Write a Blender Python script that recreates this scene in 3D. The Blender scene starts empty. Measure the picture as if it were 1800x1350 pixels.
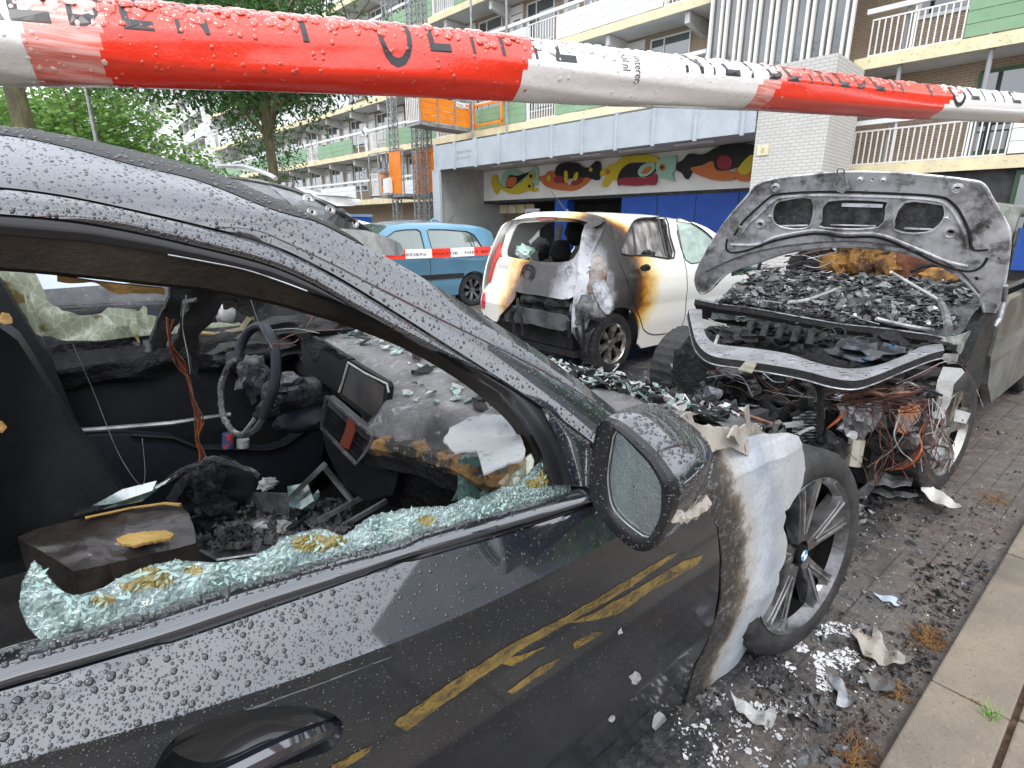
import bpy, bmesh, math, random
from mathutils import Vector, Matrix, noise
from mathutils.geometry import tessellate_polygon
PI = math.pi; rad = math.radians
scene = bpy.context.scene
# ---------------- camera (world X runs along the kerb, Y towards the road) ----------------
CAMZ = 1.35; PITCH = rad(16.0); YAW = rad(-39.5); FPX = 958.0
cam = bpy.data.cameras.new('camera'); camo = bpy.data.objects.new('camera', cam)
scene.collection.objects.link(camo); scene.camera = camo
camo.location = (0, 0, CAMZ); camo.rotation_euler = (PI/2-PITCH, 0, YAW)
cam.sensor_width = 36; cam.lens = 36*FPX/1800; cam.clip_start = 0.02; cam.clip_end = 1200
# ---------------- overcast sky ----------------
SUN_EL, SUN_AZ = 52, 215
w = bpy.data.worlds.new('World'); scene.world = w; w.use_nodes = True
nt = w.node_tree; nt.nodes.clear()
wo = nt.nodes.new('ShaderNodeOutputWorld'); bg = nt.nodes.new('ShaderNodeBackground')
sky = nt.nodes.new('ShaderNodeTexSky'); sky.sky_type = 'NISHITA'; sky.sun_disc = False
sky.sun_elevation = rad(SUN_EL); sky.sun_rotation = rad(SUN_AZ); sky.dust_density = 3
tc = nt.nodes.new('ShaderNodeTexCoord'); ns = nt.nodes.new('ShaderNodeTexNoise')
ns.inputs['Scale'].default_value = 1.6; ns.inputs['Detail'].default_value = 5
mpn = nt.nodes.new('ShaderNodeMapping'); mpn.inputs['Scale'].default_value = (1, 1, 2.5)
nt.links.new(tc.outputs['Generated'], mpn.inputs[0]); nt.links.new(mpn.outputs[0], ns.inputs['Vector'])
cr = nt.nodes.new('ShaderNodeValToRGB')
cr.color_ramp.elements[0].position = .3; cr.color_ramp.elements[0].color = (9.5, 10.0, 11.2, 1)
cr.color_ramp.elements[1].position = .7; cr.color_ramp.elements[1].color = (19, 19.6, 20.6, 1)
mx = nt.nodes.new('ShaderNodeMixRGB'); mx.inputs[0].default_value = .88
nt.links.new(ns.outputs['Fac'], cr.inputs[0]); nt.links.new(sky.outputs[0], mx.inputs[1]); nt.links.new(cr.outputs[0], mx.inputs[2])
nt.links.new(mx.outputs[0], bg.inputs[0]); bg.inputs[1].default_value = .12; nt.links.new(bg.outputs[0], wo.inputs[0])
sl = bpy.data.lights.new('sun', 'SUN'); sl.energy = 1.2; sl.angle = rad(22); sl.color = (1, .97, .93)
so = bpy.data.objects.new('sun', sl); scene.collection.objects.link(so)
so.rotation_euler = (rad(90-SUN_EL), 0, rad(180-SUN_AZ))
scene.view_settings.view_transform = 'Standard'; scene.view_settings.look = 'None'
scene.view_settings.exposure = 0.55; scene.view_settings.gamma = 1
scene.render.engine = 'CYCLES'
# ---------------- rays: photo pixel (1800 wide) -> point on a real surface ----------------
cy, sy = math.cos(YAW), math.sin(YAW); cp, sp = math.cos(PITCH), math.sin(PITCH)
CAM = Vector((0, 0, CAMZ))
def ray(u, v):
    a = (u-900)/FPX; b = (675-v)/FPX
    y = cp+b*sp; z = -sp+b*cp
    return Vector((a*cy-y*sy, a*sy+y*cy, z))
def hn(u, v, n): d = ray(u, v); return CAM+d*(n/d.y)
def hs(u, v, s): d = ray(u, v); return CAM+d*(s/d.x)
def hz(u, v, z): d = ray(u, v); return CAM+d*((z-CAMZ)/d.z)
def ht(u, v, t): return CAM+ray(u, v)*t
def hp(u, v, p0, nr):
    d = ray(u, v); nr = Vector(nr); return CAM+d*((Vector(p0)-CAM).dot(nr)/d.dot(nr))
def hf(u, v, f, n0=.7):
    d = ray(u, v); t = n0/d.y
    for i in range(30):
        p = CAM+d*t; g = p.y-f(p.x, p.z)
        p2 = CAM+d*(t+1e-3); g2 = p2.y-f(p2.x, p2.z)
        k = (g2-g)/1e-3
        if abs(k) < 1e-6: break
        t -= max(-.1, min(.1, g/k))
        if abs(g) < 1e-6: break
    return CAM+d*t
def lerp(a, b, t): return a+(b-a)*t
def interp(pts, x):
    if x <= pts[0][0]: return pts[0][1]
    for (x0, y0), (x1, y1) in zip(pts, pts[1:]):
        if x <= x1:
            return y0+(y1-y0)*(x-x0)/(x1-x0)
    return pts[-1][1]
def sstep(a, b, x): t = max(0, min(1, (x-a)/(b-a))); return t*t*(3-2*t)
def dens(pts, step, closed=False):
    out = []; n = len(pts)
    for i in range(n if closed else n-1):
        a = Vector(pts[i]); b = Vector(pts[(i+1) % n]); k = max(1, int((b-a).length/step))
        out += [a.lerp(b, j/k) for j in range(k)]
    if not closed: out.append(Vector(pts[-1]))
    return out
def smoothc(pts, k=6, closed=False):        # Catmull-Rom through the points
    P = [Vector(p) for p in pts]; n = len(P); out = []
    for i in range(n if closed else n-1):
        if closed: p0, p1, p2, p3 = P[(i-1) % n], P[i], P[(i+1) % n], P[(i+2) % n]
        else: p0, p1, p2, p3 = P[max(0, i-1)], P[i], P[i+1], P[min(n-1, i+2)]
        for j in range(k):
            t = j/k
            out.append(.5*((2*p1)+(p2-p0)*t+(2*p0-5*p1+4*p2-p3)*t*t+(3*p1-p0-3*p2+p3)*t**3))
    if not closed: out.append(P[-1])
    return out
# ---------------- materials ----------------
def newmat(name):
    m = bpy.data.materials.new(name); m.use_nodes = True
    return m, m.node_tree, m.node_tree.nodes['Principled BSDF']
def link(t, a, b): t.links.new(a, b)
def mixc(t, fac, a, b, mode='MIX'):
    m = t.nodes.new('ShaderNodeMixRGB'); m.blend_type = mode
    for i, x in ((0, fac), (1, a), (2, b)):
        if isinstance(x, (int, float)): m.inputs[i].default_value = x
        elif isinstance(x, tuple): m.inputs[i].default_value = (*x, 1) if len(x) == 3 else x
        else: link(t, x, m.inputs[i])
    return m.outputs[0]
def mth(t, op, a, b=0, c=0):
    m = t.nodes.new('ShaderNodeMath'); m.operation = op
    for i, x in enumerate((a, b, c)):
        if isinstance(x, (int, float)): m.inputs[i].default_value = x
        else: link(t, x, m.inputs[i])
    return m.outputs[0]
def mrange(t, x, a, b, c=0, d=1):
    m = t.nodes.new('ShaderNodeMapRange'); link(t, x, m.inputs[0])
    for i, k in enumerate((a, b, c, d)): m.inputs[i+1].default_value = k
    return m.outputs[0]
def coord(t, scale=(1, 1, 1), rot=(0, 0, 0), kind='Object'):
    c = t.nodes.new('ShaderNodeTexCoord'); m = t.nodes.new('ShaderNodeMapping')
    m.inputs['Scale'].default_value = scale; m.inputs['Rotation'].default_value = rot
    link(t, c.outputs[kind], m.inputs[0]); return m.outputs[0]
def nse(t, vec, scale, detail=6, rough=.6, dist=0):
    n = t.nodes.new('ShaderNodeTexNoise'); n.inputs['Scale'].default_value = scale
    n.inputs['Detail'].default_value = detail; n.inputs['Roughness'].default_value = rough
    n.inputs['Distortion'].default_value = dist
    link(t, vec, n.inputs['Vector']); return n.outputs['Fac']
def vor(t, vec, scale, feat='F1', out='Distance', rnd=1):
    n = t.nodes.new('ShaderNodeTexVoronoi'); n.feature = feat; n.inputs['Scale'].default_value = scale
    n.inputs['Randomness'].default_value = rnd
    link(t, vec, n.inputs['Vector']); return n.outputs[out]
def bump(t, b, h, strength, dist=.01):
    n = t.nodes.new('ShaderNodeBump'); n.inputs['Strength'].default_value = strength
    n.inputs['Distance'].default_value = dist; link(t, h, n.inputs['Height'])
    link(t, n.outputs[0], b.inputs['Normal']); return n
def ramp(t, fac, stops):
    r = t.nodes.new('ShaderNodeValToRGB'); e = r.color_ramp.elements
    while len(e) < len(stops): e.new(.5)
    for k, (p, c) in enumerate(stops): e[k].position = p; e[k].color = (*c, 1)
    link(t, fac, r.inputs[0]); return r.outputs[0]
def M(name, col, rough=.5, metal=0, col2=None, scale=6, lo=.4, hi=.6, bmp=0, bscale=30, bdist=.01,
      coat=0, trans=0, ior=1.45, spec=.5, sc3=(1, 1, 1), r2=None, col3=None):
    m, t, b = newmat(name)
    b.inputs['Roughness'].default_value = rough; b.inputs['Metallic'].default_value = metal
    b.inputs['Base Color'].default_value = (*col, 1)
    b.inputs['Coat Weight'].default_value = coat; b.inputs['Coat Roughness'].default_value = .03
    b.inputs['Transmission Weight'].default_value = trans; b.inputs['IOR'].default_value = ior
    b.inputs['Specular IOR Level'].default_value = spec
    v = coord(t, sc3)
    if col2:
        f = mrange(t, nse(t, v, scale, 8, .65), lo, hi); c = mixc(t, f, col, col2)
        if r2 is not None: link(t, mrange(t, f, 0, 1, rough, r2), b.inputs['Roughness'])
        if col3: c = mixc(t, mrange(t, nse(t, v, scale*5.3, 5, .7), .58, .68), c, col3)
        link(t, c, b.inputs['Base Color'])
    if bmp: bump(t, b, nse(t, v, bscale, 8, .65), bmp, bdist)
    return m
# ---------------- meshes ----------------
BASE = {}
class MB:
    def __init__(self): self.v = []; self.f = []; self.m = []; self.mask = None
    def add(self, vs, fs, m=0):
        o = len(self.v); self.v += [Vector(x) for x in vs]
        self.f += [tuple(o+i for i in f) for f in fs]; self.m += [m]*len(fs); return self
    def bx(self, x0, x1, y0, y1, z0, z1, m=0):
        return self.add([(x0,y0,z0),(x1,y0,z0),(x1,y1,z0),(x0,y1,z0),(x0,y0,z1),(x1,y0,z1),(x1,y1,z1),(x0,y1,z1)],
            [(3,2,1,0),(4,5,6,7),(0,1,5,4),(1,2,6,5),(2,3,7,6),(3,0,4,7)], m)
    def bevbox(self, x0, x1, y0, y1, z0, z1, r=.01, m=0):
        bm = bmesh.new(); bmesh.ops.create_cube(bm, size=1)
        for q in bm.verts: q.co = Vector((lerp(x0, x1, q.co.x+.5), lerp(y0, y1, q.co.y+.5), lerp(z0, z1, q.co.z+.5)))
        bmesh.ops.bevel(bm, geom=bm.edges[:], offset=r, segments=2, affect='EDGES', profile=.6)
        self.bm(bm, m); return self
    def bm(self, bm, m=0, mat=None):
        bm.verts.index_update(); vs = [(mat @ x.co if mat else x.co.copy()) for x in bm.verts]
        self.add(vs, [[x.index for x in f.verts] for f in bm.faces], m); bm.free(); return self
    def obox(self, a, b, w, h, up=(0, 0, 1), m=0):      # bar from a to b
        a = Vector(a); b = Vector(b); d = (b-a).normalized(); up = Vector(up)
        if abs(d.dot(up)) > .98: up = Vector((1, 0, 0))
        x = d.cross(up).normalized()*w/2; y = x.cross(d).normalized()*h/2
        vs = [a-x-y, a+x-y, a+x+y, a-x+y, b-x-y, b+x-y, b+x+y, b-x+y]
        return self.add(vs, [(3,2,1,0),(4,5,6,7),(0,1,5,4),(1,2,6,5),(2,3,7,6),(3,0,4,7)], m)
    def tube(self, pts, r, n=6, m=0, caps=True, jit=0):
        P = [Vector(p) for p in pts]; R = r if isinstance(r, (list, tuple)) else [r]*len(P)
        rings = []; up = None
        for i, p in enumerate(P):
            d = (P[min(i+1, len(P)-1)]-P[max(i-1, 0)])
            d = d.normalized() if d.length > 1e-9 else Vector((0, 0, 1))
            if up is None: up = Vector((0, 0, 1)) if abs(d.z) < .9 else Vector((1, 0, 0))
            x = d.cross(up)
            if x.length < 1e-6: x = d.orthogonal()
            x.normalize(); y = x.cross(d).normalized(); up = y
            rr = [R[i]*(1+random.uniform(-jit, jit)) for _ in range(n)]
            rings.append([p+x*math.cos(2*PI*k/n)*rr[k]+y*math.sin(2*PI*k/n)*rr[k] for k in range(n)])
        self.loft(rings, True, m, caps); return self
    def loft(self, rings, closed=True, m=0, caps=False):
        n = len(rings[0]); o = len(self.v)
        vs = [v for r in rings for v in r]; fs = []
        for i in range(len(rings)-1):
            for k in range(n if closed else n-1):
                fs.append((i*n+k, i*n+(k+1) % n, (i+1)*n+(k+1) % n, (i+1)*n+k))
        if caps: fs.append(tuple(range(n-1, -1, -1))); fs.append(tuple((len(rings)-1)*n+k for k in range(n)))
        return self.add(vs, fs, m)
    def prism(self, poly, vec, m=0):          # closed polygon pushed along vec, both caps
        P = [Vector(p) for p in poly]; n = len(P); vec = Vector(vec)
        vs = P+[p+vec for p in P]; fs = [(i, (i+1) % n, n+(i+1) % n, n+i) for i in range(n)]
        for t in tessellate_polygon([P]): fs.append(tuple(t)); fs.append(tuple(n+i for i in reversed(t)))
        return self.add(vs, fs, m)
    def lathe(self, prof, c, ax, n=32, m=0, a0=0, a1=2*PI):        # prof: (radius, along axis)
        c = Vector(c); ax = Vector(ax).normalized(); x = ax.orthogonal().normalized(); y = ax.cross(x)
        full = abs(a1-a0-2*PI) < 1e-6
        rings = []
        for (r, h) in prof:
            rings.append([c+ax*h+(x*math.cos(a0+(a1-a0)*k/n)+y*math.sin(a0+(a1-a0)*k/n))*r for k in range(n if full else n+1)])
        return self.loft(rings, full, m)
    def build(self, name, mats, parent=None, smooth=True, base=None, auto=35, kind=None, label=None):
        me = bpy.data.meshes.new(name)
        off = BASE.get(parent.name, Vector((0, 0, 0))) if parent else (Vector(base) if base else Vector((0, 0, 0)))
        me.from_pydata([tuple(v-off) for v in self.v], [], self.f)
        if not isinstance(mats, (list, tuple)): mats = [mats]
        for x in mats: me.materials.append(x)
        if len(mats) > 1: me.polygons.foreach_set('material_index', self.m)
        if self.mask is not None:
            at = me.attributes.new('mask', 'FLOAT', 'POINT'); at.data.foreach_set('value', self.mask)
        me.validate(); me.update()
        if smooth:
            me.polygons.foreach_set('use_smooth', [True]*len(me.polygons))
            try: me.set_sharp_from_angle(angle=rad(auto))
            except Exception: pass
        o = bpy.data.objects.new(name, me); scene.collection.objects.link(o)
        if parent: o.parent = parent; BASE[o.name] = off
        else: o.location = off; BASE[o.name] = off
        if kind: o['kind'] = kind
        if label: o['label'] = label
        return o
def thing(name, label, cat, loc=(0, 0, 0), group=None):
    o = bpy.data.objects.new(name, None); scene.collection.objects.link(o); o.location = loc
    o.empty_display_size = .1
    BASE[o.name] = Vector(loc); tag(o, label, cat, group); return o
def tag(o, label, cat, group=None):
    o['label'] = label; o['category'] = cat
    if group: o['group'] = group
    return o
def copy_part(o, parent, loc=None):
    c = o.copy(); scene.collection.objects.link(c); c.parent = parent
    if loc is not None: c.location = loc
    for ch in list(o.children): copy_part(ch, c)
    return c
def panel(mb, outer, holes, fmap, grid=.05, thick=0, m=0, tdir=None, maskf=None, grid2=None):
    """flat outline(s) in 2-D, cut by a fine grid, mapped to 3-D by fmap, with thickness"""
    loops = [[Vector((p[0], p[1], 0)) for p in outer]]+[[Vector((p[0], p[1], 0)) for p in h] for h in holes]
    tris = tessellate_polygon(loops); flat = [p for l in loops for p in l]
    bm = bmesh.new(); vs = [bm.verts.new(p) for p in flat]
    for t in tris:
        try: bm.faces.new([vs[i] for i in t])
        except ValueError: pass
    xs = [p.x for p in flat]; ys = [p.y for p in flat]; g2 = grid2 or grid
    x = math.ceil(min(xs)/grid)*grid
    while x < max(xs):
        bmesh.ops.bisect_plane(bm, geom=bm.verts[:]+bm.edges[:]+bm.faces[:], dist=1e-7, plane_co=(x, 0, 0), plane_no=(1, 0, 0)); x += grid
    y = math.ceil(min(ys)/g2)*g2
    while y < max(ys):
        bmesh.ops.bisect_plane(bm, geom=bm.verts[:]+bm.edges[:]+bm.faces[:], dist=1e-7, plane_co=(0, y, 0), plane_no=(0, 1, 0)); y += g2
    bmesh.ops.remove_doubles(bm, verts=bm.verts[:], dist=1e-6)
    bm.verts.index_update()
    pts = [Vector(fmap(q.co.x, q.co.y)) for q in bm.verts]
    msk = [maskf(q.co.x, q.co.y) for q in bm.verts] if maskf else None
    fs = [[q.index for q in f.verts] for f in bm.faces]
    n = len(pts); allf = list(fs); allp = list(pts)
    if thick:
        e = 1e-3
        for q in bm.verts:
            if tdir: nn = Vector(tdir)
            else:
                a = Vector(fmap(q.co.x+e, q.co.y))-Vector(fmap(q.co.x-e, q.co.y)); b = Vector(fmap(q.co.x, q.co.y+e))-Vector(fmap(q.co.x, q.co.y-e))
                nn = a.cross(b); nn = nn.normalized() if nn.length > 0 else Vector((0, 1, 0))
            allp.append(pts[q.index]+nn*thick)
        allf += [[n+i for i in reversed(f)] for f in fs]
        for ed in bm.edges:
            if len(ed.link_faces) == 1:
                a, b = ed.verts[0].index, ed.verts[1].index; allf.append([a, b, n+b, n+a])
        if msk: msk = msk*2
    if msk:
        if mb.mask is None: mb.mask = [0.0]*len(mb.v)
        mb.mask += msk
    bm.free(); mb.add(allp, allf, m); return mb
def text_mesh(s, size=1.0):
    c = bpy.data.curves.new('t', 'FONT'); c.body = s; c.size = size; c.resolution_u = 4
    o = bpy.data.objects.new('t', c); scene.collection.objects.link(o)
    dg = bpy.context.evaluated_depsgraph_get(); me = bpy.data.meshes.new_from_object(o.evaluated_get(dg))
    vs = [v.co.copy() for v in me.vertices]; fs = [list(p.vertices) for p in me.polygons]
    bpy.data.objects.remove(o); bpy.data.curves.remove(c); bpy.data.meshes.remove(me)
    return vs, fs
def drops(mb, pts, m=0, seg=7):
    """water beads: (point, normal, radius, stretch, dir)"""
    for p, nr, r, st, dr in pts:
        nr = nr.normalized(); x = (dr-nr*dr.dot(nr)); x = x.normalized() if x.length > 1e-6 else nr.orthogonal().normalized()
        y = nr.cross(x); n = seg if r > .0016 else 5
        rr = [random.uniform(.82, 1.18) for _ in range(n)]
        r1 = [p+x*math.cos(2*PI*k/n)*r*st*rr[k]+y*math.sin(2*PI*k/n)*r*rr[k]-nr*r*.06 for k in range(n)]
        r2 = [p+x*math.cos(2*PI*k/n)*r*st*rr[k]*.86+y*math.sin(2*PI*k/n)*r*rr[k]*.86+nr*r*.20 for k in range(n)]
        r3 = [p+x*math.cos(2*PI*k/n)*r*st*.48+y*math.sin(2*PI*k/n)*r*.5+nr*r*.34 for k in range(n)]
        o = len(mb.v); mb.loft([r1, r2, r3], True, m)
        mb.add([p+nr*r*.38], [], m); c = len(mb.v)-1
        for k in range(n): mb.f.append((o+2*n+k, o+2*n+(k+1) % n, c)); mb.m.append(m)
def flakes(mb, spots, m=0, crump=.25):
    """thin crumpled scraps: (point, size, up, flatness)"""
    for p, sz, up, fl in spots:
        up = Vector(up)+Vector((random.uniform(-fl, fl), random.uniform(-fl, fl), random.uniform(-fl, fl)))
        up.normalize(); x = up.orthogonal().normalized(); x = (Matrix.Rotation(random.uniform(0, 6.28), 3, up) @ x)
        y = up.cross(x); k = random.randint(5, 8); el = random.uniform(.45, 1)
        ring = []
        for j in range(k):
            a = 2*PI*j/k; r = sz*random.uniform(.55, 1.1)
            ring.append(p+x*math.cos(a)*r+y*math.sin(a)*r*el+up*random.uniform(-crump, crump)*sz)
        th = up*min(.004, sz*.08)
        c0 = p+up*random.uniform(-.2, .3)*sz*crump*2
        vs = ring+[c0]+[q-th for q in ring]+[c0-th]; fs = []
        for j in range(k):
            j2 = (j+1) % k; fs += [(j, j2, k), (k+1+j2, k+1+j, 2*k+1), (j2, j, k+1+j, k+1+j2)]
        mb.add(vs, fs, m)
random.seed(7)
# ---------------- ground ----------------
KN = .23                                     # kerb line
def ground_mat():
    m, t, b = newmat('brick_paving_soot')
    v = coord(t)
    br = t.nodes.new('ShaderNodeTexBrick'); link(t, v, br.inputs['Vector'])
    br.inputs['Scale'].default_value = 1; br.inputs['Brick Width'].default_value = .21; br.inputs['Row Height'].default_value = .105
    br.inputs['Mortar Size'].default_value = .006; br.inputs['Mortar Smooth'].default_value = .6
    br.inputs['Color1'].default_value = (.145, .132, .122, 1); br.inputs['Color2'].default_value = (.108, .10, .094, 1)
    br.inputs['Mortar'].default_value = (.06, .052, .046, 1)
    c = mixc(t, mrange(t, nse(t, v, 1.1, 6, .6), .42, .6), br.outputs['Color'], (.115, .088, .076))      # reddish silt
    c = mixc(t, mrange(t, nse(t, v, 14, 6, .7), .5, .62), c, (.17, .15, .13))
    # soot round the wrecks, thins out with distance
    px = t.nodes.new('ShaderNodeSeparateXYZ'); cc = t.nodes.new('ShaderNodeTexCoord'); link(t, cc.outputs['Object'], px.inputs[0])
    def blob(cx, cy, rx, ry):
        dx = mth(t, 'DIVIDE', mth(t, 'SUBTRACT', px.outputs[0], cx), rx); dy = mth(t, 'DIVIDE', mth(t, 'SUBTRACT', px.outputs[1], cy), ry)
        return mth(t, 'SQRT', mth(t, 'ADD', mth(t, 'MULTIPLY', dx, dx), mth(t, 'MULTIPLY', dy, dy)))
    d = mth(t, 'MINIMUM', blob(.75, 1.42, 1.8, 1.0), mth(t, 'MINIMUM', blob(2.9, 1.9, 1.5, 1.30), blob(3.7, 3.9, 1.0, 1.1)))
    d = mth(t, 'ADD', d, mth(t, 'MULTIPLY', mth(t, 'SUBTRACT', nse(t, v, 5, 8, .7), .5), 1.1))
    s = mrange(t, d, .82, 1.12, 1, 0)
    soot = mixc(t, mrange(t, nse(t, v, 28, 8, .75), .45, .65), (.012, .012, .013), (.075, .074, .076))
    c = mixc(t, s, c, soot)
    fl = mth(t, 'MULTIPLY', mrange(t, nse(t, v, 55, 4, .8), .66, .7), .8)
    c = mixc(t, fl, c, (.42, .41, .40))
    link(t, c, b.inputs['Base Color'])
    link(t, mrange(t, nse(t, v, 3.5, 6), .38, .62, .18, .7), b.inputs['Roughness'])
    h = mth(t, 'ADD', mth(t, 'MULTIPLY', nse(t, v, 45, 8, .75), .9), mth(t, 'MULTIPLY', br.outputs['Fac'], -.12))
    bump(t, b, h, .9, .02)
    return m
mG = ground_mat()
g = MB(); 
# fine patch near the wrecks, broad sheet outside, one object
xs = [-300, -60, -20, -6] + [-4+i*.25 for i in range(57)] + [14, 40, 120, 400]; ys = [KN] + [KN+.12*i for i in range(1, 40)] + [5.4, 7, 12, 40, 120, 500]
vv = []
for x in xs:
    for y in ys:
        near = 1 if (-3 < x < 9 and y < 6 and y > KN+.05) else 0
        vv.append((x, y, near*(noise.noise(Vector((x*2, y*2, 3)))*.012)))
ny = len(ys); g.add(vv, [(i*ny+j, (i+1)*ny+j, (i+1)*ny+j+1, i*ny+j+1) for i in range(len(xs)-1) for j in range(ny-1)])
g.build('ground', mG, kind='structure')
def slab_mat():
    m, t, b = newmat('concrete_slab'); v = coord(t)
    c = mixc(t, mrange(t, nse(t, v, 2.2, 6, .65), .35, .65), (.235, .195, .145), (.135, .115, .09))
    c = mixc(t, mrange(t, nse(t, v, 1.3, 3, .5), .50, .62), c, (.075, .068, .06))
    c = mixc(t, mrange(t, nse(t, v, 110, 4, .8), .6, .7), c, (.33, .30, .26))
    c = mixc(t, mrange(t, nse(t, v, 85, 4, .8), .34, .4, 1, 0), c, (.07, .06, .05))
    link(t, c, b.inputs['Base Color']); link(t, mrange(t, nse(t, v, 5, 4), .4, .6, .35, .7), b.inputs['Roughness'])
    bump(t, b, nse(t, v, 120, 6, .8), .5, .006); return m
mSl = slab_mat(); mSoil = M('joint_soil', (.06, .035, .022), .9, col2=(.12, .07, .04), scale=40, bmp=.8, bscale=80)
sb = MB(); sb.add([(-300, -60, -.01), (400, -60, -.01), (400, KN, -.01), (-300, KN, -.01)], [(0, 1, 2, 3)]); 
sb.add([(-300, -60, .022), (400, -60, .022), (400, KN-.012, .022), (-300, KN-.012, .022)], [(0, 1, 2, 3)]); sb.build('pavement_bed', mSoil, kind='structure', smooth=False)
pv = MB()
def slab(x0, x1, y0, y1): pv.bevbox(x0+.004, x1-.004, y0+.004, y1-.004, -.1, .04+random.uniform(-.003, .003), .006)
k = 1.827-1.05*6
while k < 14: slab(k, k+1.05, KN-.19, KN); k += 1.05
xx = -3.0
while xx < 9:
    yy = KN-.196
    for j in range(5): slab(xx, xx+.6, yy-.4, yy); yy -= .406
    xx += .606
pv.build('pavement', mSl, kind='structure', smooth=False)
# ---------------- apartment building: local X goes into the building, Y along the facade, Z up ----------------
BA = rad(4.79); BO = Vector((.9967, .0835, 0))*18.9
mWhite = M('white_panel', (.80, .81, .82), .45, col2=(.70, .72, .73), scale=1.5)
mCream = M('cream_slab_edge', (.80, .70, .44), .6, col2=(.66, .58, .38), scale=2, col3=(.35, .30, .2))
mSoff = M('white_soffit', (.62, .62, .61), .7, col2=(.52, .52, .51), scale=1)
mGreen = M('green_panel', (.19, .33, .19), .5, col2=(.23, .37, .22), scale=1.2)
mRail = M('painted_steel', (.72, .70, .67), .4)
mFrame = M('window_frame_white', (.75, .75, .74), .4)
def glass_mat(name, tint, rough=.03):
    m, t, b = newmat(name); v = coord(t)
    c = mixc(t, mrange(t, nse(t, v, .5, 3), .45, .55), tint, tuple(x*.35 for x in tint))
    link(t, c, b.inputs['Base Color']); b.inputs['Roughness'].default_value = rough; b.inputs['Coat Weight'].default_value = 1
    b.inputs['Coat IOR'].default_value = 2.0; return m
mWin = glass_mat('window_glass_dark', (.06, .075, .075)); mWinC = glass_mat('window_glass_curtain', (.38, .37, .35), .15)
def brick_mat(name, c1, c2, mo, w_=.22, h_=.07, rot=(PI/2, 0, PI/2), ms=.01):
    m, t, b = newmat(name); v = coord(t, rot=(0, 0, 0))
    sx = t.nodes.new('ShaderNodeSeparateXYZ'); link(t, v, sx.inputs[0]); cx = t.nodes.new('ShaderNodeCombineXYZ')
    link(t, mth(t, 'ADD', sx.outputs[0], sx.outputs[1]), cx.inputs[0]); link(t, sx.outputs[2], cx.inputs[1])
    br = t.nodes.new('ShaderNodeTexBrick'); link(t, cx.outputs[0], br.inputs['Vector']); br.inputs['Scale'].default_value = 1
    br.inputs['Brick Width'].default_value = w_; br.inputs['Row Height'].default_value = h_; br.inputs['Mortar Size'].default_value = ms
    for q, c in (('Color1', c1), ('Color2', c2), ('Mortar', mo)): br.inputs[q].default_value = (*c, 1)
    c = mixc(t, mrange(t, nse(t, v, 1.2, 5), .4, .7, 0, .35), br.outputs['Color'], tuple(x*.7 for x in c1))
    link(t, c, b.inputs['Base Color']); b.inputs['Roughness'].default_value = .8
    bump(t, b, mth(t, 'SUBTRACT', 1, br.outputs['Fac']), .5, .012); return m
mBrick = brick_mat('tan_brick', (.36, .26, .17), (.30, .21, .135), (.42, .38, .32))
mWBrick = brick_mat('white_painted_brick', (.56, .55, .52), (.60, .59, .56), (.42, .41, .39), .22, .085, ms=.012)
mGreyW = M('grey_painted_wall', (.40, .40, .39), .7, col2=(.33, .33, .32), scale=1.2)
mCanopy = M('canopy_cladding_grey', (.46, .51, .55), .45, col2=(.40, .45, .49), scale=1.1, col3=(.36, .40, .43))
mBlue = M('blue_paint', (.012, .065, .36), .5, col2=(.015, .085, .42), scale=1.1, col3=(.02, .075, .38))
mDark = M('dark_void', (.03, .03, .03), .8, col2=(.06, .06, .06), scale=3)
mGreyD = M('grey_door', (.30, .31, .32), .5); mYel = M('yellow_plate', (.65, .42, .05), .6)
mMW = M('mural_white_wall', (.86, .86, .83), .6, col2=(.78, .78, .74), scale=1.5)
def site(name, label, cat, group=None, x=0, y=0):
    o = thing(name, label, cat, (0, 0, 0), group); o.location = BO+Vector((math.cos(BA)*x-math.sin(BA)*y, math.sin(BA)*x+math.cos(BA)*y, 0))
    o.rotation_euler = (0, 0, BA); BASE[o.name] = Vector((x, y, 0)); return o
bld = site('apartment_building', 'long white apartment block with cream balcony bands, green and white balcony boards and a painted garage recess', 'apartment building')
Q0, Q1, QS0, QS1 = -9.0, 60.0, 5.6, 9.9
SL = [3.05, 5.85, 8.65, 11.45, 14.25, 17.05]; XW = 1.35
def P(name, mb, mat, parent=bld, **k): return mb.build(name, mat, parent, **k)
# walls
m = MB(); m.bx(XW, XW+9, Q0, Q1, 2.95, 17.3); m.bx(XW, XW+9, 24.5, Q1, 0, 2.95); P('wall', m, mBrick, smooth=False)
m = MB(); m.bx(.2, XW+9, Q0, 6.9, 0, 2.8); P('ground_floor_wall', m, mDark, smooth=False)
for k, z in enumerate(SL):
    for (a, b) in ((Q0, QS0-.003), (QS1, Q1)):
        if k == 0 and a > 5: a = 21.6
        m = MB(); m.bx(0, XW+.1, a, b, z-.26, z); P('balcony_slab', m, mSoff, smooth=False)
        m = MB(); m.bx(-.05, -.003, a, b, z-.28, z+.02); P('slab_edge', m, mCream, smooth=False)
m = MB(); m.bx(-.2, XW+9.2, Q0-.2, Q1+.2, 17.3, 17.9); P('roof', m, mWhite, smooth=False)
m = MB(); m.bx(-.2, 10, Q1, Q1+.3, 0, 17.3); P('end_wall', m, mWhite, smooth=False)
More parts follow.
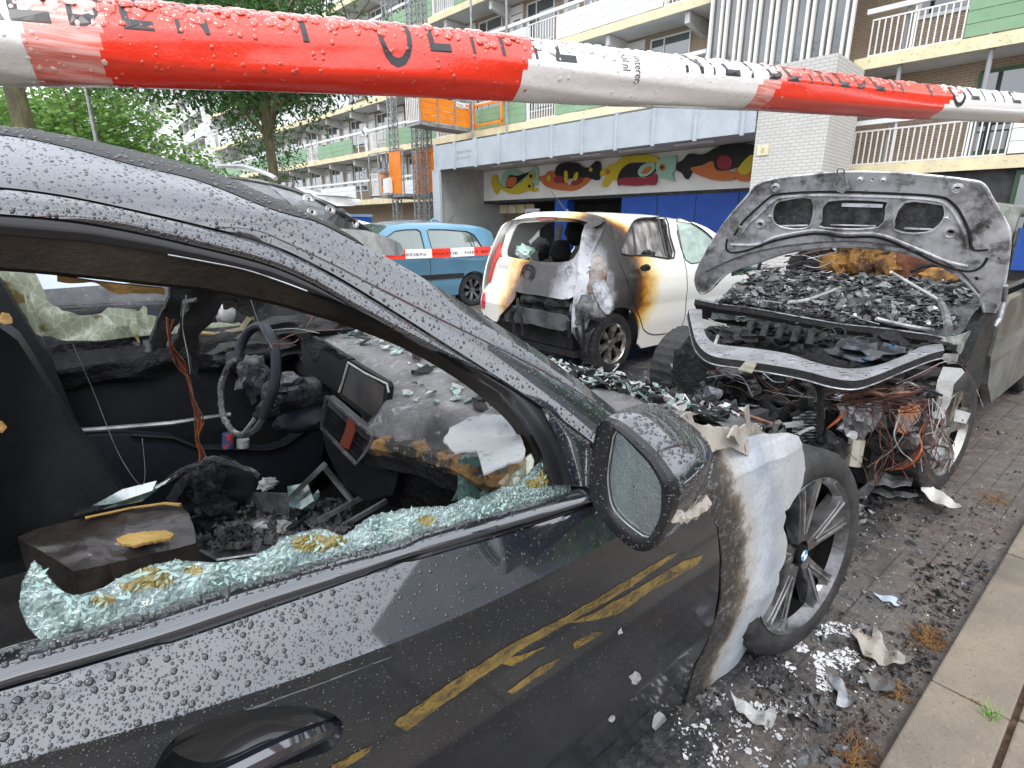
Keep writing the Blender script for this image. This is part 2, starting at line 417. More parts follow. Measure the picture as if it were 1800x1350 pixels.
# balustrades: board panels and barred railings, one part each
def boards(q0, q1, z, mat):
    m = MB()
    for i in range(3): m.bx(-.02, .02, q0, q1, z+.06+i*.29, z+.06+i*.29+.275)
    P('balcony_board', m, mat, smooth=False)
def bars(q0, q1, z, x=0.0):
    m = MB(); n = max(3, int((q1-q0)/.14))
    for i in range(n+1): q = lerp(q0+.02, q1-.02, i/n); m.bx(x-.014, x+.014, q-.016, q+.016, z+.05, z+.9)
    m.bx(x-.02, x+.02, q0, q1, z+.9, z+.94); m.bx(x-.02, x+.02, q0, q1, z+.03, z+.07); P('railing', m, mRail, smooth=False)
def handrail(q0, q1, z):
    m = MB(); m.bx(-.06, .03, q0, q1, z+1.08, z+1.2)
    q = q0
    while q < q1: m.bx(-.0, .045, q, q+.05, z, z+1.08); q += 1.65
    P('handrail', m, mWhite, smooth=False)
for k, z in enumerate(SL[:5]):
    bm_ = mWhite if k % 2 == 0 else mGreen
    boards(-8.9, 1.85 if k == 0 else 3.2, z, bm_); bars(1.87 if k == 0 else 3.22, 5.3, z); handrail(-8.9, 5.45, z)
    start = 21.7 if k == 0 else 10.1
    handrail(start, 59.8, z)
    q = 18.5-13.2
    while q < 59:
        sh = 2.2 if q > 27 else 0
        a, b = q+sh, q+sh+4.85
        if b > start+1: boards(max(a, start), min(b, 59.7), z, bm_)
        if b+1.7 > start and b < 58: bars(max(b+.02, start), b+1.7, z)
        q += 6.6
# bays: console beam, window, door
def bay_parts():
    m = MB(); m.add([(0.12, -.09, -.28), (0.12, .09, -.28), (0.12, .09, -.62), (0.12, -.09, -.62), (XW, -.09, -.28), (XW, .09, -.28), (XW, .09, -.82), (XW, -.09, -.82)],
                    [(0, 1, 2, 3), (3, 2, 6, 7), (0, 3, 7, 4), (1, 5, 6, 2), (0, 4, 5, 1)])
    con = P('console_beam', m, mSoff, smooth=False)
    m = MB(); a, b, z0, z1 = .55, 2.1, .75, 2.3
    m.bx(XW-.05, XW+.02, a-.06, b+.06, z0-.06, z0); m.bx(XW-.05, XW+.02, a-.06, b+.06, z1, z1+.06)
    m.bx(XW-.05, XW+.02, a-.06, a, z0, z1); m.bx(XW-.05, XW+.02, b, b+.06, z0, z1); m.bx(XW-.045, XW+.02, 1.55, 1.6, z0, z1)
    wf = P('window', m, mFrame, smooth=False)
    g2 = MB(); g2.bx(XW-.02, XW+.01, a, b, z0, z1); gl = P('pane', g2, mWin, parent=wf, smooth=False)
    m = MB(); m.bx(XW-.03, XW+.02, 2.45, 3.2, 0, 2.1); m.bx(XW-.06, XW-.03, 2.4, 2.45, 0, 2.45); m.bx(XW-.06, XW-.03, 3.2, 3.25, 0, 2.45); m.bx(XW-.03, XW+.02, 2.45, 3.2, 2.15, 2.45)
    dr = P('door', m, mFrame, smooth=False)
    g2 = MB(); g2.bx(XW-.045, XW-.031, 2.6, 3.05, .9, 1.9); P('pane', g2, mWinC, parent=dr, smooth=False)
    return con, wf, dr
con, wf, dr = bay_parts(); first = True
def cp3(o, q, z):
    c = copy_part(o, bld, Vector((0, q, z))); return c
qs = [-7.0, -3.7] + [11.0+3.3*i for i in range(15)]
protos = (con, wf, dr)
for k, z in enumerate(SL[:5]):
    for j, q in enumerate(qs):
        if k == 0 and 5 < q < 21.5: continue
        if k >= 3 and q > 40: continue
        if k == 4 and q > 26: continue
        for o in protos:
            if o.name.startswith('console'): cp3(o, q, SL[k+1])
            else: cp3(o, q, z)
for o in protos:
    for ch in list(o.children): bpy.data.objects.remove(ch)
    bpy.data.objects.remove(o)
# right wing windows as the photograph shows them: brick wall with a wide window, a green framed shop front on the first floor
m = MB(); m.bx(XW-.08, XW-.01, -2.6, 2.9, 3.25, 5.35); wg = P('window', m, M('green_window_frame', (.05, .12, .06), .5), smooth=False, label='wide dark window in a green frame under the first balcony slab')
m = MB(); m.bx(XW-.10, XW-.081, .35, 2.8, 3.35, 5.25); P('pane', m, mWin, parent=wg, smooth=False)
m = MB(); m.bx(XW-.10, XW-.081, -1.2, .2, 4.75, 5.2); P('pane', m, mWin, parent=wg, smooth=False)
m = MB()
for (a, b) in ((-1.2, -1.1), (.1, .2)): m.bx(XW-.13, XW-.085, a, b, 3.1, 4.65)
m.bx(XW-.13, XW-.085, -1.2, .2, 4.55, 4.65); m.bx(XW-.11, XW-.085, -1.1, .1, 3.1, 4.55, 1)
P('door', m, [mFrame, mWin], smooth=False)
m = MB(); m.bx(XW-.12, XW, -3.6, -1.25, 3.05, 5.6); P('grey_wall_panel', m, mGreyD, smooth=False)
m = MB(); m.lathe([(.0, -.02), (.24, -.02), (.26, 0), (.24, .03), (.18, .035), (0, .03)], (XW-.14, -1.75, 4.55), (-1, 0, 0), 28); P('vent_cover', m, mSoff)
m = MB(); m.bx(XW-.07, XW-.01, 1.2, 4.6, 6.9, 8.2); wg = P('window', m, mFrame, smooth=False)
m = MB(); m.bx(XW-.09, XW-.071, 1.3, 4.5, 7.0, 8.1); P('pane', m, mWin, parent=wg, smooth=False)
# drain pipes on the right wing
for q in (2.6, 4.5, 6.0):
    m = MB(); m.tube([(.12, q, 3.05), (.12, q, 14)], .055, 10); P('drain_pipe', m, mGreyD)
# ground floor shop window under right wing
m = MB(); m.bx(.10, .18, -4.8, 1.6, .5, 2.72); wg = P('window', m, M('dark_green_frame', (.03, .07, .035), .5), smooth=False)
m = MB()
for a in (-4.7, -1.5, ): m.bx(.08, .098, a, a+3.0, .6, 2.6)
P('pane', m, mWin, parent=wg, smooth=False)
m = MB(); m.bx(.02, .08, -4.6, -1.9, .3, 2.3); P('blue_panel', m, mBlue, smooth=False)
# stair tower glazing with paired white fins
m = MB(); m.bx(-.55, XW, QS0, QS1, 5.45, 5.80); m.bx(-.55, XW, QS0, QS1, 17.0, 17.29); P('tower_slab', m, mCream, smooth=False)
m = MB(); m.bx(-.42, -.38, QS0+.1, QS1-.1, 5.803, 17.0); P('tower_glass', m, mWin, smooth=False)
q = QS0+.06
for i in range(17):
    m = MB(); m.bx(-.56, -.425, q-.035, q+.035, 5.803, 17.0); P('tower_fin', m, mRail, smooth=False); q += .17 if i % 2 == 0 else .345
m = MB()
for i in range(30): q = QS0+.2+i*.14; m.bx(-.30, -.28, q-.01, q+.01, 5.81, 7.0)
m.bx(-.31, -.27, QS0+.1, QS1-.1, 7.0, 7.04); P('tower_railing', m, mRail, smooth=False)
# white brick pillar in front plane, and recess with mural
CX = -2.8                                     # front plane of canopy
m = MB(); m.bx(CX+.0, -.56, 5.15, 6.95, 0, 5.44); P('brick_pillar', m, mWBrick, smooth=False)
m = MB(); m.bx(CX-.03, CX-.004, 6.55, 6.85, 3.25, 3.5); pl = P('number_plate', m, mCream, smooth=False)
vs, fs = text_mesh('8', .2); m = MB(); m.add([(CX-.034, 6.75-v.x, 3.31+v.y) for v in vs], [tuple(reversed(f)) for f in fs]); P('numeral', m, mGreyD, parent=pl, smooth=False)
m = MB(); m.bx(CX-.06, CX-.004, 6.98, 21.5, 3.86, 4.88); m.bx(CX, 0.0, 6.98, 21.5, 4.62, 4.86); cano = P('canopy', m, mCanopy, smooth=False)
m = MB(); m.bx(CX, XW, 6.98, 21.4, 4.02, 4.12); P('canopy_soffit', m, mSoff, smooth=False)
q = 7.3
for i in range(11):
    m = MB(); m.bx(CX-.14, CX-.062, q-.045, q+.045, 3.80, 4.95); P('canopy_seam', m, mCanopy, smooth=False); q += 1.41
for q in (9.5, 11.7, 13.9, 16.1, 18.5):
    m = MB(); m.bx(-1.5, -1.38, q-.7, q+.7, 3.93, 4.0); P('strip_lamp', m, mWhite, smooth=False)
for j, tx in enumerate(('Berger Hond', 'Nr 8 t/m 114')):
    vs, fs = text_mesh(tx, .2); m = MB(); m.add([(CX-.066, 19.85-v.x*(.9 if j == 0 else .8), 4.42-j*.25+v.y) for v in vs], [tuple(reversed(f)) for f in fs]); P('lettering', m, mGreyD, smooth=False)
m = MB(); m.bx(CX, XW, 21.4, 21.62, 0, 4.6); P('recess_side_wall', m, mGreyW, smooth=False)
m = MB(); m.bx(CX-.12, CX-.003, 21.1, 21.62, 0, 3.86); P('corner_post', m, mCanopy, smooth=False)
m = MB(); m.bx(0, .2, 6.9, 21.38, 2.62, 4.0); P('mural_wall', m, mMW, smooth=False)
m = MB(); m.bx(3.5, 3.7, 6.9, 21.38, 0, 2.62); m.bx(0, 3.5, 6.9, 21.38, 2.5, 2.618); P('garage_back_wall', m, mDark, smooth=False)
m = MB(); m.bx(.02, .14, 6.98, 13.2, 0, 2.60); P('blue_garage_wall', m, mBlue, smooth=False)
for y_ in (8.5, 10.05, 11.6): m = MB(); m.bx(.004, .018, y_-.012, y_+.012, 0, 2.6); P('panel_joint', m, mDark, smooth=False)
m = MB(); m.bx(.02, .5, 16.0, 16.7, 0, 2.615); P('blue_pillar', m, mBlue, smooth=False)
m = MB(); m.bx(.3, .36, 17.9, 18.8, 0, 2.2); dd = P('garage_side_door', m, mFrame, smooth=False)
m = MB(); m.bx(.27, .298, 18.05, 18.65, 1.1, 2.05); P('pane', m, mBlue, parent=dd, smooth=False)
for i in range(4):
    m = MB(); m.bx(1.0, 1.06, 18.9+i*.62, 19.45+i*.62, 2.05, 2.45); P('vent_box', m, mCream, smooth=False)
# mural reliefs: four painted animal-like figures, drawn in facade coordinates from the photograph
mur = {'y': M('mural_yellow', (.62, .48, .03), .6), 'g': M('mural_mint', (.33, .55, .42), .6), 'o': M('mural_orange', (.55, .16, .045), .6),
       'k': M('mural_black', (.012, .011, .012), .5), 'r': M('mural_maroon', (.30, .03, .05), .6)}
fig = site('mural_relief', 'row of painted yellow, mint, orange and black animal shaped reliefs above the blue garage front', 'mural', x=-.01, y=14)
def mx_(px, py):                              # pixels of the 3.103x zoom (origin 760,240) -> facade Y,Z
    p = hp(760+px/3.103, 240+py/3.103, BO, (.9967, .0835, 0)); r = p-BO
    return (-math.sin(BA)*r.x+math.cos(BA)*r.y, p.z)
def relief(pts, c, d0, d1, closed=True, name='figure_piece'):
    pp = smoothc([(*mx_(x, y), 0) for x, y in pts], 3, True)
    q = MB(); q.prism([(-d0, p.x, p.y) for p in pp], (-(d1-d0), 0, 0)); return P(name, q, mur[c], parent=fig, auto=50)
RL = [
 ('g', [(385,225),(400,200),(430,182),(470,185),(520,205),(550,175),(575,165),(585,210),(580,265),(550,255),(500,240),(470,270),(420,280),(385,262)], 0, .10),
 ('y', [(333,235),(345,212),(365,215),(362,240),(385,270),(430,285),(480,262),(530,225),(548,250),(560,290),(580,280),(575,300),(530,295),(505,300),(490,310),(430,310),(375,285),(362,318),(345,290),(335,262)], .05, .14),
 ('o', [(413,250),(430,225),(465,222),(472,240),(455,272),(420,275)], .11, .16), ('k', [(408,262),(430,212),(475,215),(540,195),(480,250),(430,285)], .06, .12),
 ('y', [(538,215),(548,198),(565,200),(570,222),(558,238),(543,232)], .15, .19), ('k', [(545,215),(552,206),(561,212),(560,225),(551,230)], .18, .20),
 ('y', [(530,268),(540,250),(556,255),(562,275),(552,290),(536,284)], .15, .19), ('k', [(538,270),(546,262),(554,270),(550,281),(541,280)], .18, .20),
 ('o', [(588,220),(620,212),(640,190),(668,195),(700,215),(745,262),(800,255),(830,225),(870,225),(840,262),(780,295),(720,295),(660,285),(625,270),(600,245)], 0, .10),
 ('k', [(680,200),(690,165),(720,147),(790,145),(830,165),(865,170),(905,135),(925,155),(918,235),(880,232),(850,222),(810,232),(760,230),(700,222)], .05, .15),
 ('r', [(676,235),(690,215),(725,222),(725,252),(680,252)], .11, .16), ('y', [(735,195),(752,192),(752,245),(738,245)], .16, .2), ('y', [(785,225),(795,200),(810,198),(806,230),(790,243)], .16, .2),
 ('r', [(768,262),(785,235),(800,245),(828,222),(822,250),(790,265)], .14, .18), ('y', [(638,228),(645,212),(658,220),(655,240),(643,245)], .11, .15), ('y', [(870,182),(878,170),(888,178),(884,192),(874,192)], .16, .2),
 ('y', [(918,195),(945,178),(975,155),(1000,150),(1040,120),(1100,105),(1180,102),(1240,120),(1245,150),(1200,145),(1100,140),(1040,180),(1015,240),(990,235),(960,270),(938,275),(935,255),(955,220),(925,215)], 0, .12),
 ('k', [(1020,235),(1040,185),(1090,150),(1160,145),(1220,150),(1225,190),(1170,222),(1060,225),(1030,270)], .08, .14), ('r', [(1028,235),(1080,222),(1170,228),(1230,205),(1230,262),(1180,265),(1110,270),(1030,262)], .1, .17),
 ('g', [(1135,200),(1150,165),(1190,145),(1225,148),(1225,180),(1195,210),(1155,222)], .13, .18), ('o', [(1155,200),(1175,175),(1205,165),(1208,182),(1180,205)], .17, .2), ('o', [(957,195),(965,180),(977,190),(972,207),(962,208)], .12, .16),
 ('g', [(1230,165),(1245,130),(1280,112),(1310,115),(1325,105),(1342,118),(1335,180),(1320,205),(1330,245),(1300,235),(1260,225),(1238,200)], .05, .15), ('o', [(1252,172),(1262,152),(1280,158),(1280,182),(1262,188)], .15, .19), ('k', [(1260,170),(1268,160),(1276,168),(1270,180)], .18, .21),
 ('k', [(1342,150),(1375,130),(1410,95),(1470,100),(1510,90),(1560,60),(1640,45),(1775,48),(1765,105),(1720,150),(1650,175),(1560,190),(1500,165),(1440,165),(1400,235),(1370,200),(1345,185)], .03, .14),
 ('o', [(1420,172),(1480,160),(1540,135),(1560,185),(1640,190),(1655,235),(1560,240),(1490,222),(1440,200)], .06, .16), ('r', [(1565,150),(1580,112),(1615,105),(1645,125),(1640,170),(1590,180)], .14, .18),
 ('o', [(1655,190),(1700,160),(1755,150),(1762,225),(1720,245),(1670,235)], .05, .15), ('y', [(1680,185),(1700,150),(1745,105),(1762,110),(1755,170),(1735,205),(1700,208)], .15, .19),
]
for c, pts, a, b in RL: relief(pts, c, a, b)
# ---------------- far slab block behind ----------------
far = thing('distant_apartment_block', 'tall pale slab block with striped balcony bands far behind the trees at left', 'apartment block', (17, 90, 0))
m = MB(); m.bx(18.4, 30, 80, 300, 0, 33); m.build('wall', M('distant_wall', (.16, .17, .18), .8, col2=(.3, .3, .3), scale=.3), far, smooth=False)
for k in range(12):
    m = MB(); m.bx(16.9, 17.1, 80, 300, 1.0+k*2.8, 2.35+k*2.8); m.build('balcony_band', mWhite, far, smooth=False)
    m = MB(); m.bx(17.1, 18.4, 80, 300, .8+k*2.8, 1.0+k*2.8)
    for j in range(50): m.bx(17.11, 18.4, 80+j*4, 80.25+j*4, 1.0+k*2.8, 3.6+k*2.8)
    m.build('balcony_floor', mSoff, far, smooth=False)
for y in (93, 120):
    m = MB(); m.bx(15.5, 16.85, y, y+3, 0, 34.5); m.build('stair_shaft', mWhite, far, smooth=False)
# =============== the near dark estate, right side towards us, front to the right ===============
def zb(s): return interp([(-3, 1.0), (-1, .975), (-.116, .924), (.72, .83), (1.3, .80)], s)
def zc(s):
    if s < -.116: return .884+.3006*.12*(1-math.exp(-(-.116-s)/.12))
    if s > .612: return .779-.035*sstep(.612, 2.2, s)
    return .884-.2267*(s+.116)+.2148*(s+.116)*(s-.228)
def fside(s, z):
    c = zc(s); b = zb(s)
    n = .585
    if z > c: n += min(z-c, max(.02, b-c))*.66
    if z < c-.02: n += -.006*math.sin(min(1, (c-z)/.35)*PI)
    if z < .34: n += (.34-z)*.25
    if z > b: n += (z-b)*.48+.004
    if z > 1.37: n += (z-1.37)**1.25*1.8
    if s > 1.25: n += (s-1.25)**2*.02
    return n
def fo(off): return lambda s, z: fside(s, z)+off
def arcs(pts, N):
    P = [Vector((p[0], p[1], 0)) for p in pts]; L = [0]
    for a, b in zip(P, P[1:]): L.append(L[-1]+(b-a).length)
    out = []
    for i in range(N+1):
        d = L[-1]*i/N; k = 0
        while k < len(L)-2 and L[k+1] < d: k += 1
        t = (d-L[k])/max(1e-9, L[k+1]-L[k]); out.append(P[k].lerp(P[k+1], t))
    return out
def pcurve(pts, off, N=90, sm=True):
    q = smoothc([(p[0], p[1], 0) for p in pts], 5) if sm else pts
    return [hf(p.x, p.y, fo(off), .75) for p in arcs(q, N)]
def band(mb, A, oa, B, ob, bulge=.0, rows=5, N=90, m=0, thick=.012, sm=True):
    a = pcurve(A, oa, N, sm); b = pcurve(B, ob, N, sm); R = []
    for j in range(rows+1):
        t = j/rows; R.append([x.lerp(y, t)+Vector((0, -1, .25))*bulge*4*t*(1-t) for x, y in zip(a, b)])
    back = [[p+Vector((0, thick, -thick*.2)) for p in r] for r in (R[0], R[-1])]
    mb.loft([back[0]]+R+[back[1]], False, m)
    return R
def paint(name, c, c2, cr_=.035, rg=.22, dirt=None, ci=2.1):
    m, t, b = newmat(name); v = coord(t)
    col = mixc(t, mrange(t, nse(t, v, 5, 8, .7), .35, .7), c, c2)
    if dirt: col = mixc(t, mrange(t, nse(t, v, 22, 8, .75), .55, .7, 0, .7), col, dirt)
    link(t, col, b.inputs['Base Color']); b.inputs['Metallic'].default_value = .15; b.inputs['Roughness'].default_value = rg
    b.inputs['Coat Weight'].default_value = 1; b.inputs['Coat Tint'].default_value = (.88, .93, 1, 1); b.inputs['Coat Roughness'].default_value = cr_; b.inputs['Coat IOR'].default_value = ci
    bump(t, b, nse(t, v, 260, 3, .6), .03, .002)
    return m
mPaint = paint('dark_metallic_paint', (.014, .016, .021), (.008, .009, .012), .03, .3)
mPaintLow = paint('dirty_dimmed_paint', (.014, .0145, .017), (.008, .008, .009), .08, .4, (.03, .026, .022), 1.5)
mRubber = M('black_rubber', (.012, .012, .013), .35, col2=(.02, .02, .02), scale=20, coat=.3)
mGasket = M('black_gloss_trim', (.006, .0065, .008), .3, coat=.2)
mInner = M('scorched_inner_trim', (.014, .012, .010), .6, spec=.3, col2=(.034, .027, .02), scale=5, bmp=.4, bscale=60)
mChar = M('charred_plastic', (.005, .005, .006), .42, col2=(.02, .02, .022), scale=14, lo=.4, hi=.65, bmp=1, bscale=32, bdist=.03, coat=.12, spec=.35)
mCharMat = M('charred_matt', (.006, .006, .0065), .75, col2=(.02, .019, .019), scale=9, bmp=1, bscale=45, bdist=.02)
mInt = M('dark_interior_panel', (.006, .007, .009), .55, spec=.3, col2=(.011, .012, .014), scale=4, bmp=.2, bscale=120)
mIntBlue = M('slate_interior_panel', (.016, .021, .028), .5, spec=.35, col2=(.010, .013, .018), scale=3, bmp=.2, bscale=200)
mFoam = M('yellow_foam', (.50, .31, .10), .9, col2=(.16, .08, .03), scale=14, lo=.45, hi=.7, bmp=1, bscale=60)
mAshP = M('ash_crust', (.17, .17, .175), .75, col2=(.035, .034, .035), scale=7, lo=.38, hi=.62, col3=(.34, .33, .32), bmp=1, bscale=38, bdist=.03)
mAshL = M('pale_ash_sheet', (.42, .42, .42), .7, col2=(.20, .20, .19), scale=6, col3=(.07, .065, .06), bmp=.7, bscale=40, bdist=.015)
mAlu = M('sooty_aluminium', (.42, .43, .45), .42, .6, col2=(.10, .10, .105), scale=9, lo=.4, hi=.62, bmp=.6, bscale=60)
mBright = M('bare_steel', (.55, .56, .58), .35, .8, col2=(.2, .2, .2), scale=12)
mGlass = None
def shard_mat():
    m, t, b = newmat('crazed_safety_glass'); v = coord(t)
    cr2 = mrange(t, vor(t, v, 150, 'DISTANCE_TO_EDGE'), 0, .09, 1, 0)
    cr1 = mrange(t, vor(t, coord(t, (1, 1, 1)), 200, 'F1', 'Color'), .2, .8)
    col = mixc(t, mrange(t, nse(t, v, 30, 5), .35, .65), (.07, .17, .155), (.34, .50, .48)); col = mixc(t, mth(t, 'MULTIPLY', mth(t, 'MULTIPLY', cr2, mrange(t, nse(t, v, 14, 3), .4, .6)), .8), col, (.75, .88, .88))
    at = t.nodes.new('ShaderNodeAttribute'); at.attribute_name = 'mask'
    k = mrange(t, mth(t, 'ADD', at.outputs['Fac'], mth(t, 'MULTIPLY', mth(t, 'SUBTRACT', nse(t, v, 35, 4), .5), .8)), .45, .6)
    col = mixc(t, k, col, (.20, .16, .03))
    link(t, col, b.inputs['Base Color']); b.inputs['Roughness'].default_value = .12
    link(t, mth(t, 'MULTIPLY', mth(t, 'SUBTRACT', 1, k), .5), b.inputs['Transmission Weight'])
    b.inputs['Coat Weight'].default_value = 1
    bump(t, b, mth(t, 'ADD', nse(t, v, 34, 4, .6), mth(t, 'MULTIPLY', vor(t, v, 110, 'DISTANCE_TO_EDGE'), 1.2)), .75, .014); return m
mShard = shard_mat()
mChip = M('green_glass_chips', (.22, .34, .31), .12, col2=(.06, .10, .09), scale=18, trans=.3, coat=1)
mDrop, _t, _b = newmat('water_bead'); _b.inputs['Base Color'].default_value = (.018, .02, .024, 1); _b.inputs['Roughness'].default_value = .02; _b.inputs['Specular IOR Level'].default_value = .5; _b.inputs['Coat Weight'].default_value = .6; _b.inputs['Coat Roughness'].default_value = .01
mDropC, _t, _b = newmat('clear_water_bead'); _b.inputs['Transmission Weight'].default_value = 1; _b.inputs['IOR'].default_value = 1.33; _b.inputs['Roughness'].default_value = 0
car = thing('burnt_estate_car', 'near dark grey car with smashed side window, charred cabin and burnt front wing, beaded with rain', 'car', (0.2, 1.5, 0))
E_ = -620
SIL = [(E_,214),(-200,214),(0,222),(97,234),(194,254),(272,273),(350,293),(428,324),(506,362),(560,388),(640,430),(734,482),(847,552),(944,614),(1022,672),(1096,731),(1150,770),(1200,812)]
TOPS = [(E_,226),(-200,226),(0,236),(117,258),(233,289),(350,317),(467,363),(530,382),(560,390),(640,431),(734,483),(847,553),(944,615),(1022,673),(1096,731),(1150,771),(1200,813)]
SEAM = [(E_,318),(-200,320),(0,333),(117,348),(233,372),(350,399),(467,430),(571,478),(672,538),(789,612),(886,674),(976,733),(1038,779),(1060,800)]
DF = [(E_,362),(-200,364),(0,376),(117,386),(233,406),(350,433),(467,463),(550,498),(633,546),(750,608),(867,663),(948,709)]
GS = [(E_,398),(-200,400),(0,412),(155,424),(272,443),(350,459),(467,486),(600,537),(711,590),(800,638),(880,690),(920,735),(950,790),(972,852)]
OP = [(E_,455),(-200,460),(0,470),(117,480),(194,488),(272,497),(350,505),(408,515),(486,531),(564,553),(622,571),(711,606),(769,636),(828,673),(878,713),(917,752),(940,800),(948,862)]
# roof skin: rises from the gutter line over the car
mb = MB(); base_ = pcurve(TOPS[:10], .0, 50)
rows = []
for j in range(17):
    t = j/16; r = []
    for p in base_:
        far_ = 2.36-(p.y-.0); y = lerp(p.y, far_, t); edge = sstep(1.15, .35, p.x)
        hgt = (.055+.012)*.25*(1-(2*t-1)**2)**.8 if 0 < t < 1 else 0
        r.append(Vector((p.x, y, p.z+hgt*.95)))
    rows.append(r)
mb.loft(rows, False)
rx = [Vector((p.x, p.y, p.z-.03)) for p in rows[0]]
mb2 = MB(); mb2.loft([[Vector((p.x, p.y, p.z-.035)) for p in r] for r in rows], False)
mb.build('roof', mPaint, car); mb2.build('headliner', mCharMat, car)
mb = MB(); band(mb, TOPS[:10], -.002, SIL[:10], .045, .012, 4); mb.build('roof_strip', M('roof_strip_rubber', (.012, .012, .012), .45, bmp=.3, bscale=90), car)
SEAM2 = [(p[0]+1, p[1]-4) for p in SEAM]
mb = MB(); Rr = band(mb, SEAM2, 0, TOPS, .0, .008, 8, 120); mb.build('roof_pillar', mPaint, car)
mb = MB(); band(mb, [(p[0], p[1]+2) for p in SEAM], .02, [(p[0], p[1]-5) for p in SEAM], .02, 0, 1); mb.build('door_seam', mRubber, car)
DFa = [(p[0], p[1], 0) for p in DF]; DFx = [(v.x, v.y) for v in smoothc(DFa, 5)]+[(965, 742), (983, 776), (1007, 853)]
SMx = [(v.x, v.y) for v in smoothc([(p[0], p[1], 0) for p in SEAM[:-1]], 5)]+[(1038, 800), (1038, 830), (1037, 856)]
mb = MB(); band(mb, DFx, .0, SMx, .0, .006, 8, 140, sm=False)
wfr = mb.build('window_frame', mPaint, car)
mb = MB(); band(mb, GS, .012, DFx, .004, .004, 4, 140, sm=False); mb.build('window_gasket', mGasket, car)
mb = MB(); band(mb, OP, .05, GS, .014, .0, 5, 120, thick=.03)
mb.build('inner_trim', mInner, car)
mb = MB(); mb.tube(pcurve([(295, 448), (350, 458), (430, 474), (500, 497), (540, 512)], .006, 30), .0012, 5); mb.build('trim_edge', mBright, car)
# foam left hanging under the headliner
mb = MB(); up = pcurve([(100, 484), (160, 494), (230, 502), (290, 508)], .07, 40); lo = pcurve([(100, 492), (140, 500), (170, 503), (200, 512), (240, 512), (290, 520)], .09, 40)
lo = [p+Vector((0, 0, noise.noise(p*40)*.008)) for p in lo]; mb.loft([[p+Vector((0, .03, 0)) for p in up], up, lo, [p+Vector((0, .03, 0)) for p in lo]], False); mb.build('foam_strip', mFoam, car)
# ---- belt trim, door skin ----
TT = [(E_,1330),(-300,1245),(0,1148),(78,1127),(233,1087),(389,1038),(544,994),(700,952),(740,936),(889,897),(1037,858)]
TB = [(E_,1400),(-300,1312),(0,1210),(156,1165),(311,1118),(467,1064),(622,1013),(700,985),(811,954),(1037,884)]
mb = MB(); band(mb, TB, .0, TT, .018, .012, 6, 120); mb.build('belt_trim', mPaint, car)
mb = MB(); band(mb, [(p[0], p[1]+7) for p in TB], .012, [(p[0], p[1]-2) for p in TB], .012, 0, 1); mb.build('belt_seam', mRubber, car)
def Q(u, v, off=0): p = hf(u, v, fo(off), .65); return (p.x, p.z)
GAP = [(1040,891),(1100,880),(1180,875),(1240,887),(1260,927),(1265,983),(1262,1050),(1256,1083),(1233,1147),(1217,1173),(1197,1239),(1193,1285),(1188,1350)]
def W(q): return (q[0], q[1]-zc(q[0]))
gap = [W(Q(*p)) for p in GAP]; gs = gap[-1][0]
belt = [W(Q(p[0], p[1]+6)) for p in TB[1:] if p[0] < 1030]
def skin(s, w_): z = w_+zc(s); return (s, fside(s, z), z)
HAND = [(262,1385),(272,1350),(296,1309),(331,1282),(389,1258),(467,1243),(525,1241),(576,1251),(599,1266),(603,1282),(591,1309),(560,1328),(486,1352),(420,1385),(340,1410)]
hnd = [W(Q(*p)) for p in [(v.x, v.y) for v in smoothc([(p[0], p[1], 0) for p in HAND], 4, True)]]
x0 = -.20
out = [(x0, zb(x0)-zc(x0)-.005)]+[b for b in belt if b[0] > x0+.01]+gap+[(gs+.0, .30-zc(gs)), (gs-.03, .22-zc(gs)), (x0, .2-zc(x0))]
SHN = [(s_, c_) for s_, c_ in [(-3.3, 0)]]
mb = MB(); panel(mb, out, [hnd], skin, .014, .004, tdir=(0, 1, 0), grid2=.012)
mb.m = [0]*len(mb.f)
for i, f in enumerate(mb.f):          # crease: dirt plus dimmed ground reflection below, stronger sky-reflecting coat above
    c = sum((mb.v[k] for k in f), Vector())/len(f)
    if c.z < zc(c.x)+.0008: mb.m[i] = 1
door = mb.build('front_door', [mPaint, mPaintLow], car, auto=22)
# rear body, only glimpsed from the side
mb = MB(); panel(mb, [(x0-.008, zb(x0)-zc(x0)-.005), (x0-.008, .2-zc(x0)), (-1.1, -.72), (-1.15, -.35), (-1.45, -.2), (-1.8, -.3), (-1.95, -.72), (-2.5, -.6), (-2.6, 0), (-2.4, .1), (-1.2, zb(-1)-zc(-1))], [], skin, .1, .004, tdir=(0, 1, 0)); mb.build('rear_door', mPaint, car)
mb = MB(); band(mb, [(E_, 1330), (-300, 1240), (-60, 1160), (20, 1140)], .05, [(E_, 455), (-300, 560), (-60, 820), (30, 1050)], .05, 0, 3); 
mb = MB(); pb = [(-.22, .93), (-.12, .93), (-.20, 1.40), (-.30, 1.40)]
mb.prism([(s, fside(s, z)+.045, z) for s, z in pb], (0, .07, 0)); mb.build('centre_pillar', mInner, car)
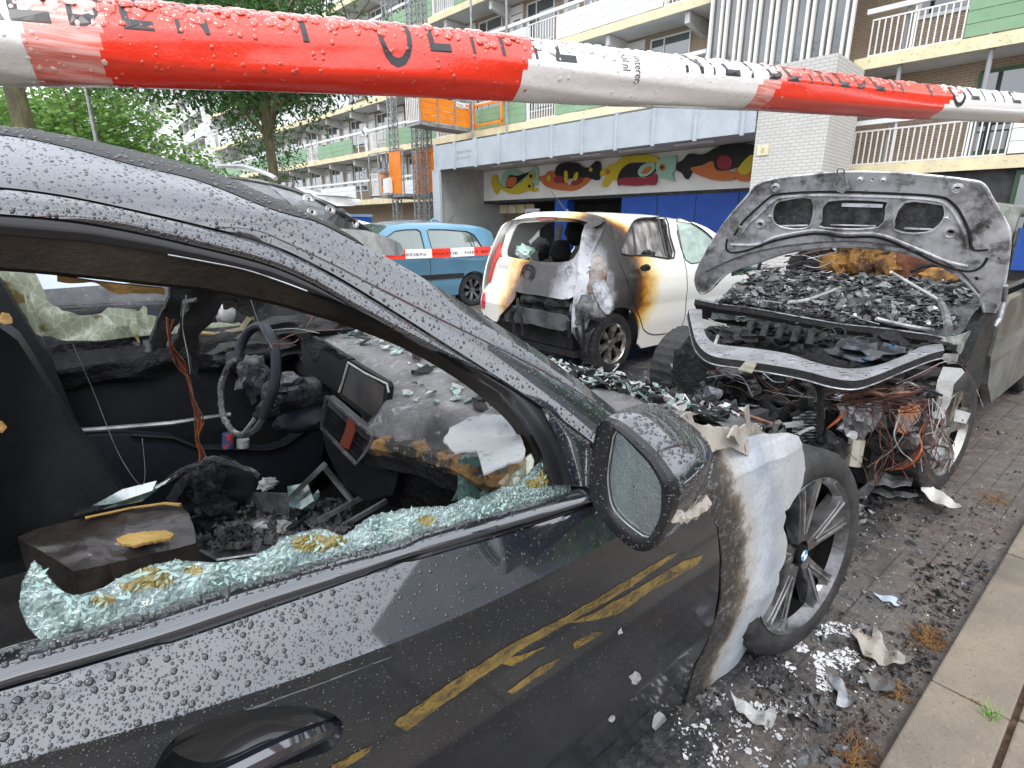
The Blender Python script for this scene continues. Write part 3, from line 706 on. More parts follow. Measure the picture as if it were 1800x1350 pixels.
# handle cup and grab bar
mb = MB(); cup = [Vector(skin(*h)) for h in hnd]; cc = sum(cup, Vector())/len(cup)
rings = [[p+Vector((0, .002, 0)) for p in cup]]
for k_, dp in ((.93, .018), (.75, .038), (.4, .045)): rings.append([cc.lerp(p, k_)+Vector((0, dp, 0)) for p in cup])
mb.loft(rings, True); mb.add([cc+Vector((0, .046, 0))], []); n_ = len(cup); o_ = 3*n_
for k_ in range(n_): mb.f.append((o_+k_, o_+(k_+1) % n_, len(mb.v)-1)); mb.m.append(0)
hc = mb.build('handle_recess', mPaintLow, door)
hb = smoothc([hf(u, v, fo(o)) for u, v, o in ((200, 1470, .01), (300, 1405, -.012), (400, 1362, -.022), (490, 1318, -.02), (560, 1288, -.008), (588, 1278, .012))], 6)
mb = MB(); mb.tube(hb, [lerp(.010, .014, math.sin(PI*i/(len(hb)-1))) for i in range(len(hb))], 10); mb.build('handle', mPaint, door)
# ochre scorch streaks on the lower door
mOch = M('ochre_scorch', (.19, .125, .028), .4, col2=(.04, .032, .02), scale=30, lo=.42, hi=.72, coat=.5, sc3=(1, 1, 2.2), col3=(.05, .04, .03))
_t = mOch.node_tree; _b = _t.nodes['Principled BSDF']; _v = coord(_t, (1, 1, 2))
link(_t, mrange(_t, mth(_t, 'ADD', mth(_t, 'MULTIPLY', nse(_t, _v, 16, 4, .6), .5), mth(_t, 'MULTIPLY', nse(_t, _v, 90, 5, .8), .5)), .40, .52, .25, 1), _b.inputs['Alpha'])
def streak(pts, name='scorch_streak', mat=None, off=-.0012):
    poly = [W(Q(u+random.uniform(-1, 1), v+random.uniform(-1, 1))) for u, v in [(p.x, p.y) for p in dens([(a, b, 0) for a, b in pts], 9, True)]]
    q = MB(); panel(q, poly, [], lambda s, w_: (s, fside(s, w_+zc(s))+off, w_+zc(s)), .03, 0); return q.build(name, mat or mOch, door, smooth=False)
streak([(692,1272),(700,1262),(790,1200),(900,1130),(1000,1080),(1100,1020),(1180,973),(1192,972),(1110,1030),(1040,1072),(930,1132),(830,1200),(715,1284)])
streak([(1000,1095),(1040,1078),(1110,1040),(1200,985),(1235,975),(1225,993),(1140,1040),(1085,1080),(1040,1090)])
streak([(1005,1130),(1040,1110),(1060,1112),(1010,1142)]); streak([(890,1215),(950,1170),(985,1155),(970,1172),(900,1220)])
streak([(585,1345),(620,1325),(655,1308),(648,1322),(600,1352),(560,1380)]); streak([(850,1160),(900,1155),(960,1135),(900,1170)])
for c_, r_ in (((1115, 1193), 15), ((1157, 1272), 20), ((1075, 1262), 8), ((1090, 1110), 6), ((1132, 1345), 9)):
    streak([(c_[0]+r_*.75*math.cos(a*.7)*random.uniform(.5, 1.2), c_[1]+r_*math.sin(a*.7)*random.uniform(.6, 1.2)) for a in range(9)], 'ash_spot', mAshL)
# ---- front wing: scorched, white ash towards the wheel ----
FEN = [(1240,891),(1262,927),(1269,983),(1266,1050),(1259,1083),(1236,1147),(1220,1175),(1200,1240),(1196,1285),(1205,1250),(1222,1252),(1240,1249),(1270,1232),(1287,1215),(1298,1196),(1288,1185),(1306,1180),(1313,1150),(1312,1128),(1317,1110),(1335,1092),(1347,1073),(1346,1050),(1357,1022),(1357,1000),(1372,975),(1378,953),(1370,925),(1373,907),(1370,896),(1383,890),(1400,872),(1417,853),(1423,833),(1418,808),(1412,785),(1404,766),(1380,760),(1340,762),(1290,775),(1240,770),(1190,762),(1160,775),(1190,800),(1215,850)]
fen = dens([(a, b, 0) for a, b in FEN], 12, True)
poly = [W(Q(p.x+(random.uniform(-1.3, 1.3) if p.x > 1290 else 0), p.y+(random.uniform(-1.3, 1.3) if p.x > 1290 else 0))) for p in fen]
gpx = sorted([(Q(*p)[1], Q(*p)[0]) for p in GAP[3:]])
def fmask(s, w_): z = w_+zc(s); return (s-interp(gpx, z))
mb = MB()
def fenskin(s, w_):
    z = w_+zc(s); n = fside(s, z)
    n += .012*math.sin((s-1.1)*14)*sstep(1.25, 1.5, s)-.012*sstep(.55, .35, z)*sstep(1.1, 1.3, s)+.004*noise.noise(Vector((s*14, z*14, 0)))*sstep(1.2, 1.35, s)
    return (s, n, z)
panel(mb, [(p[0], p[1]) for p in poly], [], fenskin, .02, .004, tdir=(0, 1, 0), maskf=fmask)
m, t, b = newmat('burnt_wing_paint'); v = coord(t); at = t.nodes.new('ShaderNodeAttribute'); at.attribute_name = 'mask'
k = mth(t, 'ADD', at.outputs['Fac'], mth(t, 'MULTIPLY', mth(t, 'SUBTRACT', nse(t, v, 11, 8, .8), .5), .20))
col = ramp(t, mrange(t, k, 0, .34), [(0, (.02, .018, .016)), (.23, (.032, .026, .02)), (.34, (.12, .095, .07)), (.42, (.36, .34, .31)), (.62, (.38, .41, .45)), (.8, (.26, .29, .33)), (1, (.36, .37, .38))])
cz = mrange(t, vor(t, v, 42, 'DISTANCE_TO_EDGE'), 0, .03, 1, 0); cm = mrange(t, nse(t, v, 7, 3), .5, .6)
col = mixc(t, mth(t, 'MULTIPLY', mth(t, 'MULTIPLY', cz, cm), .7), col, (.12, .09, .07))
col = mixc(t, mrange(t, nse(t, v, 60, 6, .8), .52, .66, 0, .65), col, (.20, .20, .21))
sxy = coord(t, (30, 1, 4)); col = mixc(t, mth(t, 'MULTIPLY', mrange(t, nse(t, sxy, 6, 5, .7), .5, .7, 0, .6), mrange(t, k, .10, .16)), col, (.24, .26, .29))
link(t, col, b.inputs['Base Color']); b.inputs['Roughness'].default_value = .55; bump(t, b, nse(t, v, 70, 8, .7), .5, .006)
mFen = m
mb.build('front_wing', mFen, car)
# loose scorched strip of wing liner on top of it
mBeige = M('heat_bleached_plastic', (.34, .31, .27), .6, col2=(.20, .18, .16), scale=6, col3=(.07, .05, .04), bmp=.5, bscale=40)
LN = [(1192,745),(1200,735),(1216,719),(1222,735),(1240,740),(1265,757),(1300,768),(1340,770),(1356,782),(1352,800),(1300,798),(1250,792),(1215,775)]
mb = MB()
pts = [Vector((p.x+random.uniform(-2, 2), p.y+random.uniform(-2, 2), 0)) for p in dens([(a, b, 0) for a, b in LN], 8, True)]
panel(mb, [(p.x, p.y) for p in pts], [], lambda u, v: hp(u, v, (1.2, .585, .8), (.25, -1, .45))+Vector((0, 0, .012*math.sin(u*.06))), 8, .004, tdir=(0, 1, .3)); mb.build('wing_liner_strip', mBeige, car)
LN = [(1280,770),(1290,752),(1300,757),(1312,742),(1305,727),(1316,718),(1322,745),(1345,758),(1338,772),(1300,775)]
mb = MB(); panel(mb, LN, [], lambda u, v: hp(u, v, (1.25, .60, .8), (.4, -1, .2))+Vector((0, 0, .01*math.sin(u*.2+v*.1))), 6, .004, tdir=(0, 1, .2)); mb.build('curled_scrap', mBeige, car)
# ---- front wheel ----
mTyre = M('tyre_rubber', (.014, .014, .015), .6, col2=(.034, .033, .033), scale=10, bmp=.6, bscale=50)
mRim = M('sooty_alloy', (.30, .31, .32), .28, .85, col2=(.09, .09, .09), scale=8, coat=.5)
mRimD = M('dark_wheel_back', (.010, .010, .010), .9, spec=.08)
def wheel(parent, c, r, wd, ax, rr=.72, spokes=5, tm=mTyre, rm=mRim, flat=0, double=True, tread=48, name='wheel', phase=0, mark=False, edge=None):
    """ax points outwards; tyre, rim and spokes"""
    c = Vector(c); ax = Vector(ax).normalized(); X = Vector((0, 0, 1)).cross(ax).normalized(); Y = ax.cross(X)
    R_ = r*rr
    hub = MB(); hub.lathe([(R_*.93, -.028), (R_*.94, -wd*.45), (R_*.98, -wd*.9), (R_*.98, -wd*.35), (R_*.5, -wd*.42), (0, -wd*.45)], c, ax, 32)
    root = hub.build(name, mRimD, parent)
    tb = MB(); h = wd/2
    prof = [(R_, -wd*.96), (r*.9, -wd*1.0), (r*.985, -wd*.93)]+[(r, -wd*.93+wd*.86*i/6) for i in range(7)]+[(r*.985, -wd*.05), (r*.93, .006), (r*.82, .008), (R_*1.01, 0), (R_*.985, -.012)]
    N = 96; rings = []
    for (q, hh) in prof:
        row = []
        for k in range(N):
            a = 2*PI*k/N; tr = 0
            if q >= r*.97 and tread: tr = -.010 if (k % 3 == 0) else 0
            p = c+ax*hh+(X*math.cos(a)+Y*math.sin(a))*(q+tr)
            if flat and p.z < flat: 
                d = flat-p.z; p = p+ax*(d*.5 if hh > -wd*.5 else -d*.5); p.z = flat-d*.05
            row.append(p)
        rings.append(row)
    tb.loft(rings, True); tb.build('tyre', tm, root, auto=50)
    rb = MB(); rb.lathe([(R_*.93, -.035), (R_*.91, -.03), (R_*.97, -.004), (R_*1.0, .004), (R_*1.02, -.004), (R_*1.0, -.02)], c, ax, 64)
    rim = rb.build('rim', rm, root, auto=60)
    for i in range(spokes):
        sbm = MB()
        for sgn in ((-1, 1) if double else (0,)):
            a = 2*PI*i/spokes+phase; da = sgn*.17
            def pt(q, ang, hh): return c+ax*hh+(X*math.cos(ang)+Y*math.sin(ang))*q
            wi, wo_ = (.024, .024) if double else (.03, .045)
            sc = r/.33; i0, i1 = R_*.16, R_*.97
            A = a+da*.6; B = a+da*1.15
            def quad(q, ang, hw, h0, h1):
                t_ = (-X*math.sin(ang)+Y*math.cos(ang)); p = pt(q, ang, 0)
                return [p-t_*hw+ax*h0, p-t_*hw*.7+ax*h1, p+t_*hw*.7+ax*h1, p+t_*hw+ax*h0]
            sbm.loft([quad(i0, A, wi*sc, -.045, -.018), quad(R_*.45, lerp(A, B, .4), wi*sc, -.055, -.012), quad(R_*.8, lerp(A, B, .8), wo_*sc, -.05, -.006), quad(i1, B, wo_*1.15*sc, -.045, -.006)], True, 0, True)
        sk = sbm.build('spoke', rm, rim, smooth=False)
        if edge:
            for sgn in (-1, 1):
                a = 2*PI*i/spokes+phase; q_ = MB(); f0, f1 = a+sgn*.10*.8, a+sgn*.165*1.1
                q_.obox(c+ax*-.010+(X*math.cos(f0)+Y*math.sin(f0))*R_*.3, c+ax*.001+(X*math.cos(f1)+Y*math.sin(f1))*R_*.93, .006, .003, tuple(ax)); q_.build('spoke_edge', edge, rim, smooth=False)
    cb = MB(); cb.lathe([(0, -.008), (.022, -.008), (.031, -.012), (.033, -.03), (.06, -.04), (.065, -.06)], c, ax, 28); capo = cb.build('hub_cap', mRim if not mark else mRimD, rim)
    if mark:       # quartered blue and white roundel in a dark ring
        for k in range(4):
            q = MB(); ns_ = 7; vs = [c+ax*(-.006)]+[c+ax*(-.006)+(X*math.cos(k*PI/2+PI/2*j/ns_)+Y*math.sin(k*PI/2+PI/2*j/ns_))*.019 for j in range(ns_+1)]
            q.add(vs, [(0, j+1, j+2) for j in range(ns_)]); q.build('roundel_quarter', mRB if k % 2 == 0 else mRW, capo, smooth=False)
    return root
mRB = M('roundel_blue', (.05, .30, .55), .3, coat=1); mRW = M('roundel_white', (.8, .8, .8), .3, coat=1)
wheel(car, (1.69, .575, .343), .345, .23, (-.10, -1, .05), .76, 5, mark=True, phase=.35, rm=M('dark_machined_alloy', (.05, .05, .052), .25, .6, col2=(.16, .16, .165), scale=10, coat=1), edge=mBright)
# wheel house and lower sill, dark
mb = MB(); mb.bx(1.15, 1.2, .68, 2.2, .2, .72); mb.bx(1.2, 2.2, .98, 1.02, .12, .62); mb.build('wheel_house', mCharMat, car, smooth=False)
# ---- door mirror ----
FR = [(1063,737),(1090,749),(1137,789),(1160,816),(1180,847),(1186,870),(1177,913),(1157,953),(1145,966),(1131,969),(1110,962),(1077,933),(1050,898),(1040,873),(1037,833),(1045,777),(1052,745)]
GL = [(1078,755),(1096,768),(1117,790),(1136,810),(1150,830),(1162,860),(1160,907),(1147,935),(1140,945),(1131,947),(1110,933),(1090,916),(1073,895),(1066,867),(1064,833),(1071,785)]
mp0 = Vector((.61, .46, .97)); mnr = Vector((1, .18, -.10))
def mpt(u, v, d=0): return hp(u, v, mp0+Vector((d, 0, 0)), mnr)
fr = [mpt(p.x, p.y) for p in smoothc([(a, b, 0) for a, b in FR], 3, True)]
gl = [mpt(p.x, p.y) for p in smoothc([(a, b, 0) for a, b in GL], 3, True)]
fc = sum(fr, Vector())/len(fr)
# match ring sizes by angle resampling
def angs(ring, N=48):
    c = fc; out = []
    aa = sorted([(math.atan2(p.z-c.z, p.y-c.y), p) for p in ring], key=lambda x: x[0])
    for k in range(N):
        a = -PI+2*PI*k/N; 
        for i in range(len(aa)):
            a0, p0 = aa[i]; a1, p1 = aa[(i+1) % len(aa)]
            d = (a1-a0) % (2*PI); e = (a-a0) % (2*PI)
            if e <= d+1e-9: out.append(p0.lerp(p1, e/max(d, 1e-9))); break
        else: out.append(aa[0][1])
    return out
FRr, GLr = angs(fr), angs(gl)
def shrink(R, k, ds, dn=0, dz=0): return [Vector((p.x+ds, lerp(fc.y, p.y, k)+dn, lerp(fc.z, p.z, k)+dz)) for p in R]
mb = MB(); mb.loft([shrink(GLr, 1, .014), GLr, [a.lerp(b, .5)+Vector((-.004, 0, 0)) for a, b in zip(GLr, FRr)], [p+Vector((-.002, 0, 0)) for p in FRr], shrink(FRr, 1.01, .012)], True); 
mir = thing('door_mirror', '', '', (.6, .5, 1)); bpy.data.objects.remove(mir)
mh = MB(); rings = [shrink(FRr, 1.01, .012), shrink(FRr, 1.02, .04, 0, .004), shrink(FRr, .97, .085, .002, .010), shrink(FRr, .86, .125, .006, .014), shrink(FRr, .62, .155, .012, .016), shrink(FRr, .25, .168, .016, .016)]
mh.loft(rings, True, 0, True); housing = mh.build('door_mirror', mPaint, car)
mb.build('mirror_bezel', mGasket, housing)
mMir, t, b = newmat('wet_mirror_glass'); b.inputs['Base Color'].default_value = (.42, .50, .50, 1); b.inputs['Metallic'].default_value = .9; b.inputs['Roughness'].default_value = .12
v = coord(t); bump(t, b, nse(t, v, 160, 5, .7), .25, .004); link(t, mixc(t, nse(t, v, 60, 6, .75), (.18, .22, .22), (.50, .58, .58)), b.inputs['Base Color'])
q = MB(); q.add([p+Vector((.010, 0, 0)) for p in GLr]+[fc+Vector((.010, 0, 0))], [(k, (k+1) % 48, 48) for k in range(48)]); q.build('mirror_glass', mMir, housing)
q = MB(); q.tube([p+Vector((.006, 0, 0)) for p in GLr]+[GLr[0]+Vector((.006, 0, 0))], .0016, 5, caps=False); q.build('glass_rim', mBright, housing)
q = MB(); st = [mpt(u, v, d) for u, v, d in ((1182, 905, .01), (1200, 905, .05), (1225, 893, .10), (1238, 878, .14))]
q.tube([p+Vector((0, -.004, 0)) for p in smoothc(st, 6)], [.010]*18+[.006], 8, jit=.25); q.build('indicator_strip', mBeige, housing)
q = MB(); q.tube([mpt(1115, 930, .05), Vector((.72, .56, .87)), Vector((.74, .66, .85))], .022, 10); q.build('mirror_arm', mPaintLow, housing)
# ---- broken side window along the belt ----
SH = [(33,1068),(39,1025),(47,1008),(60,986),(72,998),(83,1012),(95,1028),(105,1040),(128,1050),(160,1045),(182,1036),(200,1025),(230,1010),(270,995),(310,987),(350,990),(390,992),(405,988),(418,986),(440,985),(470,968),(486,959),(494,947),(530,938),(564,930),(590,938),(607,945),(638,920),(660,906),(700,899),(711,896),(750,893),(789,892),(808,883),(824,873),(839,881),(860,870),(886,857),(913,853),(925,838),(933,830),(952,812),(991,814),(1003,855),(1003,868)]
top = [Vector((p.x+random.uniform(-2, 2), p.y+random.uniform(-1.6, 1), 0)) for p in dens([(a, b, 0) for a, b in SH], 5)]
bot = [(1003, 872), (889, 900), (740, 942), (700, 957), (544, 1000), (389, 1044), (233, 1092), (78, 1130), (60, 1115), (47, 1099)]
olive = [((975, 838), 38), ((940, 850), 20), ((550, 955), 42), ((590, 950), 25), ((270, 1015), 45), ((180, 1055), 28), ((230, 1030), 25), ((750, 915), 22), ((340, 1002), 22)]
def om(u, v): return max([max(0, 1-math.hypot((u-c[0])*.8, (v-c[1])*1.6)/r) for c, r in olive]+[0])*1.6
mb = MB(); panel(mb, [(p.x, p.y) for p in top]+bot, [], lambda u, v: hf(u, v, fo(.026+.010*noise.noise(Vector((u*.02, v*.03, 1)))+.0035*noise.noise(Vector((u*.12, v*.12, 1)))), .75), 6, .004, maskf=om, tdir=(0, 1, 0))
mb.build('broken_window', mShard, car, auto=60)
# slivers standing off the edge
mb = MB()
for i in range(260):
    u = random.uniform(60, 985); k = min(top, key=lambda p: abs(p.x-u)); v = k.y+random.uniform(0, 38)
    p = hf(u, v, fo(random.uniform(.012, .03)), .75); r = random.uniform(.0015, .0045); a = random.uniform(0, PI)
    d1 = Vector((math.cos(a), random.uniform(-.2, .2), math.sin(a)))*r*1.6; d2 = Vector((-math.sin(a), random.uniform(-.4, .4), math.cos(a)))*r*.6
    mb.add([p-d1, p+d2, p+d1*1.2, p-d2], [(0, 1, 2, 3)])
mb.build('window_slivers', M('bright_glass_sliver', (.50, .72, .70), .1, coat=1, trans=.25), car, smooth=False, kind='stuff')
# =============== cabin of the near car ===============
random.seed(11)
mb = MB(); mb.bx(-1.2, 1.25, .66, 2.22, .22, .30); mb.bx(1.16, 1.22, .66, 2.2, .2, .80); mb.bx(-1.25, -1.2, .7, 2.2, .2, 1.3); mb.build('cabin_floor', mCharMat, car, smooth=False)
# far door: charred upper, silver strip, slate pocket below
def farz(u, v, n=2.12): return hn(u, v, n)
mb = MB(); mb.bx(-.9, 1.05, 2.14, 2.20, .3, .985); 
mb.build('far_door', mInt, car, smooth=False)
mb = MB(); P_ = []
for i in range(40):
    for j in range(12):
        s = -.7+i*.045; z = .86+j*.0135; n = 2.135-.035*math.sin(j/11*PI)+noise.noise(Vector((s*9, z*22, 1)))*.035
        P_.append((s, n, z))
mb.add(P_, [(i*12+j, i*12+j+1, (i+1)*12+j+1, (i+1)*12+j) for i in range(39) for j in range(11)]); mb.build('charred_door_card', mChar, car)
mb = MB(); mb.tube([farz(60, 762, 2.08), farz(180, 754, 2.07), farz(300, 744, 2.06), farz(405, 728, 2.07)], .008, 8); mb.build('trim_strip', mBright, car)
mb = MB(); pk = [(40,775),(180,765),(230,765),(305,770),(350,790),(470,790),(500,782),(560,740),(575,760),(560,830),(540,870),(250,905),(150,905),(60,860)]
mb.prism([farz(u, v, 2.05) for u, v in pk], (0, .06, 0)); mb.build('door_pocket', mIntBlue, car, smooth=False)
mb = MB(); mb.tube([farz(u, v, 2.04) for u, v in ((230,765),(305,770),(350,789),(470,791),(500,783),(560,741))], .006, 6); mb.build('pocket_rim', mInt, car)
mb = MB(); mb.bevbox(*sum([[a, b] for a, b in zip(farz(392, 786, 2.03), farz(410, 760, 2.05))], []), .004) if False else mb.tube([farz(401, 787, 2.045), farz(401, 762, 2.045)], .02, 12); o = mb.build('pocket_cup', M('red_paper', (.45, .04, .03), .6, col2=(.03, .06, .15), scale=30, lo=.45, hi=.5), car)
mb = MB(); mb.tube([farz(427, 786, 2.045), farz(427, 772, 2.045)], .022, 12); mb.build('pocket_box', mAshL, car)
# far roof frame, far pillars
mb = MB(); mb.tube(smoothc([(-1.3, 2.12, 1.40), (-.2, 2.12, 1.41), (.25, 2.14, 1.35), (.7, 2.18, 1.17), (1.15, 2.2, .96)], 6), .035, 8); mb.build('far_roof_frame', mCharMat, car)
mb = MB(); mb.obox(farz(-30, 480, 2.1), farz(75, 640, 2.1), .09, .05); mb.obox(farz(75, 640, 2.09), farz(165, 860, 2.09), .07, .05); mb.build('far_centre_pillar', mInt, car, smooth=False)
# driver seat back, torn, at far left
mb = MB(); sp_ = [(-180,520),(-20,560),(30,600),(80,680),(130,760),(190,830),(245,905),(200,960),(60,990),(-200,1000)]
panel(mb, sp_, [], lambda u, v: hn(u, v, 1.62)+Vector((0, .03*math.sin(u*.02), 0)), 30, .14, tdir=(0, 1, 0)); mb.build('seat_back', mInt, car)
for k_, (u, v) in enumerate(((-6, 748), (6, 560))):
    mb = MB(); flakes(mb, [(hn(u, v, 1.58), .018, (0, -1, .2), .3)], 0, .4); mb.build('foam_tuft', mFoam, car)
# far window: remains of laminated glass
mb = MB(); g1 = [(-60,462),(60,476),(72,500),(85,530),(110,548),(150,556),(172,553),(200,541),(215,545),(245,549),(252,538),(258,552),(300,562),(360,568),(420,568),(440,575),(400,590),(250,600),(120,600),(60,585),(0,500),(-60,520)]
m, t, b = newmat('yellowed_crazed_glass'); v = coord(t); cr2 = mrange(t, vor(t, coord(t, (1, 1, .6)), 42, 'DISTANCE_TO_EDGE'), 0, .06, 1, 0)
col = mixc(t, nse(t, v, 6, 4), (.24, .28, .18), (.42, .47, .36)); col = mixc(t, mth(t, 'MULTIPLY', cr2, .5), col, (.7, .73, .62)); col = mixc(t, mrange(t, nse(t, v, 9, 5), .56, .64), col, (.17, .13, .03)); link(t, col, b.inputs['Base Color'])
b.inputs['Roughness'].default_value = .25; b.inputs['Transmission Weight'].default_value = .25; b.inputs['Coat Weight'].default_value = 1; bump(t, b, vor(t, v, 30, 'F1', 'Color'), .7, .01); mYG = m
panel(mb, [(p.x, p.y+random.uniform(-2, 2)) for p in dens([(a, b_, 0) for a, b_ in g1], 9, True)], [], lambda u, v: hn(u, v, 2.17+.015*noise.noise(Vector((u*.02, v*.02, 0)))), 12, .004, tdir=(0, 1, 0)); mb.build('far_window_remains', mYG, car, auto=15)
for k_, q_ in enumerate(([(182,548),(190,541),(240,545),(238,570),(205,575)], [(222,562),(240,560),(246,605),(235,590)], [(250,538),(258,540),(260,568),(249,566)], [(40,500),(46,520),(66,570),(76,592),(52,585)])):
    mb = MB(); mb.prism([hn(u, v, 2.12) for u, v in q_], (0, .004, 0)); mb.build('glass_tatter', mYG, car, smooth=False)
mb = MB(); mb.tube([hn(u, v, 2.13) for u, v in ((345, 585), (380, 588), (425, 580), (440, 560), (437, 548))], [.006, .009, .012, .016, .012], 8, jit=.2); mb.build('window_channel', M('olive_melt', (.25, .19, .06), .4, col2=(.08, .06, .03), scale=20, bmp=.6), car)
# hanging melted headliner, wires
def blobpoly(pts, n0, n1, name, mat, parent=car, jit=2.5, g=10, bulge=.02):
    o = [(p.x+random.uniform(-jit, jit), p.y+random.uniform(-jit, jit)) for p in dens([(a, b_, 0) for a, b_ in pts], 8, True)]
    q = MB(); panel(q, o, [], lambda u, v: hn(u, v, n0+bulge*noise.noise(Vector((u*.03, v*.03, n0)))), g, n1-n0, tdir=(0, 1, 0)); return q.build(name, mat, parent)
blobpoly([(300,500),(390,508),(400,520),(385,545),(370,568),(350,590),(348,640),(352,668),(340,655),(335,620),(325,610),(305,632),(298,625),(310,600),(325,560),(335,535),(350,528),(348,522),(320,525),(318,560),(298,590),(290,612),(268,618),(264,600),(275,575),(280,555),(295,530)], 1.5, 1.53, 'melted_headliner', mCharMat)
mWire = M('copper_wire', (.42, .10, .03), .5, .3, col2=(.12, .04, .02), scale=25); mWireD = M('burnt_wire', (.05, .03, .025), .6, col2=(.20, .09, .05), scale=30)
def wire(pts, n, r=.0012, mat=mWire, name='hanging_wire', parent=car, jit=3):
    P_ = smoothc([hn(u+random.uniform(-jit, jit), v+random.uniform(-jit, jit), n+random.uniform(-.01, .01)) for u, v in pts], 6)
    q = MB(); q.tube(P_, r, 5); return q.build(name, mat, parent)
for k_ in range(7):
    wire([(300+random.uniform(-6, 6), 560), (298, 600), (308+k_*3, 640), (330, 665), (338, 700), (345+k_*2, 740), (347, 770), (350+k_*1.5, 800), (352, 830), (358, 848)], 1.49, .0018, mWire if k_ % 3 else mWireD)
blobpoly([(388,505),(440,512),(470,520),(500,528),(492,536),(470,534),(455,545),(440,560),(428,552),(410,540),(398,545),(385,530)], 1.6, 1.62, 'melted_headliner', mCharMat)
wire([(325, 520), (322, 570), (331, 620), (333, 660)], 1.48, .0012, mAshL); wire([(440, 520), (455, 570), (478, 610)], 1.55, .001, mAshL)
wire([(128, 605), (165, 690), (205, 790), (235, 840), (250, 852), (255, 830), (250, 770)], 1.3, .0005, mAshL, jit=0)
wire([(478, 580), (520, 575), (560, 585)], 1.6, .0012, mAshL); wire([(480, 605), (520, 600), (555, 550)], 1.6, .002, mWireD); wire([(470, 612), (520, 590), (600, 580)], 1.65, .0015, mWireD)
# dash top and cowl: one lumpy crust from the windscreen base to the cabin
def dfront(n): return interp([(.66, .74), (.75, .69), (1.0, .60), (1.22, .53), (1.34, .60), (1.5, .66), (1.9, .62), (2.15, .66)], n)
def dtop(s, n):
    z = .905+.03*sstep(0, .3, s-dfront(n))-.10*sstep(1.05, 1.35, s)
    z += .045*sstep(1.3, 1.55, n)*sstep(.98, .75, s)
    z += noise.noise(Vector((s*7, n*7, 0)))*.016+noise.noise(Vector((s*28, n*28, 2)))*.006-.05*sstep(.06, .0, s-dfront(n))
    return z
mb = MB(); NI, NJ = 60, 90; vs = []
for i in range(NI+1):
    n = .665+1.5*i/NI
    for j in range(NJ+1):
        s = dfront(n)+(1.42-dfront(n))*j/NJ; vs.append((s, n, dtop(s, n)))
mb.add(vs, [(i*(NJ+1)+j, i*(NJ+1)+j+1, (i+1)*(NJ+1)+j+1, (i+1)*(NJ+1)+j) for i in range(NI) for j in range(NJ)])
m, t, b = newmat('dash_crust'); v = coord(t)
col = mixc(t, mrange(t, nse(t, v, 5, 8, .65), .40, .66), (.30, .295, .30), (.07, .068, .07)); col = mixc(t, mrange(t, nse(t, v, 16, 6, .75), .56, .64), col, (.50, .50, .50))
col = mixc(t, mrange(t, nse(t, v, 4.2, 5, .6), .60, .68), col, (.24, .13, .04)); link(t, col, b.inputs['Base Color'])
link(t, mrange(t, nse(t, v, 12), .4, .6, .25, .7), b.inputs['Roughness']); bump(t, b, nse(t, v, 40, 9, .8), 1, .03); mDash = m
mb.build('dashboard', mDash, car)
# dash face
mb = MB(); rings = []
for i in range(61):
    n = .665+1.5*i/60; s = dfront(n); z = dtop(s, n)
    rings.append([(s+.002, n, z), (s-.02+noise.noise(Vector((n*9, 0, 0)))*.012, n, z-.035), (s-.012, n, z-.075+noise.noise(Vector((n*12, 3, 0)))*.012), (s+.05, n, z-.11), (s+.10, n, z-.28), (s+.2, n, .5)])
mb.loft(rings, False); mb.build('dash_face', mChar, car)
# scorched yellow-brown foam along the passenger lip
mLip = M('scorched_dash_foam', (.24, .13, .04), .7, col2=(.02, .017, .014), scale=13, lo=.38, hi=.52, col3=(.3, .27, .22), bmp=1, bscale=50)
mb = MB(); rings = []
for i in range(30):
    n = lerp(.80, 1.17, i/29); s = dfront(n); z = dtop(s, n); r = .014+.006*noise.noise(Vector((n*30, 0, 0)))
    rings.append([(s+r*2.2*math.cos(a), n, z-.014+r*1.6*math.sin(a)-.012*abs(noise.noise(Vector((n*40, 1, 0))))) for a in [2*PI*k/8 for k in range(8)]])
mb.loft(rings, True, 0, True); mb.build('dash_lip', mLip, car)
mb = MB(); mb.bevbox(.648, .70, .745, .80, .855, .895, .006); mb.build('foam_block', M('pale_foam', (.55, .40, .22), .8, col2=(.3, .17, .07), scale=10, bmp=.5), car)
# centre screen and instrument hood
def plate(pts, p0, nr, th, name, mat, parent=car, bev=0):
    q = MB(); P_ = [hp(u, v, p0, nr) for u, v in pts]; q.prism(P_, Vector(nr).normalized()*th); return q.build(name, mat, parent, smooth=False)
nrm = (1, .35, -.25)
scr = plate([(611,637),(616,633),(680,671),(684,680),(673,748),(666,752),(600,700),(594,692)], (.60, 1.4, .95), nrm, .02, 'screen', mInt)
plate([(614,641),(676,680),(667,743),(601,692)], (.598, 1.4, .95), nrm, .002, 'screen_glass', M('dull_screen', (.03, .03, .032), .3, col2=(.06, .055, .05), scale=8, coat=.3), scr)
q = MB(); q.tube([hp(u, v, (.594, 1.4, .95), nrm) for u, v in ((596,690),(602,672),(612,637),(640,655),(680,675),(683,690))], .003, 6, jit=.3); q.build('screen_rim', mAshL, scr)
plate([(528,596),(545,590),(612,630),(606,650),(594,690),(560,668),(533,648)], (.66, 1.5, .95), nrm, .03, 'instrument_hood', mInt)
blobpoly([(532,600),(548,618),(556,640),(566,616),(580,622),(598,632),(612,629),(560,596),(540,586),(520,585)], 1.52, 1.54, 'melted_drip', mChar)
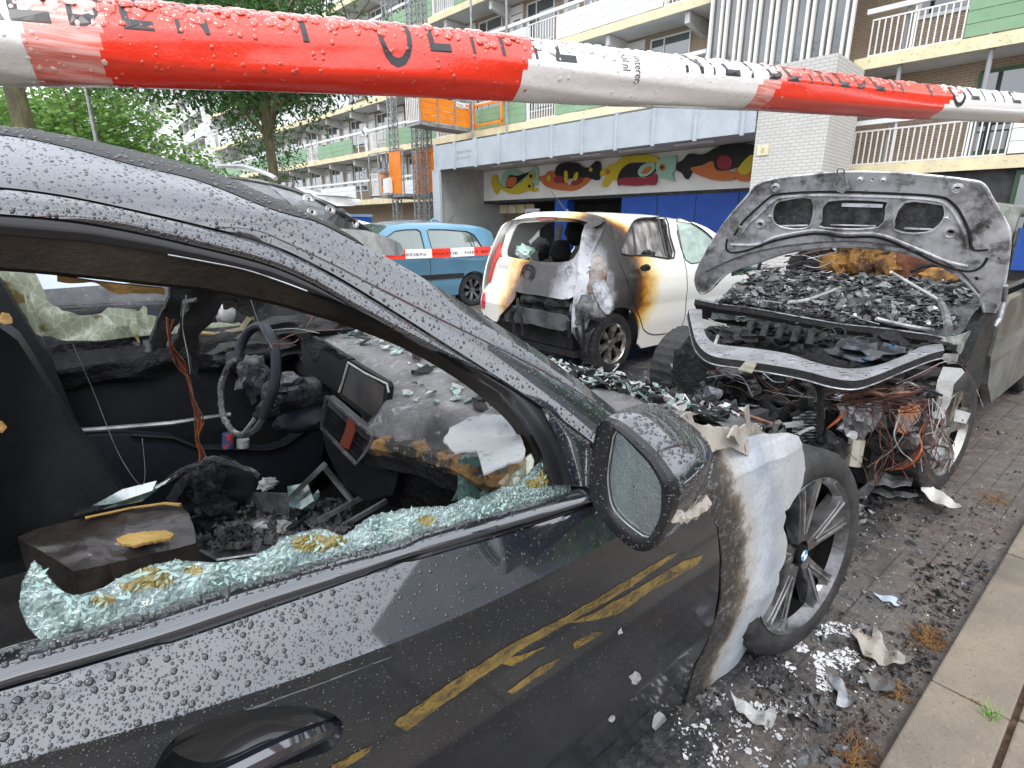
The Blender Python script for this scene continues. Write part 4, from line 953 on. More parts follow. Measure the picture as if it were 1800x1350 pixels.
# hexagonal centre vent
VN = (1, .55, -.15); VP = (.50, 1.24, .87)
def vpt(u, v, d=0): return hp(u, v, Vector(VP)+Vector((d, 0, 0)), VN)
hx = [(574,697),(655,766),(650,785),(627,816),(566,752),(570,716)]
q = MB(); L = [vpt(*p) for p in hx]; q.tube(L+[L[0]], .0055, 7, jit=.25, caps=False); vent = q.build('centre_vent', mAshP, car)
q = MB(); q.prism([vpt(u, v, .05) for u, v in hx], (.02, 0, 0)); q.build('vent_back', mDark, vent, smooth=False)
for k_ in range(5):
    t_ = (k_+.8)/5.6; a = Vector((571, 704+48*t_, 0)).lerp(Vector((585, 706, 0)), 0); a = Vector((572-4*t_, 705+45*t_, 0)); b_ = Vector((650-26*t_, 772+42*t_, 0))
    q = MB(); q.obox(vpt(a.x, a.y, .012), vpt(b_.x, b_.y, .012), .016, .0025, (1, 0, 0)); q.build('vent_slat', mChar, vent, smooth=False)
q = MB(); q.prism([vpt(u, v, -.004) for u, v in ((612,728),(622,738),(622,760),(612,790),(596,782),(608,752))], (.004, 0, 0)); q.build('melted_flap', M('red_brown_melt', (.12, .055, .035), .4, col2=(.20, .03, .02), scale=20), vent, smooth=False)
# block under the vent, glovebox, gleaming console edges
plate([(566,755),(627,818),(650,790),(680,800),(700,835),(690,870),(640,880),(600,850),(573,790)], (.56, 1.2, .8), (1, .4, -.1), .12, 'centre_stack', mInt)
plate([(640,800),(735,830),(800,865),(940,905),(880,935),(720,900),(660,880)], (.72, .95, .8), (1, .25, .05), .05, 'glovebox', mInt)
for p_ in ([(565,815),(618,880)], [(505,880),(572,815)], [(560,915),(648,868)], [(540,960),(680,880)]):
    q = MB(); q.obox(hn(*p_[0], 1.36), hn(*p_[1], 1.30), .010, .012); q.build('console_edge', mBright, car, smooth=False)
# steering wheel
SN = (1, .25, -.42); SP = hn(445, 665, 1.72)
def spt(u, v, d=0): return hp(u, v, SP+Vector((d, 0, 0)), SN)
q = MB(); q.tube([spt(p.x, p.y) for p in smoothc([(a, b_, 0) for a, b_ in ((418,628),(424,606),(438,582),(458,573),(473,585),(483,615),(485,650),(482,680),(472,708),(462,735))], 6)], .0145, 10); sw = q.build('steering_wheel', mIntBlue, car)
q = MB(); q.tube([spt(p.x, p.y) for p in smoothc([(a, b_, 0) for a, b_ in ((462,735),(445,758),(420,765),(402,750),(391,722),(389,680),(398,650),(412,632))], 6)], .009, 8, jit=.25); q.build('bare_rim', mAshP, sw)
def lump(c, r, name, mat, parent, sq=(1, 1, 1), amp=.35, fr=14, seg=3, seed=0):
    bm = bmesh.new(); bmesh.ops.create_icosphere(bm, subdivisions=seg, radius=1)
    for vtx in bm.verts:
        k = 1+amp*noise.noise(vtx.co*2.2+Vector((seed, 0, 0)))+amp*.5*noise.noise(vtx.co*6+Vector((seed, 5, 0)))+amp*.25*noise.noise(vtx.co*fr)
        vtx.co = Vector((vtx.co.x*sq[0], vtx.co.y*sq[1], vtx.co.z*sq[2]))*r*k+Vector(c)
    q = MB(); q.bm(bm); return q.build(name, mat, parent)
mAshBlue = M('blistered_plastic', (.022, .026, .032), .3, col2=(.13, .14, .15), scale=22, lo=.5, hi=.68, bmp=1, bscale=45, bdist=.02, coat=.5)
lump(spt(447, 665, .03), .052, 'wheel_hub', mAshBlue, sw, (.9, 1, 1.3), .5, seed=3); lump(spt(420, 640, .05), .04, 'charred_lump', mChar, sw, seed=5); lump(spt(470, 722, .02), .035, 'charred_lump', mChar, sw, (1, 1, .8), seed=9)
q = MB(); q.tube([spt(480, 690, .05), hn(520, 695, 1.75), hn(560, 690, 1.75), hn(590, 700, 1.78)], [.045, .055, .05, .06], 12, jit=.1); q.build('steering_column', mAshBlue, car)
lump(hn(505, 680, 1.68), .045, 'charred_lump', mAshBlue, car, (1.3, 1, .9), .5, seed=12); lump(hn(540, 735, 1.72), .07, 'column_shroud', mIntBlue, car, (1.5, 1, .6), .2, seed=13)
q = MB(); q.tube([spt(u, v) for u, v in ((395, 735), (405, 755), (425, 765), (445, 740), (455, 722))], .006, 6, jit=.3); q.build('bare_spoke', mAshL, sw)
lump(hn(450, 560+60, 2.0), .1, 'charred_lump', mChar, car, (1.4, .8, .5), .5, seed=15); lump(hn(540, 575, 2.05), .11, 'charred_lump', mChar, car, (1.8, .8, .4), .5, seed=16)
# centre armrest with foam showing, selector plate, debris on the tunnel
mArm = M('scorched_armrest', (.016, .013, .012), .4, col2=(.036, .030, .027), scale=9, sc3=(1, 1, 1), bmp=.5, bscale=30, coat=.3)
arp = [(30,944),(80,925),(180,903),(290,886),(318,889),(333,903),(341,930),(345,955),(300,966),(220,985),(130,1004),(100,985),(60,962)]
q = MB(); panel(q, [(p.x+random.uniform(-1, 1), p.y+random.uniform(-1, 1)) for p in dens([(a, b_, 0) for a, b_ in arp], 9, True)], [], lambda u, v: hz(u, v, .655-.035*sstep(925, 1000, v+.2*(u-180))+.006*noise.noise(Vector((u*.03, v*.05, 2)))), 12, .10, tdir=(0, 0, -1)); arm = q.build('armrest', mArm, car, auto=40)
q = MB(); q.prism([p+Vector((0, 0, -.045)) for p in [hz(u, v, z) for u, v, z in ((100, 1000, .61), (345, 950, .60), (348, 972, .57), (128, 1014, .58))]], (0, 0, -.02)); q.build('armrest_side', mChar, arm, smooth=False)
q = MB(); q.tube([hz(u, v, .665) for u, v in ((150, 910), (230, 893), (290, 885), (318, 888))], .004, 6, jit=.3); q.build('foam_seam', mFoam, arm)
q = MB(); c_ = [(206,951),(225,942),(255,938),(290,936),(307,942),(300,950),(270,955),(235,962),(212,960)]
panel(q, [(p.x+random.uniform(-1.6, 1.6), p.y+random.uniform(-1.3, 1.3)) for p in dens([(a, b_, 0) for a, b_ in c_], 4, True)], [], lambda u, v: hz(u, v, .652+.003*noise.noise(Vector((u*.1, v*.2, 0)))), 5, .006, tdir=(0, 0, 1)); q.build('foam_patch', M('torn_yellow_foam', (.46, .31, .10), .9, col2=(.4, .24, .06), scale=14, bmp=.5), arm)
q = MB(); pl = [hz(u, v, .53) for u, v in ((335, 935), (470, 905), (560, 900), (600, 930), (500, 965), (380, 985), (350, 965))]; q.prism(pl, (0, 0, -.05)); q.build('selector_plate', mAlu, car, smooth=False)
q = MB(); q.tube([hz(u, v, .535) for u, v in ((352, 968), (382, 984), (500, 966), (560, 940))], .004, 6); q.build('plate_edge', mBright, car)
lump(hz(460, 925, .56), .03, 'selector_knob', mAlu, car, (1, 1, .6), .3, seed=20)
random.seed(5)
def hzr(u0, u1, v0, v1, z): return hz(random.uniform(u0, u1), random.uniform(v0, v1), z)
q = MB(); flakes(q, [(hzr(350, 620, 880, 960, .55+random.random()*.02), random.uniform(.006, .022), (0, 0, 1), .9) for _ in range(420)], 0, .8); q.build('tunnel_ash', mAshP, car, kind='stuff')
for k_, (u, v, z, r) in enumerate(((375, 905, .58, .05), (360, 862, .63, .045), (420, 940, .56, .03), (515, 935, .55, .035), (540, 905, .56, .03))): lump(hz(u, v, z), r, 'charred_lump', mChar, car, (1, 1, .7), .8, seed=30+k_)
for k_, (u, v, z, r) in enumerate(((500, 925, .57, .02), (472, 850, .63, .024))): lump(hz(u, v, z), r, 'ash_lump', mAshL, car, (1, 1, .7), .8, seed=40+k_)
q = MB(); q.tube(smoothc([hn(u, v, 1.45) for u, v in ((318, 828), (350, 820), (368, 806), (400, 812), (455, 835))], 5), .007, 7, jit=.5); q.build('charred_lever', mAshP, car)
lump(hn(365, 850, 1.42), .035, 'burnt_switch_block', mChar, car, (1, 1, 1.3), .6, seed=22)
plate([(435,865),(510,868),(508,905),(430,900)], (.40, 1.4, .6), (1, .3, 0), .003, 'metal_tab', mAlu)
for c_ in ([(505,855),(540,848),(552,880),(530,895),(508,890)], [(527,888),(560,860),(562,870),(548,895)], [(160,890),(215,860),(275,845),(268,862),(200,885)], [(180,895),(240,872),(290,850),(300,840),(250,880)]):
    plate(c_, hn(*c_[0], 1.4), (.7, .4, -.6), .003, 'glass_fragment', mChip)
q = MB(); q.tube(smoothc([hn(u, v, 1.6) for u, v in ((130, 905), (220, 880), (290, 850), (330, 825), (380, 812))], 4), .01, 7, jit=.3); q.build('console_rim', mChar, car)
blobpoly([(300,895),(330,850),(360,822),(410,815),(455,838),(440,870),(400,910),(340,930)], 1.62, 1.70, 'console_side', mInt, jit=1)
# glass leaning at the passenger end of the dash, pale sheet lying on the dash
mb = MB(); panel(mb, [(800,855),(804,815),(820,795),(838,785),(845,810),(843,850),(868,865),(852,885),(815,882),(795,880)], [], lambda u, v: hp(u, v, (.68, .80, .87), (1, .5, -.3))+Vector((.01*math.sin(u*.3), 0, 0)), 8, .003, tdir=(1, 0, 0)); mb.build('leaning_glass', M('dark_green_glass', (.05, .12, .10), .12, col2=(.12, .26, .22), scale=25, trans=.35, coat=1, bmp=.8, bscale=60), car, auto=10)
mb = MB(); panel(mb, [(895,865),(893,850),(898,842),(925,810),(938,790),(935,820),(925,850),(915,868)], [], lambda u, v: hf(u, v, fo(.06), .75)+Vector((0, .005*math.sin(u*.3), 0)), 8, .003, tdir=(0, 1, 0)); mb.build('leaning_glass', mYG, car, auto=10)
mb = MB(); mb.tube([hn(u, v, .80) for u, v in ((888, 862), (908, 838), (928, 822), (942, 812))], [.022, .02, .014, .012], 10, jit=.1); mb.build('foam_roll', M('foam_tan', (.5, .3, .12), .8, col2=(.6, .5, .35), scale=12, bmp=.4), car)
PSH = [(778,775),(792,752),(820,735),(850,728),(885,730),(905,745),(925,790),(918,806),(880,820),(850,832),(838,790),(800,795)]
mb = MB(); panel(mb, [(p.x+random.uniform(-1.5, 1.5), p.y+random.uniform(-1.5, 1.5)) for p in dens([(a, b_, 0) for a, b_ in PSH], 8, True)], [], lambda u, v: hz(u, v, .958+.008*noise.noise(Vector((u*.03, v*.03, 0)))), 10, .004, tdir=(0, 0, -1)); mb.build('ash_sheet', M('white_ash_sheet', (.30, .31, .32), .6, col2=(.26, .28, .29), scale=7, col3=(.10, .15, .15), bmp=.5, bscale=30), car)
# shards and scraps over dash and cowl
random.seed(21)
sp1 = []; sp2 = []; sp3 = []
for _ in range(1900):
    n = random.uniform(.95, 2.1); s = random.uniform(dfront(n)+.12, 1.42); z = dtop(s, n)
    k = random.random(); w_ = sstep(.85, 1.2, s)
    if random.random() > .18+.82*w_: continue
    (sp1 if k < .5 else sp2 if k < .75 else sp3).append((Vector((s, n, z+random.uniform(.004, .018))), random.uniform(.006, .032)*(1 if k < .75 else 1.4), (0, 0, 1), .35))
for _ in range(1100):
    n = random.uniform(.72, 1.6); s = random.uniform(1.08, 1.46); random.choice((sp1, sp2, sp3, sp3)).append((Vector((s, n, dtop(s, n)+random.uniform(.004, .025))), random.uniform(.006, .03), (0, 0, 1), .8))
q = MB(); flakes(q, sp1, 0, .12); q.build('windscreen_fragments', mChip, car, smooth=False, kind='stuff')
q = MB(); flakes(q, sp2, 0, .25); q.build('pale_fragments', mAshL, car, smooth=False, kind='stuff')
q = MB(); flakes(q, sp3, 0, .35); q.build('char_flakes', mChar, car, smooth=False, kind='stuff')
for k_ in range(12):     # curled paint sheets
    n = random.uniform(.9, 1.9); s = random.uniform(.95, 1.4); q = MB(); flakes(q, [(Vector((s, n, dtop(s, n)+.02)), random.uniform(.03, .06), (0, 0, 1), .4)], 0, .3); q.build('curled_sheet', mAshP if k_ % 2 else mAshL, car)
# engine bay of the near car: collapsed and full of ash
mb = MB(); vs = []; NI, NJ = 60, 60
def bay(s, n): return .60+.10*noise.noise(Vector((s*4, n*4, 7)))+.07*noise.noise(Vector((s*11, n*11, 3)))+.03*noise.noise(Vector((s*30, n*30, 5)))-.16*sstep(1.9, 2.4, s)+.18*sstep(1.5, 1.35, s)
for i in range(NI+1):
    for j in range(NJ+1):
        s = 1.38+1.0*i/NI; n = .78+1.45*j/NJ; vs.append((s, n, bay(s, n)))
mb.add(vs, [(i*(NJ+1)+j, i*(NJ+1)+j+1, (i+1)*(NJ+1)+j+1, (i+1)*(NJ+1)+j) for i in range(NI) for j in range(NJ)])
mb.loft([[(2.38, .78+1.45*j/20, bay(2.38, .78+1.45*j/20)) for j in range(21)], [(2.42, .78+1.45*j/20, .15) for j in range(21)]], False)
mb.loft([[(1.38+1.0*j/20, .78, bay(1.38+1.0*j/20, .78)) for j in range(21)], [(1.38+1.0*j/20, .80, .3) for j in range(21)]], False)
mBay = M('engine_bay_ash', (.022, .021, .022), .6, col2=(.20, .20, .20), scale=11, lo=.46, hi=.66, col3=(.5, .5, .49), bmp=1, bscale=35, bdist=.03); mb.build('engine_bay', mBay, car)
a1 = []; a2 = []; a3 = []
for _ in range(700):
    s = random.uniform(1.38, 2.4); n = random.uniform(.82, 2.2); z = bay(s, n)
    random.choice((a1, a2, a3)).append((Vector((s, n, z+.01)), random.uniform(.012, .05), (0, 0, 1), 1.0))
for l_, mt, nm in ((a1, mAshL, 'ash_flakes'), (a2, mChar, 'char_flakes'), (a3, mAshP, 'crust_flakes')): q = MB(); flakes(q, l_, 0, .5); q.build(nm, mt, car, smooth=False, kind='stuff')
q = MB(); flakes(q, [(hz(1152, 752, .72), .07, (.3, -.6, 1), 0)], 0, .15); q.build('orange_lens', M('orange_plastic', (.85, .16, .06), .4, coat=.5), car)
for k_ in range(14):
    s = random.uniform(1.5, 2.3); n = random.uniform(.9, 2.1); a = random.uniform(0, 6.28); q = MB()
    q.tube(smoothc([Vector((s, n, bay(s, n)+.03)), Vector((s+.12*math.cos(a), n+.12*math.sin(a), bay(s, n)+.07)), Vector((s+.25*math.cos(a+.3), n+.25*math.sin(a+.3), bay(s, n)+.03))], 4), random.uniform(.003, .008), 6, jit=.2); q.build('burnt_pipe', random.choice((mAlu, mAshL, mWireD, mChar)), car)
# =============== rain beads ===============
random.seed(3)
def fnorm(s, z, f=fside):
    e = .004; return Vector((f(s+e, z)-f(s-e, z), -2*e, f(s, z+e)-f(s, z-e))).normalized()*1.0
def inside(x, y, poly):
    c = False; n = len(poly); j = n-1
    for i in range(n):
        if (poly[i][1] > y) != (poly[j][1] > y) and x < (poly[j][0]-poly[i][0])*(y-poly[i][1])/(poly[j][1]-poly[i][1])+poly[i][0]: c = not c
        j = i
    return c
def scatter(poly, count, rmin, rmax, pw, off=.0, st=(1, 1.25), rn=None, excl=None):
    us = [p[0] for p in poly]; vs_ = [p[1] for p in poly]; out = []; tries = 0; grid = {}
    while len(out) < count and tries < count*12:
        tries += 1; u = random.uniform(min(us), max(us)); v = random.uniform(min(vs_), max(vs_))
        if not inside(u, v, poly) or (excl and inside(u, v, excl)): continue
        r = rmin+(rmax-rmin)*random.random()**pw
        if rn: r *= rn(u, v)
        p = hf(u, v, fo(off), .7); key = (int(p.x/.012), int(p.z/.012)); bad = False
        for a in (-1, 0, 1):
            for b_ in (-1, 0, 1):
                for (pp, rr) in grid.get((key[0]+a, key[1]+b_), ()):
                    if (pp-p).length < (r+rr)*1.05: bad = True
        if bad: continue
        grid.setdefault(key, []).append((p, r)); nr = fnorm(p.x, p.z)
        if nr.y > 0: nr = -nr
        out.append((p, nr, r, random.uniform(*st), Vector((random.uniform(-.5, .5), 0, 1))))
    return out
CRZ = [(-40,1385),(39,1348),(194,1305),(350,1250),(506,1204),(622,1157),(694,1118),(811,1075),(889,1040),(1006,986),(1083,943)]
bright = [(p[0], p[1]+8) for p in TB[1:]]+CRZ[::-1]
mb = MB(); sz = lambda u, v: interp([(0, 1.0), (600, 1.0), (900, .6), (1050, .5)], u)
drops(mb, scatter(bright, 800, .0014, .0044, 2.8, -.0002, rn=sz)); drops(mb, scatter(bright, 2600, .0005, .0014, 1.2, -.0002, rn=sz)); mb.build('shoulder_rain_beads', mDrop, car, kind='stuff', auto=60)
low = CRZ+[(1150,920),(1230,900),(1255,1000),(1240,1100),(1150,1180),(900,1300),(700,1345),(-20,1360)]
mb = MB(); dn = scatter(low, 2200, .0006, .0020, 2, -.0002, excl=HAND); drops(mb, dn); mb.build('door_rain_beads', mDrop, car, kind='stuff', auto=60)
belt_ = [(p[0], p[1]) for p in TT[1:]]+[(p[0], p[1]-3) for p in TB[1:]][::-1]
mb = MB(); drops(mb, scatter(belt_, 1300, .0008, .0040, 2.0, .0, (1, 1.7), rn=sz)); mb.build('belt_rain_beads', mDrop, car, kind='stuff', auto=60)
def cband(A, B): return [(a[0], a[1]) for a in A if a[0] > -130]+[(b_[0], b_[1]) for b_ in B if b_[0] > -130][::-1]
mb = MB(); szr = lambda u, v: interp([(0, 1), (500, .8), (800, .7), (1100, .75)], u)
def scat2(A, oa, B, ob, count, rmin, rmax, pw, bul=.008):
    a = pcurve(A, oa, 200); b_ = pcurve(B, ob, 200); out = []; grid = {}
    for _ in range(count*3):
        if len(out) >= count: break
        i = random.uniform(0, 198.9); t_ = random.uniform(.03, .97); k = int(i); f_ = i-k
        lo = a[k].lerp(a[k+1], f_); hi = b_[k].lerp(b_[k+1], f_)
        if lo.x < -.14: continue
        p = lo.lerp(hi, t_)+Vector((0, -1, .25))*bul*4*t_*(1-t_); r = rmin+(rmax-rmin)*random.random()**pw
        key = (int(p.x/.012), int(p.z/.012), int(p.y/.02)); bad = False
        for x in (-1, 0, 1):
            for z in (-1, 0, 1):
                for (pp, rr) in grid.get((key[0]+x, key[1]+z, key[2]), ()):
                    if (pp-p).length < (r+rr)*1.05: bad = True
        if bad: continue
        grid.setdefault(key, []).append((p, r)); tv = (a[k+1]-a[k]).normalized(); cv = (hi-lo).normalized()+Vector((0, -1, .25))*bul*4*(1-2*t_)/max(.01, (hi-lo).length)
        nr = tv.cross(cv).normalized()
        if nr.y > 0: nr = -nr
        out.append((p-nr*.0001, nr, r, random.uniform(1, 1.6), Vector((random.uniform(-.5, .5), 0, 1))))
    return out
drops(mb, scat2(SEAM2, 0, TOPS, 0, 3800, .0005, .0030, 3)); mb.build('pillar_rain_beads', mDrop, car, kind='stuff', auto=60)
mb = MB(); drops(mb, scat2(DFx, 0, SMx, 0, 2200, .0005, .0030, 2.6, .006)); mb.build('frame_rain_beads', mDrop, car, kind='stuff', auto=60)
mb = MB(); drops(mb, scat2(TOPS[:9], -.002, SIL[:9], .045, 500, .0007, .003, 2, .012)); mb.build('strip_rain_beads', mDrop, car, kind='stuff', auto=60)
# beads on mirror housing: take points on its mesh
def meshdrops(o, count, rmin, rmax, pw, cond, off):
    me = o.data; out = []; fs = [p for p in me.polygons if cond(p.center+off, p.normal)]
    if not fs: return out
    ar_ = [p.area for p in fs]
    for p in random.choices(fs, ar_, k=count):
        vs_ = [me.vertices[i].co for i in p.vertices]; a, b_ = random.random(), random.random()
        q_ = vs_[0].lerp(vs_[1], a).lerp((vs_[3] if len(vs_) > 3 else vs_[2]).lerp(vs_[2], a), b_)+off
        out.append((q_, Vector(p.normal), rmin+(rmax-rmin)*random.random()**pw, random.uniform(1, 1.4), Vector((1, 0, 0))))
    return out
mb = MB(); drops(mb, meshdrops(housing, 900, .0012, .0036, 1.3, lambda c, n: n.z > -.3 and n.y < .6, BASE[car.name])); mb.build('housing_rain_beads', mDrop, housing, kind='stuff', auto=60)
bz = [c for c in housing.children if c.name.startswith('mirror_bezel')][0]
mb = MB(); drops(mb, meshdrops(bz, 350, .0006, .0022, 2, lambda c, n: n.x < 0, BASE[car.name])); mb.build('bezel_rain_beads', mDrop, housing, kind='stuff', auto=60)
mb = MB(); mg = [c for c in housing.children if c.name.startswith('mirror_glass')][0]
drops(mb, [(p, Vector((-1, -.15, .1)), r, s_, d) for p, n_, r, s_, d in meshdrops(mg, 420, .0004, .0012, 2, lambda c, n: True, BASE[car.name]) if True]); mb.build('glass_rain_beads', mDropC, housing, kind='stuff', auto=60)
# =============== barrier tape twisted into a rope across the view ===============
def tdp(u): return .0395*FPX/(150-.058*u)
def tcv(u): return interp([(-200, 50), (0, 66), (300, 86), (600, 103), (900, 121), (1100, 138), (1340, 154), (1600, 178), (1800, 192), (2100, 214)], u)
def tpt(u):
    p = (ray(u, tcv(u))*tdp(u)); return CAM+p
TL = [tpt(-260+20*i) for i in range(122)]
def tat(u):
    i = (u+260)/20; k = max(0, min(len(TL)-2, int(i))); return TL[k].lerp(TL[k+1], i-k), (TL[min(len(TL)-1, k+2)]-TL[max(0, k-1)]).normalized()
def trad(u, th):
    a = (th+u*.0007+.15*math.sin(u*.006)) % (2*PI/8)-PI/8
    return .0193*(.35+.65/math.cos(a))*(1+.035*math.cos(3*th+u*.004)+.02*math.cos(5*th-u*.007)+.012*noise.noise(Vector((u*.02, math.cos(th)*2, math.sin(th)*2))))
def tsurf(u, th, off=0):                      # th 0 faces the camera, positive towards the top
    c, d = tat(u); fr_ = (CAM-c); fr_ = (fr_-d*fr_.dot(d)).normalized(); up = fr_.cross(d)
    if up.z < 0: up = -up
    r = trad(u, th)+off; return c+fr_*math.cos(th)*r+up*math.sin(th)*r, fr_*math.cos(th)+up*math.sin(th)
mTR, t, b = newmat('red_barrier_film'); b.inputs['Base Color'].default_value = (.80, .028, .006, 1); b.inputs['Roughness'].default_value = .3; b.inputs['Coat Weight'].default_value = .8; b.inputs['Coat Roughness'].default_value = .12; v = coord(t); bump(t, b, nse(t, v, 90, 5, .6), .25, .004)
mTW, t, b = newmat('white_barrier_film'); b.inputs['Base Color'].default_value = (.78, .76, .74, 1); b.inputs['Roughness'].default_value = .3; b.inputs['Coat Weight'].default_value = .8; b.inputs['Coat Roughness'].default_value = .12; v = coord(t); bump(t, b, nse(t, v, 90, 5, .6), .25, .004)
mTP, t, b = newmat('pink_overlap_film'); v = coord(t); link(t, mixc(t, mrange(t, nse(t, coord(t, (4, 4, 60)), 9, 5), .4, .6), (.78, .42, .38), (.72, .14, .10)), b.inputs['Base Color']); b.inputs['Roughness'].default_value = .3; b.inputs['Coat Weight'].default_value = .8; b.inputs['Coat Roughness'].default_value = .12
tape = MB(); NU, NT = 300, 56; us_ = [-250+2350*i/NU for i in range(NU+1)]
def shift(th): return 22*math.sin(th+.4)-14*math.cos(th*2)
SEG = [(-999, 1), (55, 2), (185, 0), (903, 1), (1308, 2), (1342, 0), (1640, 1), (1786, 2), (1812, 0), (2300, 1)]
for u in us_:
    pass
vs = [[tsurf(u, 2*PI*k/NT-PI)[0] for k in range(NT)] for u in us_]
fl = [p for r in vs for p in r]; fs = []; ms = []
for i in range(NU):
    for k in range(NT):
        fs.append((i*NT+k, (i+1)*NT+k, (i+1)*NT+(k+1) % NT, i*NT+(k+1) % NT)); th = 2*PI*(k+.5)/NT-PI
        uu = (us_[i]+us_[i+1])/2+shift(th)*(.3 if us_[i] > 1700 else 1)*-1; c = 1
        for a, mm in SEG:
            if uu >= a: c = mm
        ms.append(c)
tape.add(fl, fs); tape.m = ms
for ua, ub, L_ in ((-250, -150, 1.4), (2100, 2000, 4.0)):
    e0 = [tsurf(ua, 2*PI*k/NT-PI)[0] for k in range(NT)]; dd_ = (tpt(ua)-tpt(ub)).normalized(); o_m = len(tape.f)
    for j in range(int(L_/.25)): tape.loft([[p+dd_*.25*j for p in e0], [p+dd_*.25*(j+1) for p in e0]], True, 0 if j % 2 else 1)
tp = tape.build('barrier_tape', [mTR, mTW, mTP], None, base=tpt(900), auto=60)
tag(tp, 'red and white police tape rolled into a wet rope across the top foreground', 'barrier tape')
mInk = M('black_print', (.02, .02, .022), .4, coat=.3)
def letter(ch, uc, w, h, th0, rot=0, name='letter'):
    vs_, fs_ = text_mesh(ch, 1.0)
    if not vs_: return
    x0_ = min(p.x for p in vs_); x1_ = max(p.x for p in vs_); y1_ = .7
    bm = bmesh.new(); bv = [bm.verts.new((p.x, p.y, 0)) for p in vs_]
    for f in fs_:
        try: bm.faces.new([bv[i] for i in f])
        except ValueError: pass
    y = -.2
    while y < 1.1:
        bmesh.ops.bisect_plane(bm, geom=bm.verts[:]+bm.edges[:]+bm.faces[:], plane_co=(0, y, 0), plane_no=(0, 1, 0)); y += .07
    x = x0_
    while x < x1_:
        bmesh.ops.bisect_plane(bm, geom=bm.verts[:]+bm.edges[:]+bm.faces[:], plane_co=(x, 0, 0), plane_no=(1, 0, 0)); x += .12
    bm.verts.index_update(); cx = (x0_+x1_)/2; q = MB(); out = []
    for p in bm.verts:
        a = (p.co.x-cx)/max(.3, (x1_-x0_) if not rot else 1); bb = p.co.y/y1_
        if rot: uu = uc+bb*w-w/2; th = th0-(p.co.x-x0_)*h/.0197*rot
        else: uu = uc+a*w; th = th0+bb*h/.0197
        # pixel width -> position along the tape is already in photo units
        out.append(tsurf(uu, th, .00035)[0])
    q.add(out, [[v.index for v in f.verts] for f in bm.faces]); bm.free(); return q.build(name, mInk, tp, smooth=False)
def wd_(u): return (150-.058*u)*.42
for ch, u, k in (('R', -5, 1.1), ('E', 72, 1.1), ('D', 165, 1), ('E', 250, .9), ('N', 340, 1), ('P', 545, .9), ('O', 680, 1.25), ('L', 755, .8), ('I', 812, .35), ('T', 862, .8), ('I', 918, .35), ('E', 968, .9),
                 ('N', 1188, .9), ('I', 1222, .25), ('E', 1254, .8), ('T', 1288, .8), ('B', 1330, .8), ('E', 1362, .75), ('T', 1392, .7), ('R', 1420, .75), ('E', 1450, .7), ('D', 1482, .75), ('E', 1513, .7), ('N', 1545, .8), ('P', 1612, .8), ('O', 1654, 1.1), ('L', 1683, .7), ('I', 1700, .25), ('T', 1718, .7), ('I', 1735, .25), ('E', 1757, .75), ('N', 1880, .8)):
    letter(ch, u, wd_(u)*k, .040, .36 if ch != 'O' else -.12)
for tx, du in (('Hanteren', 9), ('kpol.nl', -12)): letter(tx, 1083+du, 13, .0068, 1.15, 1)
# rain on the tape
random.seed(9); big = []; 
for _ in range(2600):
    u = random.uniform(-30, 1850); th = random.choice((random.gauss(1.2, .45), random.uniform(-1.6, 2.2), random.gauss(1.1, .4)))
    if th > 2.3: continue
    p, nr = tsurf(u, th, -.0001); r = (.0005+.0022*random.random()**2.4)*(1.35 if th > .7 else .6)
    if th < -1.2 and r > .001: r = .0014
    big.append((p, nr, r, random.uniform(1, 1.3), Vector((0, 0, 1))))
for k_ in range(70):
    u = random.uniform(1250, 1790) if k_ < 60 else random.uniform(20, 1200); p, nr = tsurf(u, -1.50, -.0004); big.append((p, nr, random.uniform(.0012, .0022), 1, Vector((1, 0, 0))))
def ucol(p_):
    i = min(range(0, len(TL)), key=lambda j: (TL[j]-p_).length_squared); uu = -260+20*i; c = 1
    for a, mm in SEG:
        if uu >= a: c = mm
    return c
grp = {0: [], 1: [], 2: []}
for b__ in big: grp[ucol(b__[0])].append(b__)
def beadm(nm, c_): return M(nm, c_, .04, coat=1, spec=.8)
for k_, mt in ((0, beadm('red_film_bead', (.62, .05, .02))), (1, beadm('white_film_bead', (.62, .61, .60))), (2, beadm('pink_film_bead', (.72, .40, .36)))):
    mb = MB(); drops(mb, grp[k_], 0, 9); mb.build('tape_rain_beads', mt, tp, kind='stuff', auto=60)
# =============== gutted car with raised bonnet, nose towards us ===============
random.seed(31)
c3 = thing('burnt_open_bonnet_car', 'gutted grey car with raised bonnet, exposed engine and tangled burnt wires by the kerb', 'car', (3.5, 1.4, 0))
HPn = (1, .18, .6); HP0 = (4.83, 0, 0)       # bonnet plane: s = 4.83 - .18 n - .6 z
def hb_(u, v, d=0):
    k = ((u-1500)/250)**2*.05; return hp(u, v, (HP0[0]+d+k*.5, 0, 0), HPn)
mHood, t, b = newmat('scorched_bonnet_steel'); v = coord(t)
c = ramp(t, mrange(t, nse(t, v, 3.6, 10, .74), .34, .66), [(0, (.10, .096, .094)), (.28, (.30, .295, .295)), (.55, (.55, .55, .565)), (1, (.72, .73, .75))])
c = mixc(t, mrange(t, nse(t, v, 9, 6, .6), .54, .66, 0, .8), c, (.05, .046, .044)); c = mixc(t, mrange(t, nse(t, v, 30, 6, .8), .62, .7, 0, .6), c, (.58, .58, .58))
link(t, c, b.inputs['Base Color']); b.inputs['Roughness'].default_value = .45; b.inputs['Metallic'].default_value = .3; bump(t, b, nse(t, v, 45, 8, .7), .4, .008)
mHoodD = M('sooty_steel', (.05, .05, .052), .5, .2, col2=(.16, .16, .165), scale=16, lo=.42, hi=.66, col3=(.3, .3, .3), bmp=.6, bscale=50)
